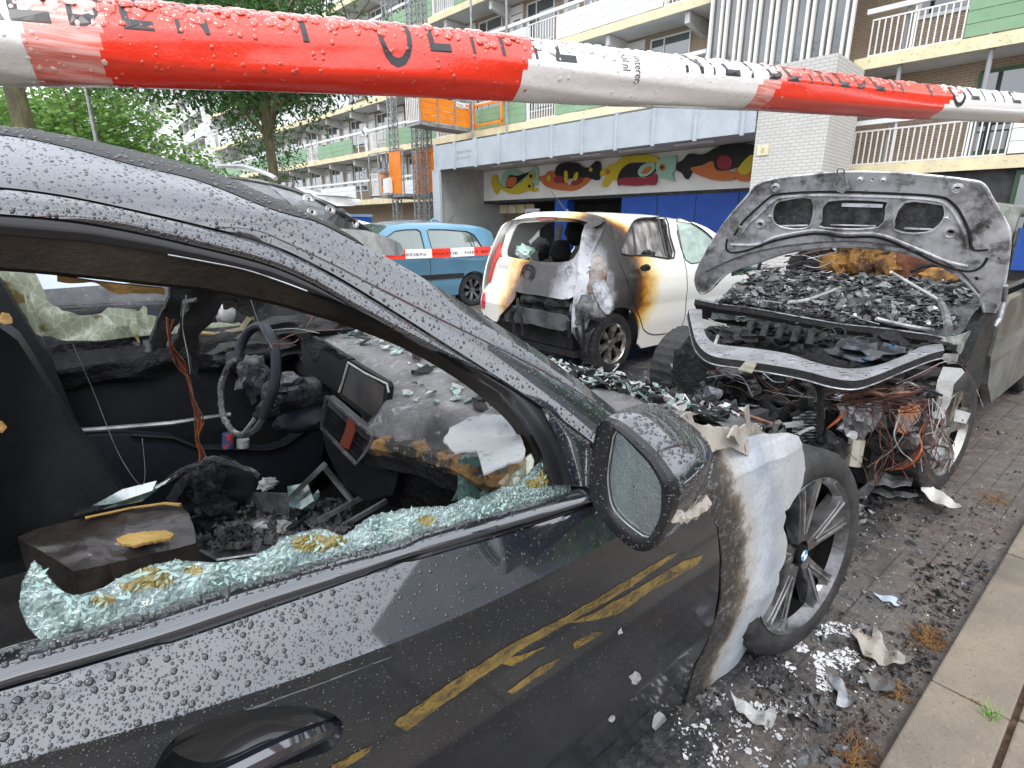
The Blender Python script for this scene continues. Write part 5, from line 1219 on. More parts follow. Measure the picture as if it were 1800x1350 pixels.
def sm2(pts, k=4, cl=True): return [(p.x, p.y) for p in smoothc([(a, b_, 0) for a, b_ in pts], k, cl)]
HO = [(1342,320),(1411,309),(1482,303),(1567,304),(1633,309),(1700,317),(1727,324),(1742,347),(1767,391),(1774,413),(1771,458),(1762,511),(1747,551),(1733,566),(1727,538),(1713,511),(1678,480),(1633,458),(1589,444),(1536,436),(1482,433),(1438,436),(1384,444),(1331,462),(1287,476),(1264,493),(1247,511),(1231,515),(1222,493),(1229,467),(1251,427),(1278,387),(1309,351)]
R1 = [(1362,360),(1380,351),(1427,349),(1427,391),(1411,402),(1376,400),(1358,387)]
R2 = [(1456,353),(1553,353),(1558,364),(1544,400),(1447,400),(1444,387)]
R3 = [(1589,356),(1647,358),(1660,364),(1658,387),(1629,409),(1571,404)]
def circ(u, v, r, ry=None, n=10): return [(u+r*math.cos(2*PI*k/n), v+(ry or r)*math.sin(2*PI*k/n)) for k in range(n)]
HOLES = [circ(1362, 331, 6, 5), circ(1682, 333, 7, 6), circ(1336, 395, 5), circ(1671, 410, 7, 6), circ(1533, 316, 3), circ(1290, 432, 3), circ(1736, 400, 3), circ(1755, 455, 2.5), circ(1716, 490, 4)]
def relief_h(u, v):       # pressed-in shape of the inner frame
    a = .012*math.sin((v-300)*.035)+.004*noise.noise(Vector((u*.03, v*.03, 0))); return a
q = MB(); panel(q, sm2(HO, 3), [sm2(R1, 2), sm2(R2, 2), sm2(R3, 2)]+HOLES, lambda u, v: hb_(u, v, relief_h(u, v)), 14, .012, tdir=(1, 0, .4)); bon = q.build('bonnet', mHood, c3, auto=30)
q = MB(); ring = [hb_(u, v, .01) for u, v in sm2(HO, 3)]; 
q.tube(ring+[ring[0]], .009, 6, caps=False); q.build('bonnet_rim', mHood, bon)
q = MB(); panel(q, sm2([(u+(1500-u)*.03, v+(400-v)*.04) for u, v in HO], 3), [], lambda u, v: hb_(u, v, .055+.01*noise.noise(Vector((u*.02, v*.02, 3)))), 20, .004, tdir=(1, 0, .4)); q.build('outer_skin', mHoodD, bon)
for R_ in (R1, R2, R3):
    q = MB(); rr = sm2(R_, 3); q.loft([[hb_(u, v, relief_h(u, v)-.002) for u, v in rr], [hb_(u, v, .05) for u, v in rr]], True); q.build('recess_wall', mHoodD, bon)
    q = MB(); l_ = [hb_(u, v, relief_h(u, v)-.004) for u, v in rr]; q.tube(l_+[l_[0]], .006, 5, caps=False); q.build('recess_lip', mHood, bon)
for a, b_, w1 in (((1480,360),(1552,362),.02), ((1372,397),(1420,396),.010), ((1590,401),(1640,403),.010), ((1460,395),(1540,397),.008), ((1560,350),(1572,395),.010), ((1438,350),(1436,395),.010)):
    q = MB(); q.obox(hb_(*a, .028), hb_(*b_, .028), w1, w1*.9, (1, 0, 0)); q.build('press_ridge', mHood, bon, smooth=False)
ARC = [(1291,413),(1306,390),(1331,366),(1352,348),(1372,341),(1456,337),(1589,341),(1650,346),(1670,354),(1687,373),(1704,409),(1710,438),(1737,439)]
LOW = [(1278,420),(1277,438),(1290,444),(1320,438),(1367,422),(1433,411),(1482,417),(1544,418),(1600,440),(1655,466),(1700,477),(1724,470),(1736,453)]
LOW2 = [(1240,478),(1290,455),(1340,440),(1400,430),(1482,424),(1560,430),(1640,452),(1690,480),(1722,515)]
for L_, r_, mt in ((ARC, .007, mCharMat), (LOW, .007, mCharMat), (LOW2, .005, mHoodD)):
    q = MB(); q.tube([hb_(u, v, relief_h(u, v)-.002) for u, v in sm2(L_, 6, False)], r_, 6); q.build('pressed_groove', mt, bon)
for L_ in ([(1300,418),(1316,394),(1340,372),(1360,353),(1380,346),(1456,343),(1589,347),(1645,352),(1664,360),(1679,378),(1696,412),(1700,436)], [(1284,430),(1330,430),(1367,416),(1433,405),(1482,411),(1544,412),(1604,434),(1660,458),(1700,468)]):
    q = MB(); q.tube([hb_(u, v, relief_h(u, v)-.006) for u, v in sm2(L_, 6, False)], .009, 6); q.build('pressed_bead', mHood, bon)
for (u, v, r) in ((1336,395,.035), (1671,410,.042), (1362,331,.03), (1682,333,.03), (1300,400,.015), (1352,382,.014), (1511,317,.016), (1552,318,.014), (1663,385,.014)):
    q = MB(); c_ = hb_(u, v, -.012); q.lathe([(r, .014), (r*.9, .0), (r*.62, -.004), (r*.5, .004), (r*.45, .03)], c_, HPn, 8 if r > .03 else 14); q.build('striker_boss', mHood, bon)
q = MB(); lt = [hb_(u, v, -.03) for u, v in ((1470,325),(1472,300),(1474,296),(1482,296),(1484,300),(1485,325))]; q.tube(lt, .004, 6); q.build('latch_hoop', mBright, bon)
q = MB(); q.prism([hb_(u, v, -.02) for u, v in ((1465,318),(1488,316),(1492,332),(1480,340),(1466,334))], (.01, 0, 0)); q.build('latch_plate', mHood, bon, smooth=False)
q = MB(); q.prism([hb_(u, v, -.02) for u, v in ((1715,395),(1740,382),(1744,390),(1722,402))], (.02, 0, 0)); q.build('hinge_tab', mAlu, bon, smooth=False)
# radiator cross panel
def zx(u, v, d=0):
    z = .74
    for _ in range(8): p = hz(u, v, z+d); z = .60+.065*p.x
    return hz(u, v, z+d)
XI = [(1234,544),(1237,578),(1256,603),(1324,612),(1387,622),(1433,637),(1480,647),(1511,647),(1542,642),(1589,625),(1620,609),(1656,604)]
XO = [(1210,544),(1217,578),(1227,606),(1253,626),(1306,634),(1371,644),(1418,653),(1464,665),(1505,669),(1542,659),(1589,640),(1636,622),(1660,616)]
q = MB(); A_ = [zx(p.x, p.y) for p in arcs(smoothc([(a, b_, 0) for a, b_ in XI], 5), 70)]; B_ = [zx(p.x, p.y) for p in arcs(smoothc([(a, b_, 0) for a, b_ in XO], 5), 70)]
q.loft([[p+Vector((0, 0, -.03)) for p in A_], A_, [a.lerp(b_, .5)+Vector((0, 0, .004)) for a, b_ in zip(A_, B_)], B_], False)
mX = M('grey_cross_panel', (.20, .20, .21), .4, .3, col2=(.31, .31, .33), scale=7, col3=(.07, .07, .07), bmp=.3, bscale=60)
xp = q.build('radiator_panel', mX, c3, auto=40)
q = MB(); q.loft([B_, [p+Vector((-.003, 0, -.028)) for p in B_], [p+Vector((-.012, 0, -.034)) for p in B_], [p+Vector((-.013, 0, -.040)) for p in B_]], False); q.build('panel_flange', mCharMat, xp)
q = MB(); q.tube([p+Vector((-.010, 0, -.036)) for p in B_], .004, 5); q.build('flange_edge', mAlu, xp)
random.seed(8)
for i in range(58):
    k = random.uniform(1, 69); k0 = int(k); f_ = random.uniform(.15, .85); p = A_[k0].lerp(B_[k0], f_)+Vector((0, 0, .0045)); r = random.choice((.003, .003, .004, .009, .012)) if i > 6 else .013
    q = MB(); q.lathe([(0, 0), (r, 0), (r*1.0, -.002)], p, (0, 0, 1), 10); o = q.build('punched_hole', mDark, xp)
    if r > .008: q = MB(); q.lathe([(r, -.003), (r*1.25, .001), (r*1.45, -.004)], p, (0, 0, 1), 14); q.build('hole_lip', mX, o)
q = MB(); q.prism([zx(u, v) for u, v in ((1312,633),(1333,630),(1330,640),(1322,655),(1297,650))], (0, 0, -.004)); q.build('latch_bracket', M('khaki_bracket', (.30, .29, .22), .5, .3, col2=(.15, .14, .1), scale=15), xp, smooth=False)
# engine, cowl and debris as height fields
def field(name, s0, s1, n0, n1, fz, mat, NI=70, NJ=70, parent=c3, skirt=True):
    vs = []
    for i in range(NI+1):
        for j in range(NJ+1): s = lerp(s0, s1, i/NI); n = lerp(n0, n1, j/NJ); vs.append((s, n, fz(s, n)))
    if skirt:
        for i in range(NI+1): vs.append((s0+(s1-s0)*i/NI, n0, .1))
        for j in range(NJ+1): vs.append((s0, lerp(n0, n1, j/NJ), .1))
    fs = [(i*(NJ+1)+j, i*(NJ+1)+j+1, (i+1)*(NJ+1)+j+1, (i+1)*(NJ+1)+j) for i in range(NI) for j in range(NJ)]
    if skirt:
        o = (NI+1)*(NJ+1); fs += [(i*(NJ+1), (i+1)*(NJ+1), o+i+1, o+i) for i in range(NI)]; o2 = o+NI+1; fs += [(j+1, j, o2+j, o2+j+1) for j in range(NJ)]
    q = MB(); q.add(vs, fs); return q.build(name, mat, parent)
N3 = noise.noise
def eng(s, n):
    z = .63+.05*N3(Vector((s*5, n*5, 1)))+.035*N3(Vector((s*14, n*14, 2)))+.014*N3(Vector((s*38, n*38, 2)))
    if 1.35 < n < 2.0 and 2.95 < s < 3.5: z += .045+.018*math.sin(n*62+s*12)
    z -= .10*sstep(3.15, 2.98, s); z += .02*sstep(3.5, 3.8, s)
    return z
field('engine', 2.98, 3.95, .80, 1.98, eng, mChar, 100, 130)
random.seed(90)
for k_ in range(85):
    u, v = random.uniform(1215, 1640), random.uniform(650, 800)
    if v > 720 and u < 1290: continue
    mt = random.choice((mChar, mChar, mCharMat, mAshP, mAlu, mChar)); lump(hs(u, v, random.uniform(2.72, 2.97)), random.uniform(.014, .05), 'charred_lump' if mt in (mChar, mCharMat) else 'ash_lump', mt, c3, (random.uniform(.6, 1.3), random.uniform(.6, 2.2), random.uniform(.4, 1.2)), .7, 14, 2, 200+k_)
for k_ in range(22):
    u, v = random.uniform(1220, 1600), random.uniform(660, 780); q = MB(); a = random.uniform(-.6, .6); l_ = random.uniform(20, 60)
    q.tube(smoothc([hs(u, v, 2.8), hs(u+l_*.5, v+l_*a+random.uniform(-12, 12), 2.74), hs(u+l_, v+l_*a, 2.8)], 4), random.uniform(.004, .014), 7, jit=.12); q.build('burnt_pipe', random.choice((mChar, mCharMat, mAlu, mAshP)), c3)
lump(zx(1530, 622, -.05), .13, 'melted_battery', M('blue_black_melt', (.012, .013, .016), .3, col2=(.02, .09, .16), scale=13, lo=.55, hi=.66, bmp=1, bscale=28, coat=.5), c3, (1.1, 1.25, .45), .5, seed=50)
for k_, (u, v, dz, r) in enumerate(((1290,590,-.02,.09), (1340,580,-.03,.07), (1390,590,-.03,.08), (1440,600,-.04,.06), (1560,600,.0,.07), (1590,612,-.02,.05), (1650,610,-.03,.06), (1265,580,-.03,.05))):
    lump(zx(u, v, dz), r, 'engine_lump', mChar, c3, (1.1, 1, .5), .8, seed=60+k_)
for k_ in range(5):
    a = zx(1330+k_*26, 572+k_*4, -.01); q = MB(); q.tube(smoothc([a, a+Vector((-.10, -.02, .03)), a+Vector((-.2, -.05, -.03))], 5), [.02]*10+[.022], 8, jit=.2); q.build('intake_runner', mChar, c3)
for (u, v) in ((1455, 590), (1472, 588)): q = MB(); q.lathe([(.035, 0), (.045, .01), (.035, .02)], zx(u, v, -.03), (-1, -.2, .6), 14); q.build('pulley_ring', mCharMat, c3)
# scuttle: slumped windscreen, glass and burnt cloth
def cowl(s, n):
    z = .815+.085*sstep(3.82, 4.08, s)+.10*sstep(3.9, 4.6, s)+.03*N3(Vector((s*4, n*4, 8)))+.02*N3(Vector((s*13, n*13, 9)))+.008*N3(Vector((s*40, n*40, 9)))-.02*(1-sstep(.7, 2.2, n))
    return z+.03*sstep(3.85, 3.75, s)*0-.12*sstep(3.81, 3.79, s)
mSlump, t, b = newmat('slumped_windscreen'); v = coord(t)
c = mixc(t, mrange(t, nse(t, v, 6, 8, .7), .38, .6), (.14, .16, .155), (.035, .036, .038)); c = mixc(t, mrange(t, nse(t, v, 14, 7, .8), .58, .66), c, (.40, .42, .42)); c = mixc(t, mrange(t, nse(t, v, 5, 4, .5), .64, .7), c, (.30, .18, .13))
link(t, c, b.inputs['Base Color']); b.inputs['Roughness'].default_value = .3; bump(t, b, nse(t, v, 32, 8, .8), 1, .025)
field('windscreen_debris', 3.78, 4.75, .72, 2.22, cowl, mSlump, 80, 110, skirt=False)
random.seed(17); q1, q2, q3_ = [], [], []
for _ in range(950):
    s = 3.79+.92*random.random()**1.3; n = random.uniform(.8, 2.2); random.choice((q1, q2, q3_)).append((Vector((s, n, cowl(s, n)+.01)), random.uniform(.015, .06), (0, 0, 1), .5))
for _ in range(420):
    s = random.uniform(3.78, 3.98); n = random.uniform(.75, 2.2); random.choice((q1, q2, q3_)).append((Vector((s, n, cowl(max(s, 3.85), n)+random.uniform(0, .03))), random.uniform(.008, .04), (-.4, 0, 1), .9))
for k_ in range(46):
    s = random.uniform(3.79, 3.95); n = random.uniform(.8, 2.15); mt = random.choice((mChar, mCharMat, mAshP, mAlu)); lump(Vector((s, n, cowl(max(s, 3.85), n)-.01)), random.uniform(.012, .035), 'charred_lump' if mt in (mChar, mCharMat) else 'ash_lump', mt, c3, (random.uniform(.6, 1.2), random.uniform(.8, 3), random.uniform(.4, 1)), .7, 14, 2, 300+k_)
mChipG = M('sooty_glass_chips', (.20, .22, .215), .2, col2=(.05, .055, .055), scale=18, coat=.8, col3=(.4, .42, .41))
for l_, mt, nm in ((q1, mChipG, 'windscreen_fragments'), (q2, mChar, 'char_flakes'), (q3_, mAshP, 'pale_fragments')): q = MB(); flakes(q, l_, 0, .25); q.build(nm, mt, c3, smooth=False, kind='stuff')
q = MB(); bar = [hs(u, v, 3.78) for u, v in ((1222,526),(1262,534),(1330,543),(1400,556),(1480,570),(1560,578),(1630,588),(1690,600))]; bar = [p for p in bar]
lo_ = [p+Vector((-.012, 0, -.035)) for p in bar]; q.loft([[p+Vector((.05, 0, .0)) for p in bar], bar, lo_, [p+Vector((.1, 0, -.12)) for p in lo_]], False); q.build('bulkhead_rail', mCharMat, c3)
q = MB(); q.tube(bar, .006, 6, jit=.3); q.build('rail_edge', mAlu, c3)
def wst(pts, dz, r, name, mat, flat=None):
    q = MB(); P_ = [hz(u, v, z) for u, v, z in pts]; q.tube(smoothc(P_, 5), r, 6); return q.build(name, mat, c3)
wst([(1566,478,1.10),(1590,492,1.05),(1630,515,1.0),(1652,528,.98)], 0, .0075, 'wiper_arm', M('white_wiper', (.62,.62,.62), .4, .3)); wst([(1652,528,.98),(1662,550,.96),(1667,578,.94)], 0, .016, 'wiper_base', mBright)
q = MB(); q.tube([hz(u, v, 1.0) for u, v in ((1535,470),(1545,458),(1560,456),(1572,464),(1566,476),(1590,490))], .004, 6); q.build('bent_hoop', mBright, c3)
wst([(1386,531,.99),(1415,528,.99),(1445,518,.99),(1478,505,1.0)], 0, .009, 'perforated_strip', mAshL); wst([(1473,540,.97),(1484,528,.98),(1496,521,.98)], 0, .014, 'wiper_pivot', mBright); wst([(1474,525,1.0),(1482,512,1.02),(1490,528,.98)], 0, .004, 'thin_rod', mChar)
wst([(1245,560,.84),(1270,572,.80),(1296,577,.78)], 0, .003, 'stay_rod', mBright); wst([(1480,548,.97),(1510,560,.93),(1545,570,.9)], 0, .003, 'stay_rod', mBright); wst([(1540,560,.95),(1590,572,.92),(1640,580,.9)], 0, .010, 'wiper_linkage', mAlu); wst([(1340,528,1.0),(1375,533,.98)], 0, .004, 'stay_rod', mAlu); wst([(1254,612,.75),(1262,590,.8)], 0, .008, 'stay_rod', mAshL)
# burnt seats behind
mSeatF = M('scorched_seat_foam', (.30, .15, .035), .9, col2=(.07, .035, .02), scale=9, lo=.45, hi=.6, col3=(.6, .4, .12), bmp=1, bscale=30); mSeatB = M('scorched_brown_seat', (.28, .10, .05), .85, col2=(.08, .03, .02), scale=6, bmp=.6)
def cush(s, n, z, a, b_, c_, name, mat, sd): return lump(Vector((s, n, z)), 1, name, mat, c3, (a, b_, c_), .25, 10, 3, sd)
def at3(u, v, s): return hs(u, v, s)
for k_, (u, v, s, a, b_, c_, mt) in enumerate(((1465,470,5.2,.14,.17,.13,mSeatF), (1525,462,5.2,.14,.16,.15,mSeatF), (1570,472,5.1,.12,.13,.12,mSeatF), (1500,440,5.5,.08,.10,.13,mSeatF), (1616,462,5.1,.12,.18,.20,mSeatB), (1410,470,5.0,.12,.12,.14,mChar), (1440,450,5.3,.1,.12,.10,mCharMat), (1660,490,4.7,.1,.14,.08,mSeatF), (1560,445,5.4,.1,.2,.1,mChar))):
    p = at3(u, v, s); cush(p.x, p.y, p.z, a, b_, c_, 'burnt_seat' if mt in (mSeatF, mSeatB) else 'charred_lump', mt, 80+k_)
for p_ in (((1345,430),(1330,486),4.6,.014), ((1420,420),(1400,480),4.9,.03), ((1380,450),(1440,445),4.9,.008), ((1690,470),(1640,455),4.8,.016)):
    q = MB(); q.tube([at3(*p_[0], p_[2]), at3(*p_[1], p_[2])], p_[3], 8, jit=.2); q.build('burnt_strut', mChar, c3)
q = MB(); q.tube(smoothc([at3(u, v, 4.5) for u, v in ((1600,478),(1625,468),(1655,468),(1690,485),(1705,510))], 5), .012, 8); q.build('steering_rim', mChar, c3)
for k_ in range(26):
    u, v = random.uniform(1270, 1420), random.uniform(445, 490); q = MB(); a = random.uniform(-1, 1)
    q.tube(smoothc([at3(u, v, 4.6), at3(u+25, v+10*a, 4.65), at3(u+55, v+random.uniform(-14, 14), 4.7)], 4), random.uniform(.002, .006), 5); q.build('burnt_wire', random.choice((mChar, mAlu, mWireD)), c3)
lump(at3(1300, 470, 4.5), .09, 'glass_clump', mChip, c3, (1, 1.2, .7), .8, seed=95); lump(at3(1330, 482, 4.5), .06, 'glass_clump', mAshL, c3, (1, 1.2, .5), .8, seed=96)
# body side nearest the kerb: wing, door, pillar, roof
mSide = M('scorched_silver_side', (.20, .215, .195), .4, .4, col2=(.09, .095, .085), scale=3.5, col3=(.07, .07, .06), coat=.4)
def sd3(p, off=0): return hn(p[0], p[1], .66+off)
q = MB(); q.prism([Vector((s, .64, z)) for s, z in ((4.32,.86),(4.45,.93),(6.6,.98),(6.7,.35),(6.4,.22),(4.7,.22),(4.42,.40),(4.30,.6))], (0, .05, 0)); q.build('side_door', mSide, c3, smooth=False)
q = MB(); q.prism([Vector((s, .655, z)) for s, z in ((3.78,.62),(3.95,.83),(4.30,.88),(4.28,.35),(3.95,.25))], (0, .1, 0)); q.build('hinge_pillar', mChar, c3, smooth=False)
q = MB(); q.tube(smoothc([(4.25, .70, .90), (4.6, .76, 1.15), (5.0, .82, 1.36), (5.4, .86, 1.46), (6.4, .88, 1.48)], 6), .045, 10); q.build('roof_frame', mSide, c3)
q = MB(); vs = []; 
for i in range(13):
    for j in range(15): s = 4.95+1.9*i/12; n = .84+1.2*j/14; vs.append((s, n, 1.39+.12*math.sin(PI*j/14)**.6+.07*sstep(4.95, 5.5, s)))
q.add(vs, [(i*15+j, i*15+j+1, (i+1)*15+j+1, (i+1)*15+j) for i in range(12) for j in range(14)]); q.build('roof', mSide, c3)
q = MB(); q.bx(5.35, 5.45, .72, .80, .9, 1.45); q.build('centre_pillar', mChar, c3, smooth=False)
q = MB(); q.bx(4.75, 6.6, .72, .73, .9, 1.35); q.build('side_window', mWin, c3, smooth=False)
q = MB(); q.bx(4.4, 7.2, 2.1, 2.18, .2, .9); q.bx(7.1, 7.2, .7, 2.2, .3, 1.2); q.bx(4.4, 7.1, .7, 2.1, .2, .25); q.build('far_side', mCharMat, c3, smooth=False)
q = MB(); pts_ = [(1648,618),(1656,600),(1668,592),(1695,586),(1730,575),(1750,548),(1758,560),(1752,600),(1740,640),(1722,690),(1735,700),(1712,670),(1700,648),(1680,640),(1665,640)]
panel(q, [(p.x+random.uniform(-2, 2), p.y+random.uniform(-2, 2)) for p in dens([(a, b_, 0) for a, b_ in pts_], 10, True)], [], lambda u, v: hn(u, v, .70-.00035*(u-1700)+.02*N3(Vector((u*.04, v*.04, 0)))), 10, .006, tdir=(0, 1, 0)); q.build('crumpled_wing', M('crumpled_wing_steel', (.36,.36,.35), .45, .4, col2=(.14,.14,.13), scale=8, col3=(.6,.6,.58), bmp=.8, bscale=30), c3)
q = MB(); q.tube([hn(u, v, .62) for u, v in ((1768,502),(1765,530),(1757,560),(1748,575))], [.012, .014, .014, .01], 8); q.build('bonnet_hinge', mBright, c3)
# wheels
w3 = wheel(c3, (3.47, .60, .315), .33, .22, (-.10, -1, .02), .70, 5, rm=M('grey_alloy', (.38, .37, .34), .3, .85, col2=(.12, .11, .1), scale=8, coat=.4), phase=.2)
wheel(c3, (3.62, 2.38, .31), .32, .22, (.06, 1, .0), .70, 5, phase=.5)
wheel(c3, (6.2, .66, .32), .32, .2, (0, -1, 0), .70, 5, phase=.5)
# front end jumble
for k_, (u, v, s, r, sq, mt) in enumerate(((1275,690,2.95,.09,(1,1.4,.8),mChar), (1240,700,3.0,.07,(1,1,1.3),mAshP), (1330,700,2.9,.10,(1,1.3,.9),mChar), (1200,665,3.2,.07,(1,1,1),mAshP), (1380,745,2.75,.09,(1,1.5,.7),mChar), (1290,740,2.8,.09,(1,1.2,.8),mCharMat), (1430,730,2.7,.08,(1,1,1.4),mCharMat), (1470,690,2.8,.10,(1,1.4,.6),mChar), (1540,700,2.8,.09,(1,1.2,.8),mChar), (1600,700,2.9,.09,(1,1,.9),mCharMat), (1500,740,2.65,.07,(1,.9,1.2),mAlu), (1620,680,3.0,.08,(1,1.3,.6),mChar), (1560,780,2.75,.08,(1,1.3,.7),mCharMat), (1350,780,2.6,.08,(1,1.4,.7),mChar), (1455,790,2.5,.07,(1,1,1),mChar), (1310,800,2.4,.06,(1,1.5,.6),mAshP))):
    lump(hs(u, v, s), r, 'charred_lump' if mt in (mChar, mCharMat) else 'ash_lump', mt, c3, sq, .6, seed=120+k_)
q = MB(); q.bx(3.0, 3.05, .85, 1.95, .12, .58); q.bx(3.02, 3.9, .95, 2.1, .1, .35); q.build('front_core', mCharMat, c3, smooth=False)
q = MB()
for k_ in range(16):
    a = hs(1282+k_*5.2, 648+k_*1.2, 2.9); q.obox(a, a+Vector((0, 0, -.11)), .007, .05)
q.build('alternator_fins', mChar, c3, smooth=False)
for pts, s, r, mt, nm in (([(1335,700),(1360,725),(1372,735),(1392,715),(1420,712),(1450,722)], 2.72, .026, mCharMat, 'coolant_hose'), ([(1180,640),(1205,680),(1235,700),(1225,720)], 3.0, .012, mAlu, 'stay_rod'), ([(1255,705),(1250,760)], 2.75, .03, M('olive_bracket', (.30,.29,.23), .5, .3, col2=(.1,.1,.08), scale=9), 'chassis_leg'), ([(1385,722),(1372,760),(1375,800)], 2.7, .022, mCharMat, 'coolant_hose'), ([(1310,715),(1325,760),(1360,790)], 2.7, .015, mChar, 'coolant_hose')):
    q = MB(); q.tube(smoothc([hs(u, v, s) for u, v in pts], 5), r, 9, jit=.08); q.build(nm, mt, c3)
q = MB(); q.lathe([(0, 0), (.022, 0), (.032, .01), (.032, .04)], hs(1324, 688, 2.7), (1, .2, 0), 16); q.build('pulley', mAshP, c3)
# radiator remains with fins
q = MB(); rp = [(1436,676),(1448,678),(1446,760),(1446,838),(1400,836),(1392,800),(1394,735),(1412,728),(1430,720)]
panel(q, [(p.x+random.uniform(-3, 2), p.y+random.uniform(-2, 2)) for p in dens([(a, b_, 0) for a, b_ in rp], 6, True)], [], lambda u, v: hs(u, v, 2.52+.012*math.sin(v*1.1)), 5, .012, tdir=(1, 0, 0), grid2=1.5); q.build('radiator_fins', M('ashy_fins', (.45,.45,.46), .6, .3, col2=(.08,.08,.08), scale=14, lo=.42, hi=.58, sc3=(1,1,6)), c3, smooth=False)
q = MB(); q.obox(hs(1443,674,2.5), hs(1441,836,2.5), .02, .03); q.build('radiator_tank', mCharMat, c3, smooth=False)
q = MB(); q.obox(hs(1340,752,2.4), hs(1412,744,2.45), .03, .018); q.build('toothed_rail', mAshL, c3, smooth=False)
# headlamp brackets and lamps at the kerb side
mBrk = M('pale_bracket', (.56,.57,.57), .45, .2, col2=(.38,.38,.36), scale=9, col3=(.12,.11,.1))
def br(pts, s, th, name='lamp_bracket', mat=mBrk, holes=[]):
    q = MB(); panel(q, pts, holes, lambda u, v: hs(u, v, s+.0004*(u-1650)), 12, th, tdir=(1, 0, 0)); return q.build(name, mat, c3, smooth=False)
br([(1658,645),(1690,648),(1695,655),(1676,676),(1672,702),(1668,712),(1655,735),(1640,735),(1636,726),(1572,722),(1562,712),(1580,700),(1632,706),(1645,685),(1648,668)], 2.86, .006)
br([(1640,730),(1652,724),(1662,730),(1658,736),(1645,736)], 2.84, .004, holes=[circ(1652,730,2)])
br([(1680,720),(1706,727),(1698,745),(1676,740)], 2.84, .004, holes=[circ(1692,739,2)]); br([(1650,682),(1672,690),(1668,704),(1650,700)], 2.83, .004)
br([(1560,700),(1572,720),(1556,735),(1560,760),(1590,770),(1575,785),(1545,760),(1540,735)], 2.82, .008, 'lamp_carrier', M('yellowed_bracket', (.42,.40,.30), .5, .2, col2=(.2,.17,.1), scale=8), [circ(1558,755,3)])
q = MB(); lp = [hs(u, v, 2.72) for u, v in ((1583,712),(1600,707),(1616,713),(1608,745),(1590,763),(1572,757),(1575,735))]; q.prism(lp, (.06, 0, 0)); q.build('side_lamp', M('melted_lamp', (.30,.28,.27), .3, col2=(.70,.22,.05), scale=14, lo=.48, hi=.6, col3=(.06,.06,.06), bmp=.8, bscale=40, coat=.4), c3, smooth=False)
q = MB(); lp = [hs(u, v, 2.66) for u, v in ((1490,718),(1512,710),(1545,712),(1546,735),(1532,760),(1512,758),(1492,772),(1487,745))]; q.prism(lp, (.10, 0, .01)); q.build('lamp_housing', mAlu, c3, smooth=False)
q = MB(); q.tube([hs(1505,772,2.62), hs(1498,818,2.6)], [.034, .038], 8, jit=.1); q.build('chassis_horn', M('pale_olive_steel', (.40,.39,.33), .45, .3, col2=(.25,.22,.14), scale=8, bmp=.4), c3)
# wire tangle
random.seed(44)
mW1 = M('rusty_wire', (.13, .05, .035), .7, .2, col2=(.06, .035, .03), scale=30); mW2 = M('orange_wire', (.60, .13, .03), .5, col2=(.35, .08, .03), scale=20)
def w3_(pts, s, r, mat, k=5):
    q = MB(); q.tube(smoothc([hs(u, v, s+random.uniform(-.05, .05)) for u, v in pts], k), r, 5); q.build('burnt_wire', mat, c3)
for k_ in range(30):
    u, v = random.uniform(1450, 1500), random.uniform(685, 720); a = [(u, v)]
    for _ in range(4): u += random.uniform(18, 48); v += random.uniform(-14, 12); a.append((u, v))
    w3_(a, 2.62, random.uniform(.0012, .0028), random.choice((mW1, mW1, mWireD)))
for k_ in range(24):
    u, v = random.uniform(1500, 1660), random.uniform(690, 740); a = [(u, v)]
    for _ in range(5): u += random.uniform(-26, 26); v += random.uniform(8, 34); a.append((u, v))
    w3_(a, 2.6, random.uniform(.0012, .0025), random.choice((mW1, mW1, mWireD, mAshL)))
for k_ in range(9): w3_([(1555+k_, 826), (1585+k_*1.5, 812+k_), (1612+k_, 785+k_), (1625-k_, 760), (1636, 730)], 2.6, .0022, random.choice((mW1, mW2, mW1)))
for k_ in range(6): w3_([(1488,722), (1478-k_, 730+k_*2), (1462-k_*2, 745+k_*2)], 2.55, .002, mW2)
for k_ in range(3): w3_([(1575,675), (1620,655+k_*3), (1660,636), (1690,642), (1712,675), (1728,715)], 2.7, .0016, random.choice((mW1, mAlu)))
for k_ in range(12):
    u, v = random.uniform(1240, 1400), random.uniform(650, 700); w3_([(u, v), (u+30, v+random.uniform(-12, 22)), (u+60, v+random.uniform(-5, 30)), (u+80, v+random.uniform(0, 40))], 2.72, random.uniform(.0015, .004), random.choice((mW1, mWireD, mAlu)))
w3_([(1290,668), (1360,690), (1440,700), (1480,704)], 2.6, .002, mAlu); w3_([(1330,662), (1352,682), (1385,672), (1395,650)], 2.65, .0025, mW1)
w3_([(1480,700),(1530,690),(1570,700),(1620,685)], 2.6, .010, mW1); w3_([(1470,712),(1520,706),(1560,694),(1600,690)], 2.62, .008, mWireD)
for k_ in range(8): u = random.uniform(1640, 1720); w3_([(1600+k_*8, 700), (1640, 740+k_*5), (1670, 790), (1668-k_*2, 830)], 2.62, .0012, random.choice((mW1, mAshL)))
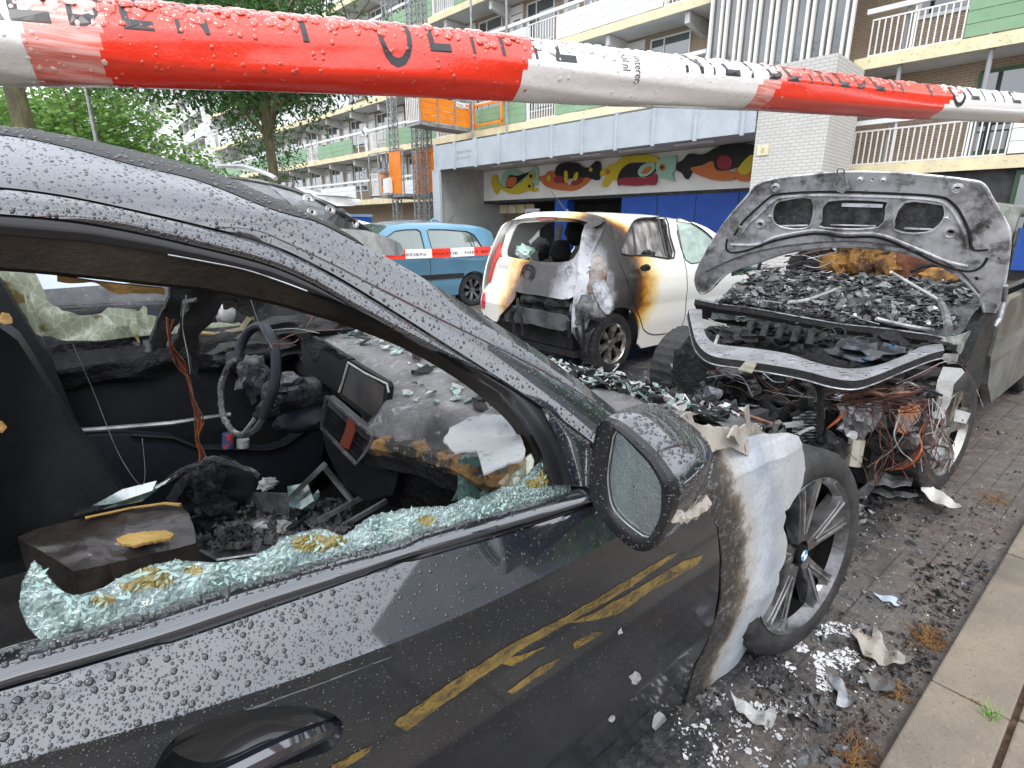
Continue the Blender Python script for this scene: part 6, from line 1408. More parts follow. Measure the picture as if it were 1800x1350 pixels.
# heap of ash and scrap between the two wrecks
def heap(s, n): return .03+.12*sstep(1.0, .3, abs(s-2.55)/.5)*sstep(.75, 1.05, n)*sstep(2.5, 2.0, n)+.05*N3(Vector((s*6, n*6, 4)))+.03*N3(Vector((s*17, n*17, 4)))
hp_ = thing('ash_heap', 'heap of white ash, wire and scrap between the noses of the two wrecks', 'ash heap', (2.6, 1.6, 0))
field('ash_bed', 2.05, 3.15, .80, 2.7, heap, mBay, 70, 90, parent=hp_)
a1 = []; a2 = []; a3 = []
for _ in range(650): s = random.uniform(2.05, 3.1); n = random.uniform(.7, 2.7); random.choice((a1, a2, a3)).append((Vector((s, n, heap(s, n)+.01)), random.uniform(.012, .055), (0, 0, 1), 1))
for l_, mt, nm in ((a1, mAshL, 'ash_flakes'), (a2, mChar, 'char_flakes'), (a3, mAshP, 'crust_flakes')): q = MB(); flakes(q, l_, 0, .5); q.build(nm, mt, hp_, smooth=False, kind='stuff')
# =============== other cars: side function, rear function, traced openings ===============
def solve(u, v, g, t0=4.0, it=40):
    d = ray(u, v); t = t0
    for _ in range(it):
        p = CAM+d*t; g0 = g(p); g1 = g(CAM+d*(t+1e-3)); k = (g1-g0)/1e-3
        if abs(k) < 1e-7: break
        t -= max(-.6, min(.6, g0/k))
        if abs(g0) < 1e-6: break
    return CAM+d*t
# ---- burnt white hatchback, tail towards us, driving away along +X ----
def wn(s, z, base=3.27):
    n = base+max(0, z-.90)*.36+max(0, z-1.36)**2*9
    if s < 3.85: n += (3.85-s)**2*.95
    if s > 6.3: n += (s-6.3)**2*.55
    if z < .45: n += (.45-z)*.12
    if .62 < z < .86: n -= .012*math.sin((z-.62)/.24*PI)
    return n
def wr(n, z):
    s = interp([(.2, 3.50), (.35, 3.42), (.60, 3.40), (.74, 3.44), (1.02, 3.52), (1.12, 3.58), (1.44, 3.78), (1.6, 3.9)], z)
    return s+.22*(n-4.06)**2
mWh, t, b = newmat('white_paint_scorched'); px = t.nodes.new('ShaderNodeSeparateXYZ'); cc = t.nodes.new('ShaderNodeTexCoord'); link(t, cc.outputs['Object'], px.inputs[0]); v = coord(t)
k = mth(t, 'ADD', mth(t, 'ADD', px.outputs[0], px.outputs[1]), mth(t, 'MULTIPLY', mth(t, 'SUBTRACT', nse(t, v, 3.6, 8, .68), .5), .42))
zz = px.outputs[2]; k = mth(t, 'ADD', k, mth(t, 'MULTIPLY', mth(t, 'MAXIMUM', mth(t, 'SUBTRACT', .62, zz), 0), 1.1))
k = mth(t, 'ADD', k, mth(t, 'MULTIPLY', mth(t, 'MAXIMUM', mth(t, 'SUBTRACT', zz, 1.30), 0), 1.2))
WB = Vector((4.0, 3.3, 0))
f = mrange(t, k, 3.45+3.27-WB.x-WB.y, 3.45+3.27-WB.x-WB.y+1.8)
col = ramp(t, f, [(0, (.30, .30, .315)), (.12, (.48, .49, .52)), (.2, (.30, .30, .32)), (.265, (.05, .048, .048)), (.42, (.022, .018, .016)), (.475, (.10, .035, .01)), (.515, (.46, .20, .025)), (.57, (.72, .56, .25)), (.66, (.80, .77, .68)), (1, (.80, .80, .78))])
isb = mrange(t, f, .40, .48, 1, 0); so_ = mth(t, 'MULTIPLY', mrange(t, nse(t, v, 11, 8, .75), .52, .62), isb); col = mixc(t, mth(t, 'MULTIPLY', so_, .8), col, (.06, .055, .055))
link(t, col, b.inputs['Base Color']); b.inputs['Roughness'].default_value = .35; b.inputs['Coat Weight'].default_value = .6; link(t, mth(t, 'SUBTRACT', .6, mth(t, 'MULTIPLY', isb, .6)), b.inputs['Coat Weight'])
wc = thing('burnt_white_hatchback', 'small white hatchback with burnt out tail and orange scorched rear door', 'car', WB)
TOPL = [(3.60, 1.395), (3.72, 1.44), (3.95, 1.475), (4.4, 1.49), (5.0, 1.48), (5.45, 1.44), (5.62, 1.40)]
def ztop(s): return interp([(3.5, .9), (3.56, 1.05), (3.66, 1.30), (3.72, 1.40), (3.9, 1.44), (4.4, 1.455), (5.0, 1.445), (5.5, 1.39), (5.8, 1.27), (6.25, 1.0), (6.9, .86), (7.05, .7)], s)
def T(u, v): p = solve(u, v, lambda p: p.y-wn(p.x, p.z), 5.0); return (p.x, p.z)
W1 = [T(*p) for p in sm2([(1093,446),(1100,420),(1110,394),(1121,385),(1145,383),(1170,384),(1177,415),(1184,453),(1140,449)], 3)]
W2 = [T(*p) for p in sm2([(1188,388),(1217,393),(1243,410),(1256,427),(1248,445),(1234,459),(1205,457)], 3)]
RW = (3.99, .29); FW = (6.33, .29)
def arch(c, r, a0=-8, a1=188, n=14): return [(c[0]+r*math.cos(rad(a0+(a1-a0)*k/n)), c[1]+r*math.sin(rad(a0+(a1-a0)*k/n))) for k in range(n+1)]
ol = [(s_, ztop(s_)) for s_ in [3.57, 3.62, 3.66, 3.7, 3.75, 3.85, 4, 4.3, 4.7, 5.1, 5.4, 5.6, 5.8, 6.0, 6.25, 6.6, 6.9, 7.0]]+[(7.05, .4), (6.75, .22)]+arch(FW, .35)+[(5.9, .19), (4.4, .19)]+arch(RW, .35)+[(3.62, .26), (3.50, .45), (3.50, .75)]
q = MB(); panel(q, ol, [W1, W2], lambda s, z: (s, wn(s, z), z), .07, .02, tdir=(0, 1, 0)); wb = q.build('body_side', mWh, wc, auto=30)
q = MB(); panel(q, ol, [W1, W2], lambda s, z: (s, 8.12-wn(s, z), z), .12, .02, tdir=(0, -1, 0)); q.build('body_side', mWh, wc, auto=30)
def across(name, s0, s1, mat, parent, top=ztop, side=wn, mid=8.12, crown=.05, NI=24, NJ=20, lift=0.0, ed=.0):
    vs = []
    for i in range(NI+1):
        s = lerp(s0, s1, i/NI); z = top(s); a = side(s, z)+ed; b_ = mid-a
        for j in range(NJ+1): x = j/NJ; vs.append((s, lerp(a, b_, x), z+crown*(1-(2*x-1)**2)**.8+lift if 0 < j < NJ else z+lift))
    q = MB(); q.add(vs, [(i*(NJ+1)+j, i*(NJ+1)+j+1, (i+1)*(NJ+1)+j+1, (i+1)*(NJ+1)+j) for i in range(NI) for j in range(NJ)]); return q.build(name, mat, parent)
across('roof', 3.72, 5.55, mWh, wc); across('bonnet', 6.25, 7.0, mWh, wc)
across('windscreen', 5.56, 6.24, mWin, wc)
# door seams
def seam(pts, fn, parent, mat=mRubber, r=.005, nm='door_seam'):
    q = MB(); q.tube([Vector((s, fn(s, z)-.001, z)) for s, z in [(p.x, p.y) for p in smoothc([(a, b_, 0) for a, b_ in pts], 5)]], r, 5); q.build(nm, mat, parent)
seam([T(*p) for p in ((1072,392),(1083,440),(1097,480),(1115,530),(1125,560),(1132,580),(1148,588),(1170,586))], wn, wc); seam([T(*p) for p in ((1182,386),(1203,460),(1208,500),(1203,560),(1188,590))], wn, wc, r=.004)
q = MB(); f1 = [Vector((s, wn(s, z)-.004, z)) for s, z in W1]; q.tube(f1+[f1[0]], .009, 6, caps=False); q.build('window_seal', mRubber, wc)
q = MB(); f1 = [Vector((s, wn(s, z)-.002, z)) for s, z in W2]; q.tube(f1+[f1[0]], .006, 6, caps=False); q.build('window_seal', mRubber, wc)
for xq in ((1113,392,1120,449), (1158,384,1173,450), (1167,384,1180,450)):
    a = T(xq[0], xq[1]); b_ = T(xq[2], xq[3]); q = MB(); q.obox(Vector((a[0], wn(*a)+.01, a[1])), Vector((b_[0], wn(*b_)+.01, b_[1])), .02, .014); q.build('window_post', mRubber, wc, smooth=False)
q = MB(); panel(q, W2, [], lambda s, z: (s, wn(s, z)+.012, z), .1, .003, tdir=(0, 1, 0)); q.build('front_window', M('pale_wet_window', (.30, .38, .35), .05, col2=(.45, .55, .5), scale=5, coat=1), wc)
q = MB(); panel(q, W1, [], lambda s, z: (s, wn(s, z)+.09+.03*N3(Vector((s*7, z*9, 0))), z), .03, .004, tdir=(0, 1, 0)); q.build('sooty_lining', M('ashen_lining', (.42, .40, .38), .6, col2=(.12, .115, .11), scale=4, sc3=(3, 1, .6), bmp=.6, bscale=10), wc)
lump(Vector((*[T(1125, 470)[0]], 3.24, T(1125, 470)[1])), .05, 'melted_handle', mChar, wc, (1.5, .35, .6), .6, seed=70)
lump(Vector((T(1150, 447)[0], 3.42, T(1150, 447)[1])), .06, 'charred_lump', mChar, wc, (1.6, .7, .6), .4, seed=71)
# tail: pillars, bumper, tailgate, lamps
def TR(u, v): p = solve(u, v, lambda p: p.x-wr(p.y, p.z), 5.5); return (p.y, p.z)
def rear(pts, off, th, name, mat, holes=[], g=.06, sm=2, parent=wc, jit=0, ripple=0):
    P_ = [TR(p[0]+random.uniform(-jit, jit), p[1]+random.uniform(-jit, jit)) for p in sm2(pts, sm)]
    H_ = [[TR(*p) for p in sm2(h, sm)] for h in holes]
    q = MB(); panel(q, P_, H_, lambda n, z: (wr(n, z)+off+ripple*N3(Vector((n*8, z*8, 1))), n, z), g, th, tdir=(1, 0, 0)); return q.build(name, mat, parent, auto=30)
GLS = [(908,396),(930,391),(980,389),(1028,392),(1031,402),(1022,430),(1012,448),(1000,459),(960,461),(900,453),(889,447),(893,428)]
rear([(912,383),(940,374),(985,372),(1030,374),(1062,384),(1060,395),(1036,400),(1020,388),(960,385),(915,388),(908,394)], -.04, .06, 'roof_spoiler', mWh)
rear([(895,392),(912,384),(970,381),(1040,384),(1064,392),(1052,420),(1040,445),(1036,463),(1031,470),(960,466),(917,461),(882,450),(886,425)], .0, .02, 'tailgate_frame', mWh, [GLS])
tg = rear([(917,460),(960,465),(1032,469),(1030,484),(1020,508),(1008,522),(990,526),(950,519),(907,512),(910,490)], -.012, .02, 'tailgate', mWh)
rear([(874,452),(900,455),(917,461),(912,490),(907,512),(905,524),(893,540),(878,555),(873,566),(852,552),(846,540),(848,515),(862,496),(868,475)], -.005, .02, 'rear_quarter', mWh)
tl = rear([(882,428),(880,450),(874,460),(868,480),(864,495),(861,492),(866,465),(876,436)], -.02, .04, 'tail_lamp', M('red_lamp', (.55, .04, .03), .2, coat=1))
rear([(851,516),(854,517),(853,540),(848,540)], -.02, .02, 'reflector', M('red_reflector', (.6, .02, .05), .2, coat=1))
rear([(950,383),(968,381),(985,383),(980,386),(955,387)], -.055, .02, 'brake_lamp', M('dark_red_lamp', (.22, .02, .02), .2, coat=1))
vs_, fs_ = text_mesh('picanto', .075); a0_ = TR(877, 467); q = MB(); q.add([(wr(a0_[0]-p.x*.9, a0_[1]+p.y)-.012, a0_[0]-p.x*.9, a0_[1]-.02+p.y) for p in vs_], fs_); q.build('badge_lettering', mGreyD, wc, smooth=False)
q = MB(); cN = TR(929, 482); cq = Vector((wr(*cN)-.02, *cN)); q.lathe([(.075, 0), (.085, -.008), (.095, 0)], cq, (-1, 0, .15), 26); q.lathe([(.045, 0), (.05, -.006), (.056, 0)], cq, (-1, 0, .15), 20); q.build('burnt_emblem_ring', mCharMat, tg)
random.seed(61)
rear([(883,515),(905,520),(950,527),(1000,535),(1030,530),(1035,548),(1033,575),(1020,588),(1000,590),(960,580),(900,572),(878,568),(880,545)], .07, .04, 'bumper_bar', mChar, jit=3.5, ripple=.10, g=.02)
rear([(885,540),(905,538),(930,545),(990,556),(996,572),(985,583),(930,570),(885,566)], .03, .07, 'bumper_beam', M('sooty_beam', (.05, .05, .052), .45, .2, col2=(.12, .12, .125), scale=6), jit=1, g=.05)
rear([(900,512),(950,519),(1000,526),(1040,522),(1040,536),(1000,540),(950,534),(895,528)], .03, .03, 'charred_panel', mChar, jit=4, ripple=.10, g=.02)
rear([(1000,530),(1020,520),(1040,515),(1055,540),(1060,560),(1045,565),(1030,558),(1020,570),(1008,565)], .0, .02, 'torn_bumper_end', mHoodD, jit=3.5, ripple=.07, g=.02)
rear([(1034,450),(1048,446),(1062,470),(1060,495),(1045,512),(1034,515),(1028,500),(1033,480)], .012, .03, 'lamp_recess', M('brown_scorch_metal', (.15, .10, .075), .5, .3, col2=(.3, .29, .28), scale=8, bmp=.6), jit=1)
rear([(1044,500),(1060,492),(1078,535),(1076,548),(1066,552),(1050,525)], -.02, .03, 'bent_bracket', mAlu, jit=1)
for pts in ([(911,525),(913,545),(918,560),(922,590),(914,595),(905,585),(902,560)], [(1000,565),(1003,590),(998,610)], [(1015,575),(1018,600)], [(1026,560),(1029,600),(1024,625)]):
    p_ = [TR(*p) for p in pts]; q = MB(); q.tube([Vector((wr(n, z)-.01, n, z)) for n, z in p_], .014, 6, jit=.6); q.build('hanging_strip', mChar, wc)
q = MB(); q.bx(3.62, 3.68, 3.5, 4.7, .25, .95); q.bx(3.6, 6.2, 3.45, 4.7, .18, .24); q.bx(4.28, 4.36, 3.45, 4.7, .3, .9); q.build('inner_floor', mCharMat, wc, smooth=False)
for k_, (u, v, s) in enumerate(((950,438,4.4), (985,442,4.4), (1012,410,4.5), (920,440,4.5))):
    p = hs(u, v, s); lump(p, .13, 'seat_back', mCharMat, wc, (.7, 1.1, 1.0), .2, seed=75+k_)
lump(hs(922, 444, 3.85), .09, 'plastic_bag', M('mint_plastic_bag', (.42, .62, .52), .3, col2=(.65, .75, .72), scale=9, bmp=.6, bscale=12), wc, (1, 1.1, .9), .4, seed=79)
for (a, b_) in (((985,395),(975,450)), ((1010,395),(990,440))): q = MB(); q.obox(hs(*a, 5.3), hs(*b_, 5.2), .08, .05); q.build('inner_strut', mCharMat, wc, smooth=False)
q = MB(); p = Vector((4.05, 4.05, 1.50)); q.tube([p, p+Vector((-.10, .13, .20))], [.006, .003], 6); q.lathe([(.03, 0), (.02, .02), (0, .03)], p, (0, 0, 1), 10); q.build('aerial', mRubber, wc)
mAl2 = M('soot_streaked_alloy', (.45, .43, .40), .3, .8, col2=(.10, .08, .06), scale=10)
wheel(wc, (RW[0], 3.33, .285), .292, .19, (0, -1, .02), .66, 6, rm=mAl2, double=False, phase=.3, flat=.03); wheel(wc, (FW[0], 3.34, .285), .29, .19, (0, -1, 0), .66, 6, rm=mAl2, double=False)
wheel(wc, (RW[0], 4.80, .285), .29, .19, (0, 1, 0), .66, 6, rm=mAl2, double=False)
# ---- generic intact hatchback seen from the side (windows cut, glass set in) ----
def sidecar(name, label, s0, n0, L, H, Wd, pmat, front=-1, wins=None, prof=None, group=None, wl=(.19, .80), wr_=.29, trim=True):
    """s0: X of the nose; front=-1: nose towards -X"""
    X = lambda x: s0-front*x*L if front < 0 else s0-x*L
    mid = 2*n0+Wd
    def sf(s, z):
        x = abs(s-s0)/L; n = n0+max(0, z-.88*H/1.42)*.38+max(0, z-H+.1)**2*7
        if x < .14: n += (.14-x)**2*14
        if x > .88: n += (x-.88)**2*16
        if z < .4: n += (.4-z)*.14
        return n
    root = thing(name, label, 'car', (s0-front*L/2 if front < 0 else s0-L/2, n0+Wd/2, 0), group)
    def tz(s): x = abs(s-s0)/L; return interp(prof, x)*H/1.42
    cs = [(X(wl[0]), .28), (X(wl[1]), .28)]
    xs_ = [k/30 for k in range(31)]; top_ = [(X(x), tz(X(x))) for x in xs_]
    bot = [(X(1), .42), (X(.97), .26)]+[(c_) for c_ in (arch(cs[1], .34)[::(1 if X(1) > X(0) else -1)])]+[(X(.65), .22), (X(.35), .22)]+[(c_) for c_ in (arch(cs[0], .34)[::(1 if X(1) > X(0) else -1)])]+[(X(.03), .26), (X(0), .42)]
    ws = [[(X(a), b_*H/1.42) for a, b_ in w_] for w_ in wins]
    for sgn in (0, 1):
        q = MB(); panel(q, top_+bot, ws, (lambda s, z: (s, sf(s, z), z)) if not sgn else (lambda s, z: (s, mid-sf(s, z), z)), .09, .02, tdir=(0, 1 if not sgn else -1, 0)); q.build('body_side', pmat, root, auto=30)
        for w_ in ws:
            q = MB(); panel(q, w_, [], (lambda s, z: (s, sf(s, z)+.012, z)) if not sgn else (lambda s, z: (s, mid-sf(s, z)-.012, z)), .15, .003, tdir=(0, 1, 0)); q.build('side_window', mCarGl, root)
            if not sgn: q = MB(); f_ = [Vector((s, sf(s, z)-.001, z)) for s, z in w_]; q.tube(f_+[f_[0]], .008, 5, caps=False); q.build('window_seal', mRubber, root)
    segs = (('bonnet', 0, .225, pmat), ('windscreen', .225, .40, mCarGl), ('roof', .40, .93, pmat), ('tailgate', .93, 1.0, pmat))
    for nm, a, b_, mt in segs: across(nm, X(a), X(b_), mt, root, tz, sf, mid, .04)
    q = MB()
    for e in (0, 1):
        vs = []; s = X(e)
        for j in range(13):
            for k in range(7): y = lerp(sf(s, .6), mid-sf(s, .6), j/12); z = lerp(.25, tz(s), k/6); vs.append((s-(1 if X(1) > X(0) else -1)*(.06*(1-(j/6-1)**2))*(1 if e == 0 else -1), y, z))
        q.add(vs, [(j*7+k, (j+1)*7+k, (j+1)*7+k+1, j*7+k+1) for j in range(12) for k in range(6)])
    q.build('bumper', pmat, root)
    for c_ in cs: wheel(root, (c_[0], n0+.06, wr_-.005), wr_, .19, (0, -1, 0), .66, 7, double=False, rm=mRim); wheel(root, (c_[0], mid-n0-.06, wr_-.005), wr_, .19, (0, 1, 0), .66, 7, double=False)
    q = MB(); q.bx(min(X(.1), X(.95)), max(X(.1), X(.95)), n0+.15, mid-n0-.15, .2, .26); q.bx(min(X(.5), X(.56)), max(X(.5), X(.56)), n0+.2, mid-n0-.2, .3, 1.0); q.build('cabin', mDark, root, smooth=False)
    return root, X, sf, tz
mCarGl, t, b = newmat('car_glass'); b.inputs['Base Color'].default_value = (.17, .24, .22, 1); b.inputs['Transmission Weight'].default_value = .55; b.inputs['Roughness'].default_value = .02; b.inputs['IOR'].default_value = 1.45; b.inputs['Coat Weight'].default_value = 1; b.inputs['Coat IOR'].default_value = 1.8
def carpaint(nm, c): return M(nm, c, .35, .25, coat=1, col2=tuple(x*.85 for x in c), scale=2)
PROF = [(0, .62), (.03, .72), (.12, .82), (.225, .93), (.30, 1.12), (.40, 1.36), (.50, 1.41), (.65, 1.42), (.85, 1.37), (.93, 1.30), (.965, 1.05), (.985, .9), (1, .6)]
mBluP = carpaint('light_blue_paint', (.11, .275, .40))
W_ = [[(.315, .93), (.335, 1.02), (.385, 1.20), (.43, 1.29), (.475, 1.31), (.535, 1.315), (.55, 1.28), (.552, .945)], [(.585, .95), (.583, 1.29), (.595, 1.315), (.68, 1.31), (.79, 1.28), (.825, 1.22), (.855, 1.02), (.86, .975)]]
bc, X, sf, tz = sidecar('blue_hatchback', 'small light blue hatchback parked behind a strip of police tape', 2.62, 7.95, 3.85, 1.43, 1.62, mBluP, -1, W_, PROF)
def strip(root, x0, x1, z0, z1, off, nm, mat):
    q = MB(); vs = []
    for i in range(21):
        s = lerp(x0, x1, i/20)
        for z in (z0, z1): vs.append((s, sf(s, z)-off, z))
    vs2 = vs+[(a, b_+off*1.2, c_) for a, b_, c_ in vs]; n_ = len(vs); fs = [(2*i, 2*i+2, 2*i+3, 2*i+1) for i in range(20)]+[(2*i+1, 2*i+3, n_+2*i+3, n_+2*i+1) for i in range(20)]+[(2*i, n_+2*i, n_+2*i+2, 2*i+2) for i in range(20)]
    q.add(vs2, fs); return q.build(nm, mat, root, smooth=False)
strip(bc, X(.24), X(.74), .52, .60, .02, 'side_rubbing_strip', mRubber)
for x in (.31, .568, .9): q = MB(); q.tube([Vector((X(x), sf(X(x), z)-.001, z)) for z in [.28+.1*k for k in range(7)]]+[Vector((X(x), sf(X(x), .93)-.001, .93))], .004, 5); q.build('door_seam', mRubber, bc)
q = MB(); q.obox(Vector((X(.80), sf(X(.80), 1.1)-.002, 1.27)), Vector((X(.812), sf(X(.81), .97)-.002, .97)), .02, .008); q.build('window_post', mRubber, bc, smooth=False)
lump(Vector((X(.335), 7.84, .98)), .085, 'door_mirror', mGasket, bc, (.8, .9, .75), .1, seed=2)
q = MB(); q.tube([Vector((X(.80), 8.75, 1.42)), Vector((X(.80)+.15, 8.7, 1.62))], [.008, .004], 6); q.build('aerial', mRubber, bc)
q = MB(); q.tube([Vector((X(.70), 8.75, 1.45)), Vector((X(.72), 8.75, 1.50)), Vector((X(.75), 8.75, 1.45))], .018, 6); q.build('roof_clip', mBluP, bc)
# second strip of police tape in front of it
tp2 = MB(); t0_ = hn(560, 448, 7.78); t1_ = hn(905, 463, 7.75); th_ = Vector((0, 0, .072)); NS = 60; t1_.z = t0_.z+.0
P2 = [t0_.lerp(t1_, i/NS)+Vector((0, 0, -.03*math.sin(PI*i/NS))) for i in range(NS+1)]
segL = .47; tot = (t1_-t0_).length; ms = []
tp2.loft([[p+th_+Vector((0, .01, 0)) for p in P2], [p-th_ for p in P2]], False)
for i in range(NS):
    d_ = tot*i/NS; ms.append(0 if ((d_-.12) % .83) < .40 else 1)
tp2.m = ms; o2 = tp2.build('barrier_tape', [mTR, mTW], None, base=t0_, smooth=False); tag(o2, 'flat red and white police tape stretched in front of the light blue car', 'barrier tape')
vs_, fs_ = text_mesh('POLITIE   NIET BETREDEN   POLITIE   NIET BETREDEN', .055); wdt = max(p.x for p in vs_); q = MB()
q.add([(t0_.lerp(t1_, p.x/wdt*.96+.02)+Vector((0, -.004, -.03*math.sin(PI*(p.x/wdt*.96+.02))-.028+p.y)))+Vector((0, -.002, 0)) for p in vs_], fs_); q.build('print', mInk, o2, smooth=False)
# ---- pale car behind the blue one, and more at the back ----
PROF2 = [(0, .62), (.04, .78), (.20, .93), (.28, 1.0), (.42, 1.40), (.55, 1.46), (.8, 1.44), (.93, 1.30), (.985, 1.0), (1, .6)]
W2_ = [[(.33, .98), (.41, 1.26), (.46, 1.34), (.56, 1.36), (.565, .99)], [(.59, .99), (.59, 1.36), (.75, 1.35), (.87, 1.22), (.90, 1.02)]]
sidecar('silver_hatchback', 'pale silver car mostly hidden behind the light blue hatchback', 1.9, 11.4, 4.2, 1.50, 1.75, carpaint('pale_silver_paint', (.62, .64, .66)), -1, W2_, PROF2)
# ---- black estate beside the near wreck, tail with silver spoiler pointing right ----
bk = thing('burnt_black_hatchback', 'burnt black car behind the near wreck with blistered quarter panel and dull silver roof spoiler', 'car', (.2, 4.1, 0))
mBk = M('burnt_black_panel', (.022, .023, .025), .3, .3, col2=(.06, .062, .066), scale=6, col3=(.12, .12, .125), bmp=.3, bscale=30, coat=.6)
mSil = M('dull_silver_panel', (.50, .51, .52), .35, .4, col2=(.32, .32, .31), scale=5, col3=(.12, .11, .09), coat=.6)
def kf(s, z): return 3.22+max(0, z-1.0)*.40+max(0, z-1.42)**2*6+(max(0, s-1.2)**2*.8)
def K(u, v): p = solve(u, v, lambda p: p.y-kf(p.x, p.z), 3.3); return (p.x, p.z)
rl = [(560,330),(600,352)]
def ktop(s): return interp([(-2.6, .95), (-2, 1.05), (-1.4, 1.55), (-.6, 1.65), (.2, 1.67), (.75, 1.65), (1.2, 1.57), (1.5, 1.46), (1.62, 1.25), (1.75, 1.0), (1.85, .7)], s)
WK1 = [(-1.25, 1.06), (-1.0, 1.42), (-.3, 1.47), (-.28, 1.07)]; WK2 = [(-.15, 1.08), (-.17, 1.47), (.55, 1.46), (.7, 1.10)]
ol = [(s, ktop(s)) for s in [-2.5, -2, -1.7, -1.4, -1, -.6, -.2, .2, .5, .75, 1.0, 1.2, 1.35, 1.5, 1.56, 1.62, 1.68, 1.75, 1.82]]+[(1.83, .4), (1.5, .25)]+arch((1.0, .33), .38)+[(.5, .22), (-1.2, .22)]+arch((-1.85, .33), .38)+[(-2.5, .3)]
q = MB(); panel(q, ol, [WK1, WK2], lambda s, z: (s, kf(s, z), z), .08, .02, tdir=(0, 1, 0)); q.build('body_side', mBk, bk, auto=30)
q = MB(); panel(q, ol, [WK1, WK2], lambda s, z: (s, 8.3-kf(s, z), z), .15, .02, tdir=(0, -1, 0)); q.build('body_side', mBk, bk, auto=30)
across('roof', -1.35, 1.15, mSil, bk, ktop, kf, 8.3, .05); across('tailgate', 1.5, 1.84, mSil, bk, ktop, kf, 8.3, .02); across('bonnet', -2.5, -2.0, mBk, bk, ktop, kf, 8.3, .05); across('windscreen', -2.0, -1.36, mWin, bk, ktop, kf, 8.3, .05)
for w_ in (WK1, WK2): q = MB(); panel(q, w_, [], lambda s, z: (s, kf(s, z)+.02, z), .15, .003, tdir=(0, 1, 0)); q.build('side_window', M('pale_reflecting_window', (.40, .46, .55), .1, coat=1, col2=(.5, .56, .66), scale=3), bk)
def K2(u, v, d=0): p = solve(u, v, lambda p: p.y-kf(p.x, p.z)+d, 3.3); return p
q = MB(); sp1 = [(515,328),(560,338),(610,345),(632,350),(637,354),(620,362),(592,362),(570,352),(545,342)]
q.prism([K2(u, v, .02) for u, v in sp1], (-.02, .9, .02)); q.build('roof_spoiler', mSil, bk, smooth=False)
q = MB(); q.tube(smoothc([K2(u, v, .012) for u, v in ((400,312),(460,320),(515,334),(560,352),(600,375),(640,400),(665,420))], 5), .012, 7); q.build('roof_drip_rail', mRubber, bk)
q = MB(); q.tube(smoothc([K2(u, v, -.04) for u, v in ((380,292),(430,293),(470,306),(485,314))], 4), .014, 7); q.build('roof_rail', mSil, bk)
q = MB(); qp = [(465,322),(520,336),(560,350),(600,372),(640,402),(655,416),(600,415),(560,400),(520,370)]
panel(q, [(K(*p)) for p in qp], [], lambda s, z: (s, kf(s, z)-.006, z), .06, .004, tdir=(0, 1, 0)); q.build('quarter_glass', M('blistered_black_glass', (.02, .022, .025), .12, col2=(.10, .11, .12), scale=9, lo=.5, hi=.6, bmp=.8, bscale=14, coat=1), bk)
for (u, v, r) in ((542,350,.035), (580,368,.03), (548,372,.03), (622,392,.03), (610,380,.02), (560,388,.025)):
    p = K2(u, v, .012); q = MB(); q.lathe([(r*.25, .004), (r*.45, -.002), (r*.7, .002), (r*.95, -.003), (r*1.1, .004)], p, (0, -1, .3), 16); q.build('heat_blister', mSil, bk)
q = MB(); panel(q, [(p.x, p.y) for p in dens([(K(u, v)[0], K(u, v)[1], 0) for u, v in ((560,405),(600,402),(640,405),(680,418),(712,432),(722,446),(700,449),(660,448),(600,446),(540,430))], .05, True)], [], lambda s, z: (s, kf(s, z)-.03, z), .05, .03, tdir=(0, 1, 0)); q.build('boot_corner', mSil, bk)
q = MB(); q.bx(1.70, 1.80, 3.4, 4.9, .35, .95); q.build('tail_cavity', mChar, bk, smooth=False)
lump(K2(395, 545, .12), .1, 'door_mirror', mSil, bk, (.5, .7, .8), .1, seed=4)
for c_ in (1.0, -1.85): wheel(bk, (c_, 3.28, .33), .33, .2, (0, -1, 0), .68, 5); wheel(bk, (c_, 5.0, .33), .33, .2, (0, 1, 0), .68, 5)
# =============== trees, lamp, lifts, fence, person ===============
mBark = M('lichen_bark', (.10, .085, .06), .9, col2=(.16, .15, .06), scale=9, col3=(.22, .21, .18), sc3=(1, 1, .4), bmp=1, bscale=25, bdist=.03)
def leafmat(nm, a, b_):
    m, t, b = newmat(nm); oi = t.nodes.new('ShaderNodeNewGeometry'); v = coord(t)
    c = mixc(t, mrange(t, nse(t, v, 1.1, 4), .35, .65), a, b_); link(t, mixc(t, mth(t, 'MULTIPLY', nse(t, v, 30, 2), .6), c, tuple(x*.5 for x in a)), b.inputs['Base Color'])
    b.inputs['Roughness'].default_value = .55; b.inputs['Transmission Weight'].default_value = 0
    tr = t.nodes.new('ShaderNodeBsdfTranslucent'); tr.inputs[0].default_value = (*[x*1.2 for x in b_], 1); ms_ = t.nodes.new('ShaderNodeMixShader'); ms_.inputs[0].default_value = .3
    link(t, b.outputs[0], ms_.inputs[1]); link(t, tr.outputs[0], ms_.inputs[2]); link(t, ms_.outputs[0], t.nodes['Material Output'].inputs['Surface']); return m
mLeafD = leafmat('dark_ash_leaves', (.045, .12, .035), (.10, .22, .06)); mLeafL = leafmat('bright_maple_leaves', (.10, .22, .04), (.22, .38, .09)); mLeafM = leafmat('mid_green_leaves', (.06, .16, .035), (.13, .27, .07))
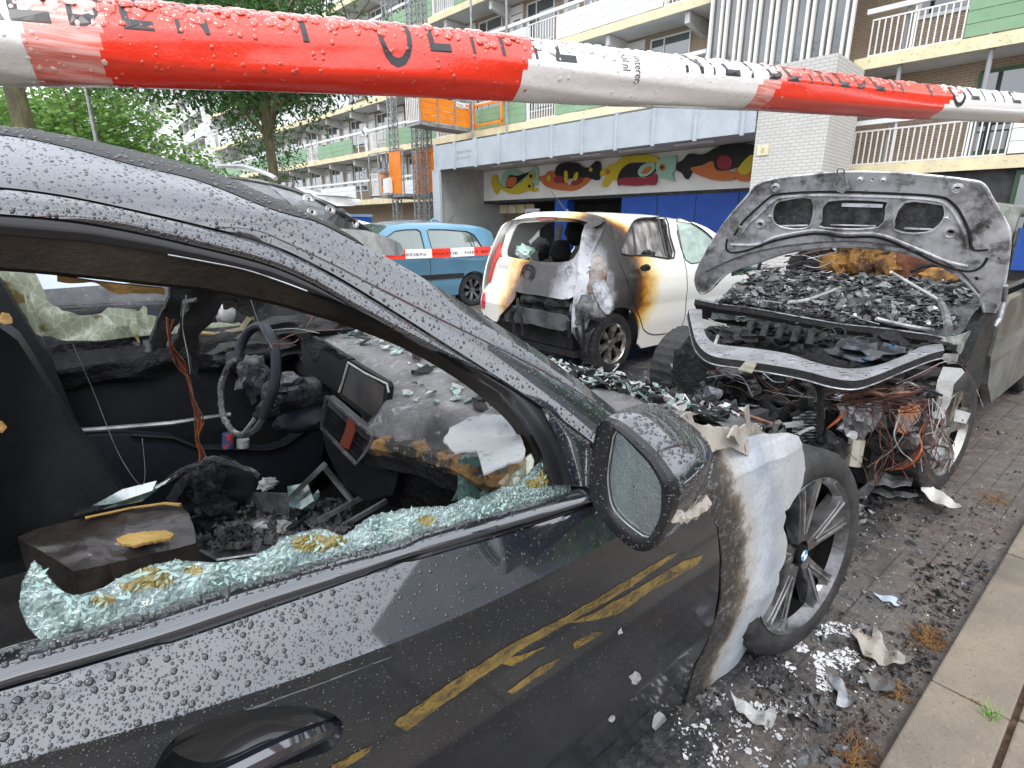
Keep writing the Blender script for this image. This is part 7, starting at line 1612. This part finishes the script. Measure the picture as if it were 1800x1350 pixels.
def branchy(mb, p, d, L, r, lev, tips):
    pts = [p]; q = p; dd = d.normalized(); n_ = 5
    for i in range(n_):
        dd = (dd+Vector((random.uniform(-.22, .22), random.uniform(-.22, .22), random.uniform(-.08, .14)))).normalized(); q = q+dd*L/n_; pts.append(q)
        if lev > 0 and i >= 1:
            for _ in range(2 if lev > 1 else 1):
                a = random.uniform(0, 2*PI); o = dd.orthogonal().normalized(); o = Matrix.Rotation(a, 3, dd) @ o
                branchy(mb, q, (dd*.5+o*.9+Vector((0, 0, .12))), L*random.uniform(.4, .65), r*.45*(1-i/n_*.4), lev-1, tips)
        if lev <= 1: tips.append(q)
    mb.tube(pts, [lerp(r, r*.3, i/n_) for i in range(n_+1)], 7 if r > .08 else 5)
def tree(name, label, x, y, trunk_h, r, H, spread, mat, nleaf, ls, lw, group=None, seed=0, clump=.55, lean=0, droop=0, cs_=(0, 0)):
    random.seed(seed); root = thing(name, label, 'tree', (x, y, 0), group); tb = MB(); tips = []
    base = Vector((x, y, 0)); top = base+Vector((lean*.3, lean*.2, trunk_h)); CS = Vector((cs_[0], cs_[1], 0))
    tb.tube([base-Vector((0, 0, .1)), base+Vector((0, 0, .4)), base.lerp(top, .5)+Vector((.06, -.05, 0)), top], [r*1.35, r, r*.9, r*.8], 12, jit=.05)
    n_ = 6
    for i in range(n_):
        a = 2*PI*i/n_+random.uniform(-.3, .3); branchy(tb, top+Vector((0, 0, random.uniform(-.5, .6))), Vector((math.cos(a)*spread, math.sin(a)*spread, random.uniform(.35, 1.1))), (H-trunk_h)*.55, r*.5, 2, tips)
    branchy(tb, top, Vector((0, 0, 1)), (H-trunk_h)*.8, r*.75, 2, tips)
    tb.build('trunk', mBark, root)
    lb = MB(); vs = []; fs = []
    cl = [t_+CS+Vector((random.gauss(0, .25), random.gauss(0, .25), random.gauss(0, .2)))*clump for t_ in tips]
    per = max(1, nleaf//max(1, len(cl)))
    for c_ in cl:
        cs = random.uniform(.3, 1)*clump
        for _ in range(per):
            p = c_+Vector((random.gauss(0, cs), random.gauss(0, cs), random.gauss(0, cs*.7)-droop*random.random()))
            a = random.uniform(0, 2*PI); e = random.uniform(-.9, .4)-droop*.5; d = Vector((math.cos(a)*math.cos(e), math.sin(a)*math.cos(e), math.sin(e)))*ls*random.uniform(.6, 1.3)
            w_ = d.cross(Vector((random.uniform(-1, 1), random.uniform(-1, 1), 1))); w_ = w_.normalized()*lw*random.uniform(.7, 1.2)
            o = len(vs); vs += [p, p+d*.45+w_, p+d, p+d*.5-w_]; fs.append((o, o+1, o+2, o+3))
    lb.add(vs, fs); lb.build('crown', mat, root, smooth=False); return root
def gp(u, v, dist):          # point at horizontal distance along a pixel ray
    d = ray(u, v); t = dist/math.hypot(d.x, d.y); return CAM+d*t
# big ash tree in front of the facade
p = gp(472, 250, 17.5); tree('ash_tree', 'dark leafy ash tree whose trunk stands before the left balconies', p.x, p.y, 4.0, .15, 10.2, .85, mLeafD, 36000, .20, .036, seed=5, clump=.48, droop=.5, cs_=(-1.2, 1.0))
# low bough masses of that tree and the neighbour at far left
p = gp(32, 200, 12.5); tree('street_tree', 'lichen covered trunk with high crown at the left edge', p.x, p.y, 4.2, .16, 9.5, 1.1, mLeafM, 9000, .14, .04, seed=8, clump=.5)
for k_, (u, dist, H, th, mt, lb_) in enumerate(((105, 27, 7.6, 1.6, mLeafL, 'broad bright green tree right of the lichen covered trunk'), (70, 34, 8.0, 1.8, mLeafM, 'darker green tree behind the lamp post'), (165, 42, 7.0, 1.5, mLeafL, 'bright green tree beside the striped far block'), (-40, 40, 9, 2, mLeafL, 'pale green tree at the far left edge'), (375, 46, 6.0, 1.5, mLeafM, 'small green tree at the foot of the far block'))):
    p = gp(u, 300, dist); tree('leafy_tree', lb_, p.x, p.y, th, .14, H, .85, mt, 15000 if k_ < 3 else 6000, .22, .09, group='leafy trees behind the car park', seed=20+k_, clump=.75)
# street lamp
p = gp(168, 240, 20); lp = thing('street_lamp', 'thin pale grey lamp post in front of the trees at left', 'street lamp', (p.x, p.y, 0))
mPole = M('galvanised_pole', (.42, .43, .42), .5, .4, col2=(.3, .31, .3), scale=6)
q = MB(); q.tube([(p.x, p.y, -.1), (p.x, p.y, 1.2), (p.x, p.y, 3.6), (p.x, p.y, 8)], [.09, .085, .055, .04], 10); q.build('pole', mPole, lp)
q = MB(); q.tube([(p.x, p.y, 2.35), (p.x, p.y, 2.45)], .1, 10); q.build('collar', mPole, lp); q = MB(); q.tube([(p.x, p.y, 7.95), (p.x+.3, p.y+.3, 8.1), (p.x+.8, p.y+.7, 8.1)], [.04, .05, .09], 8); q.build('lamp_head', mPole, lp)
# ---- rack-and-pinion goods lifts on lattice masts ----
mGalv = M('galvanised_steel', (.36, .37, .37), .5, .4, col2=(.24, .25, .25), scale=5); mOr = M('orange_panel', (.80, .24, .015), .45, col2=(.70, .19, .015), scale=2)
mRW = mWhite
def lattice(root, x, y, z0, z1, w_=.32):
    q = MB(); 
    for dx in (-w_/2, w_/2):
        for dy in (-w_/2, w_/2): q.obox((x+dx, y+dy, z0), (x+dx, y+dy, z1), .045, .045)
    z = z0; k = 0
    while z < z1-.3:
        for a, b_ in (((-1, -1), (1, -1)), ((1, -1), (1, 1)), ((1, 1), (-1, 1)), ((-1, 1), (-1, -1))):
            q.obox((x+a[0]*w_/2, y+a[1]*w_/2, z), (x+b_[0]*w_/2, y+b_[1]*w_/2, z), .03, .03); q.obox((x+a[0]*w_/2, y+a[1]*w_/2, z), (x+b_[0]*w_/2, y+b_[1]*w_/2, z+.32), .022, .022)
        z += .32
    return q.build('lattice_mast', mGalv, root, smooth=False)
def barspanel(root, a, b_, z0, z1, n_, nm='barred_gate'):
    a = Vector(a); b_ = Vector(b_); q = MB()
    for i in range(n_+1): c_ = a.lerp(b_, i/n_); q.obox((c_.x, c_.y, z0), (c_.x, c_.y, z1), .045, .03)
    for z in (z0, z1): q.obox((a.x, a.y, z), (b_.x, b_.y, z), .05, .05)
    return q.build(nm, mRail, root, smooth=False)
L1 = site('goods_lift', 'orange goods lift cage hoisted high on a lattice mast in front of the balconies', 'goods lift', 'orange goods lifts', x=-2, y=22)
xa, xb, ya, yb, z0, z1 = -3.4, -.45, 21.75, 22.75, 5.92, 6.98
lattice(L1, -2.6, 23.2, 0, 14)
q = MB(); q.bx(xa, xb, ya, yb, z0-.16, z0-.02); q.build('lift_floor', mGalv, L1, smooth=False)
for k_ in range(3):
    q = MB()
    for j in range(4): q.bx(lerp(xa, xb, k_/3)+.03, lerp(xa, xb, (k_+1)/3)-.03, ya-.03, ya, z0+.02+j*.26, z0+.02+j*.26+.24)
    pp_ = q.build('orange_panel', mOr, L1, smooth=False)
q = MB()
for k_ in range(4): x = lerp(xa, xb, k_/3); q.bx(x-.03, x+.03, ya-.06, ya-.031, z0-.1, z1+.1)
q.bx(xa, xb, ya-.05, ya, z1+.04, z1+.10); q.build('frame', mGalv, L1, smooth=False)
barspanel(L1, (xa, ya+.05), (xa, yb), z0, z1, 7)
q = MB(); q.bx(-1.32, -.62, ya-.075, ya-.034, 6.74, 6.95); sg = q.build('sign_board', mWhite, L1, smooth=False)
vs_, fs_ = text_mesh('Boels', .19); q = MB(); q.add([(-1.28+p.x*.8, ya-.078, 6.78+p.y) for p in vs_], fs_); q.build('sign_lettering', mInk, sg, smooth=False)
q = MB(); q.bx(-.82, -.65, ya-.08, ya-.076, 6.79, 6.90); q.build('sign_mark', mOr, sg, smooth=False)
q = MB(); q.bx(-1.6, -1.3, yb-.1, yb, 6.9, 7.4); q.build('yellow_box', mYel, L1, smooth=False); lump(Vector((BO+Matrix.Rotation(BA, 3, 'Z') @ Vector((-2.0, 22.3, 7.25)))), .01, 'x', mWhite, L1).hide_render = False
bpy.data.objects.remove(bpy.data.objects['x'])
for j in range(2):
    q = MB(); q.bx(-.42, -.35, 19.6, 21.6, 5.95+j*.85, 6.05+j*.85); q.build('landing_rail', mOr, L1, smooth=False)
q = MB(); q.bx(-.42, -.35, 19.6, 19.7, 5.8, 6.95); q.bx(-.42, -.35, 21.5, 21.6, 5.8, 6.95); q.build('landing_gate', mOr, L1, smooth=False)
L2 = site('goods_lift', 'lower orange goods lift cage with control box and grey gate', 'goods lift', 'orange goods lifts', x=-2, y=25)
xa, xb, ya, yb, z0, z1 = -3.0, -.4, 23.8, 26.1, 2.98, 4.0
lattice(L2, -2.75, 24.9, 0, 14)
q = MB(); q.bx(xa, xb, ya, yb, z0-.16, z0-.02); q.build('lift_floor', mGalv, L2, smooth=False)
q = MB(); q.bx(xa+.9, xb, ya-.03, ya, z0, 4.95); q.build('orange_panel', mOr, L2, smooth=False); q = MB(); q.bx(xa-.02, xa+.02, 24.0, 25.0, z0, 4.95); q.build('orange_panel', mOr, L2, smooth=False)
for a_, b_ in ((22.45, 23.2), (23.24, 23.98)): q = MB(); q.bx(xa+.75, xa+.79, a_, b_, z0, 4.95); q.build('orange_panel', mOr, L2, smooth=False)
q = MB(); q.bx(xa+.8, xb, 22.4, 24.0, z0-.14, z0-.03); q.build('lift_floor', mGalv, L2, smooth=False)
for a_ in (21.75, 22.05): q = MB(); q.tube([(xa+.9, a_, 4.9), (xa+.92, a_+.03, 4.4), (xa+.9, a_, 3.9)], [.10, .12, .09], 8, jit=.2); q.build('red_curtain', M('red_curtain', (.35, .02, .04), .7), L2)
q = MB(); q.bx(xa-.04, xa, 25.35, 25.85, z0+.1, z1); oq = q.build('orange_panel', mOr, L2, smooth=False); q = MB(); q.bx(xa-.06, xa-.041, 25.5, 25.72, z0+.42, z0+.78); q.build('hatch', mDark, oq, smooth=False)
barspanel(L2, (xa-.02, 25.95), (xa-.02, 26.9), z0, z1, 6); 
q = MB()
for y in (ya, 25.2, 26.0, 26.9): q.bx(xa-.05, xa, y-.04, y+.04, z0-.1, 4.98)
q.bx(xa-.05, xa, ya, 26.9, 4.95, 5.0); q.bx(xa-.05, xb, 26.86, 26.94, z0-.1, z0); q.build('frame', mGalv, L2, smooth=False)
q = MB(); q.bevbox(xa-.3, xa-.06, 24.75, 25.25, z0+.02, z0+.72, .02); q.build('control_box', mWhite, L2, smooth=False)
q = MB(); q.bevbox(xa-.35, xa-.08, 25.0, 25.5, z0+.95, z0+1.15, .03); q.tube([(xa-.2, 25.2, z0+1.15), (xa-.2, 25.2, z0+1.5)], .11, 10); q.build('hoist_motor', mAlu, L2)
lattice(L2, -2.3, 22.75, 0, 14, .28)
for (y, xx) in ((26.2, -.5), (19.2, -.5), (21.4, -.6)):
    q = MB(); q.tube([(xx, y, 4.9 if y < 22 else 0), (xx, y, 14)], .05, 8); q.build('stay_pole', mGalv, L2)
# ---- fence at the foot of the building, blue container, drum ----
def hloc(x, y): r = Matrix.Rotation(BA, 3, 'Z') @ Vector((x, y, 0)); return BO+r
fe = site('metal_railing', 'low grey metal railing in front of the ground floor left of the garage', 'railing', x=-3, y=26)
q = MB()
for i in range(9): q.bx(-3.02, -2.98, 22.3+i*1.5-.02, 22.3+i*1.5+.02, 0, 1.55)
for z in (.95, 1.5): q.bx(-3.03, -2.97, 22.2, 34.4, z, z+.05)
q.build('rail_frame', mGalv, fe, smooth=False)
q = MB()
for i in range(60): q.bx(-3.01, -2.99, 22.3+i*.2, 22.32+i*.2, .2, .95)
q.build('rail_bars', mGalv, fe, smooth=False)
p = gp(623, 375, 24); bxo = thing('blue_container', 'blue plastic container by the railing at left', 'container', (p.x, p.y, 0))
q = MB(); q.bevbox(p.x-.5, p.x+.5, p.y-.5, p.y+.5, 0, 1.75, .05); q.build('body', mBlue, bxo, smooth=False); q = MB(); q.bevbox(p.x-.54, p.x+.54, p.y-.54, p.y+.54, 1.752, 1.86, .02); q.build('lid', carpaint('pale_blue_lid', (.25, .40, .6)), bxo, smooth=False)
p = gp(728, 383, 22); dr_ = MB(); dr_.lathe([(0, 0), (.55, 0), (.58, .5), (.6, 1.5), (.56, 1.62), (0, 1.62)], (p.x, p.y, 0), (0, 0, 1), 24)
o = dr_.build('grey_drum', mGalv, None, base=(p.x, p.y, 0)); tag(o, 'round pale grey drum behind the light blue hatchback', 'drum')
# ---- person in white overalls on the balcony ----
def person(loc, ry=0):
    root = thing('person', 'person in white hooded overalls standing at the green boarded balcony', 'person', loc)
    L = Vector(loc); J = [(0, 0, .92), (0, 0, 1.12), (0, 0, 1.34), (0, 0, 1.47), (0, -.01, 1.56), (0, -.02, 1.66), (0, 0, 1.72),
         (0, .17, 1.38), (-.03, .24, 1.12), (-.16, .20, .98), (-.22, .18, .97), (0, -.17, 1.38), (-.02, -.23, 1.12), (-.14, -.20, .96), (-.20, -.18, .95),
         (0, .10, .88), (.0, .11, .48), (.02, .11, .07), (-.12, .12, .04), (0, -.10, .88), (-.02, -.11, .48), (.0, -.11, .07), (-.13, -.12, .04)]
    R_ = [.14, .13, .15, .06, .09, .10, .07, .075, .06, .04, .03, .075, .06, .04, .03, .10, .075, .055, .04, .10, .075, .055, .04]
    Ed = [(0, 1), (1, 2), (2, 3), (3, 4), (4, 5), (5, 6), (2, 7), (7, 8), (8, 9), (9, 10), (2, 11), (11, 12), (12, 13), (13, 14), (0, 15), (15, 16), (16, 17), (17, 18), (0, 19), (19, 20), (20, 21), (21, 22)]
    me = bpy.data.meshes.new('body'); me.from_pydata(J, Ed, []); o = bpy.data.objects.new('body', me); scene.collection.objects.link(o)
    sm_ = o.modifiers.new('s', 'SKIN'); 
    for i, vv_ in enumerate(me.skin_vertices[0].data if me.skin_vertices else []): vv_.radius = (R_[i], R_[i])
    if not me.skin_vertices:
        bm = bmesh.new(); bm.from_mesh(me); lay = bm.verts.layers.skin.verify(); bm.verts.ensure_lookup_table()
        for i, q_ in enumerate(bm.verts): q_[lay].radius = (R_[i], R_[i]); q_[lay].use_root = (i == 0)
        bm.to_mesh(me); bm.free()
    o.modifiers.new('b', 'SUBSURF').levels = 2; o.modifiers['b'].render_levels = 2
    me.materials.append(M('white_overall', (.78, .78, .77), .7)); o.parent = root
    f_ = MB(); c_ = L+Vector((-.085, -.02, 1.645)); f_.lathe([(0, .03), (.04, .022), (.062, 0), (.06, -.03)], c_, (-1, 0, 0), 14); fo_ = f_.build('face', M('skin', (.45, .28, .20), .6), root)
    for dy in (-.022, .022): q = MB(); q.lathe([(0, .004), (.009, 0)], c_+Vector((-.028, dy, .012)), (-1, 0, 0), 8); q.build('eye', mInk, fo_)
    q = MB(); q.tube([c_+Vector((-.03, 0, .01)), c_+Vector((-.045, 0, -.012))], [.005, .009], 6); q.build('nose', fo_.data.materials[0], fo_)
    q = MB(); q.tube([c_+Vector((-.03, -.016, -.032)), c_+Vector((-.033, .016, -.032))], .003, 5); q.build('mouth', M('lips', (.3, .1, .09), .5), fo_)
    for s_ in (-1, 1):
        h = L+Vector((-.235, .18*s_, .96)); q = MB(); q.tube([L+Vector((-.20, .185*s_, .965)), h, h+Vector((-.03, 0, 0))], [.028, .036, .03], 8)
        for k in range(4): q.tube([h+Vector((-.03, .027-.018*k, 0)), h+Vector((-.065+.004*abs(k-1.5), .027-.018*k, -.008)), h+Vector((-.08+.004*abs(k-1.5), .027-.018*k, -.03))], [.009, .008, .006], 5)
        q.tube([h+Vector((-.0, -.03*s_, 0)), h+Vector((-.03, -.052*s_, -.008)), h+Vector((-.05, -.05*s_, -.02))], [.01, .009, .007], 5); q.build('hand', fo_.data.materials[0], root)
    return root
pl_ = hloc(.42, 32.9); pr = person((pl_.x, pl_.y, 5.86))
# =============== loose debris on the ground ===============
random.seed(77)
def gz(x, y): return noise.noise(Vector((x*2, y*2, 3)))*.012
def ground_stuff(name, label, cat, mat, n_, region, smin, smax, fl, cr_, zoff=.002, pw=2):
    q = MB(); L_ = []
    while len(L_) < n_:
        u = random.uniform(region[0], region[1]); v = random.uniform(region[2], region[3]); p = hz(u, v, 0)
        if p.y < KN+.02 or not region[4](p.x, p.y, u, v): continue
        L_.append((Vector((p.x, p.y, gz(p.x, p.y)+zoff)), smin+(smax-smin)*random.random()**pw, (0, 0, 1), fl))
    flakes(q, L_, 0, cr_); o = q.build(name, mat, None, base=(2, 1, 0), smooth=False, kind='stuff'); tag(o, label, cat); return o
anyw = lambda x, y, u, v: True
near_ = lambda x, y, u, v: noise.noise(Vector((x*2.6, y*2.6, 0))) > .08
mGrit = M('black_grit', (.014, .014, .015), .5, col2=(.05, .05, .05), scale=30, coat=.2); mGritP = M('pale_grit', (.55, .55, .54), .7, col2=(.2, .2, .2), scale=30)
ground_stuff('charred_grit', 'black charred crumbs strewn over the paving around the wrecks', 'grit', mGrit, 2600, (1180, 1800, 740, 1350, near_), .0015, .020, 1, .8, .002, 3.2)
ground_stuff('ash_grit', 'white ash specks strewn over the paving around the wrecks', 'ash', mGritP, 1900, (1180, 1790, 740, 1350, anyw), .0012, .006, 1, .8)
ground_stuff('ash_patch', 'dense patch of white flaky ash beside the front wheel', 'ash', M('white_flaky_ash', (.60, .60, .62), .8), 900, (1370, 1560, 1080, 1230, lambda x, y, u, v: noise.noise(Vector((u*.03, v*.035, 5))) > .02 and ((u-1460)/80)**2+((v-1155)/62)**2 < 1), .002, .009, .3, .2, .003)
ground_stuff('ash_patch', 'grey and white ash flakes below the front door edge', 'ash', M('grey_flaky_ash', (.30, .30, .32), .7, col2=(.6, .6, .6), scale=30), 420, (1190, 1420, 1200, 1350, lambda x, y, u, v: noise.noise(Vector((u*.025, v*.03, 9))) > .05), .0015, .011, .5, .25, .003, 3)
ground_stuff('ash_clumps', 'dark grey crusted clumps in front of the near car and round its front wheel', 'ash', mAshP, 420, (1180, 1640, 900, 1350, lambda x, y, u, v: noise.noise(Vector((x*4, y*4, 11))) > .05), .006, .034, .6, .6, .004, 3)
ground_stuff('glass_crumbs', 'small glass crumbs and ash on the paving behind the white hatchback', 'glass', mChip, 900, (1000, 1200, 600, 760, anyw), .004, .02, .6, .3)
ground_stuff('charred_grit', 'black clumps along the kerb gutter', 'grit', M('wet_black_mulch', (.018, .015, .013), .6, col2=(.06, .035, .02), scale=20), 650, (1450, 1800, 900, 1350, lambda x, y, u, v: y < KN+.22 and noise.noise(Vector((x*5, y*5, 2))) > -.15), .003, .014, 1, .9)
def scrap(name, label, poly, z, mat, curl, seed):
    random.seed(seed); P_ = [(p.x+random.uniform(-1.5, 1.5), p.y+random.uniform(-1.5, 1.5)) for p in dens([(a, b_, 0) for a, b_ in poly], 7, True)]
    cu = sum(p[0] for p in poly)/len(poly); cv = sum(p[1] for p in poly)/len(poly); q = MB()
    def fm(u, v):
        p = hz(u, v, z); return p+Vector((0, 0, curl*(((u-cu)/60)**2*.03+.006*math.sin(u*.16+v*.05)+.006*noise.noise(Vector((u*.05, v*.05, seed))))))
    panel(q, P_, [], fm, 7, .003, tdir=(0, 0, -1)); o = q.build(name, mat, None, base=hz(cu, cv, 0)); tag(o, label, 'scrap'); return o
scrap('burnt_scrap', 'pale curled plastic scrap with pointed ends near the kerb', [(1495,1118),(1510,1112),(1532,1118),(1536,1095),(1545,1112),(1560,1140),(1590,1160),(1603,1172),(1570,1172),(1545,1165),(1520,1150),(1505,1132)], .02, mBeige, 1.2, 1)
scrap('burnt_scrap', 'grey tongue shaped scrap below the patch of white ash', [(1450,1180),(1475,1190),(1490,1215),(1508,1232),(1490,1240),(1470,1242),(1472,1220)], .015, mAlu, 1, 2)
scrap('burnt_scrap', 'dull grey crumpled scrap right of the white ash', [(1515,1185),(1545,1190),(1575,1205),(1560,1218),(1530,1210)], .012, M('dull_grey_scrap', (.13, .13, .12), .5, col2=(.05, .05, .05), scale=12), 1, 3)
scrap('burnt_scrap', 'bluish curved sliver on the sooty paving', [(1535,1047),(1555,1046),(1575,1052),(1587,1062),(1570,1062),(1550,1055)], .012, M('bluish_plastic', (.35, .42, .50), .4), 1, 4)
scrap('wing_scrap', 'torn pale metal strip hanging off the bottom of the front wing', [(1282,1222),(1296,1228),(1315,1240),(1345,1252),(1362,1248),(1366,1262),(1355,1280),(1330,1272),(1300,1255)], .03, mAshL, 1, 5)
scrap('headlamp_cover', 'white broken headlamp shell lying in front of the wheel', [(1612,845),(1640,852),(1660,868),(1690,896),(1665,893),(1640,880),(1620,868)], .05, M('white_lamp_shell', (.62, .60, .57), .5, col2=(.4, .38, .36), scale=10), 1.2, 6)
scrap('bumper_beam', 'long sooty bumper beam lying under the nose of the open bonnet car', [(1478,822),(1500,822),(1560,832),(1605,842),(1600,862),(1560,855),(1500,845),(1480,840)], .09, mAlu, .8, 7)
scrap('bumper_beam', 'thin black strip lying in front of the sooty bumper beam', [(1500,852),(1560,862),(1610,870),(1612,878),(1560,872),(1500,860)], .03, mAshP, .8, 8)
scrap('burnt_scrap', 'long pale strip lying behind the burnt white hatchback', [(1020,675),(1050,674),(1100,678),(1102,683),(1050,681),(1022,680)], .06, mAshL, .8, 9)
scrap('burnt_scrap', 'crumpled white scraps on the ground by the white hatchback', [(970,632),(1000,640),(1030,650),(1055,645),(1062,665),(1040,668),(1000,655),(975,645)], .05, mAshL, 2, 10)
p = hz(1105, 628, 0)
scrap('paper_tag', 'small white evidence marker beside the white hatchback', [(1155,622),(1163,607),(1170,622)], .05, mWhite, 0, 11)
# dead grass tufts in the gutter, green tuft in the joint
def tuft(label, u, v, n_, h, spread, mat, nm='dry_weeds', z=.0, up=.6):
    p = hz(u, v, z); q = MB()
    for _ in range(n_):
        a = random.uniform(0, 2*PI); b0 = p+Vector((random.gauss(0, spread), random.gauss(0, spread*.6), 0)); l = h*random.uniform(.5, 1.2); d = Vector((math.cos(a), math.sin(a), random.uniform(up*.2, up*1.6))).normalized()*l; w_ = Vector((-math.sin(a), math.cos(a), 0))*.0016
        m_ = b0+d*.55+Vector((0, 0, l*.1)); q.add([b0-w_, b0+w_, m_+w_*.8, m_-w_*.8, b0+d], [(0, 1, 2, 3), (3, 2, 4)])
    o = q.build(nm, mat, None, base=p, smooth=False, kind='stuff'); tag(o, label, 'weeds'); return o
mDry = M('dead_grass', (.22, .11, .03), .8, col2=(.08, .04, .02), scale=30); mGr = M('fresh_grass', (.14, .25, .05), .6)
tuft('scorched orange brown weeds against the kerb', 1630, 1125, 260, .045, .035, mDry, up=.4); tuft('dead brown weeds near the lower end of the gutter', 1505, 1335, 220, .04, .035, mDry, up=.4); tuft('dry stalks by the first kerb joint', 1580, 1215, 90, .03, .03, mDry, up=.3); tuft('small withered tuft further along the kerb', 1745, 880, 160, .05, .06, mDry, up=.4)
tuft('green grass tuft growing in the paving joint', 1740, 1262, 34, .045, .010, mGr, 'grass_tuft', .035, 1.4); tuft('brown moss and soil in the paving joint', 1700, 1240, 120, .012, .03, mDry, 'joint_moss', .035, .3)
# labels of things built in many steps
for o in scene.objects:
    if o.name.startswith('burnt_estate_car'): o['label'] = 'near dark grey car with smashed side window and burnt front wing, beaded with rain'
    if o.name.startswith('apartment_building'): o['label'] = 'long white apartment block with cream balcony edges and a mural over its garage'
# unseen block and trees added behind the viewpoint to shape the near car's reflections
LT = ['near', 'middle', 'far']
bh = thing('mirrored_block', 'grey apartment block added unseen behind the viewpoint for its reflection in the wet near car door', 'apartment block', (22, -24, 0))
q = MB(); q.bx(19.0, 25, -34, -24, 0, 17); q.build('wall', M('grey_render', (.16, .17, .18), .8, col2=(.24, .24, .24), scale=.5), bh, smooth=False)
for k_ in range(6): q = MB(); q.bx(18.9, 25.1, -24.0, -23.2, .8+k_*2.8, 1.9+k_*2.8); q.build('balcony_band', mGreyW, bh, smooth=False)
for x_, y_, s_ in ((17.5, -12.5, 91), (24, -15, 92), (33, -17, 93)): tree('reflection_tree', LT[s_-91]+' tree of three added unseen behind the viewpoint to darken reflections', x_, y_, 3, .2, 12, .9, mLeafM, 8000, .4, .16, group='unseen trees added for reflections', seed=s_, clump=.9)
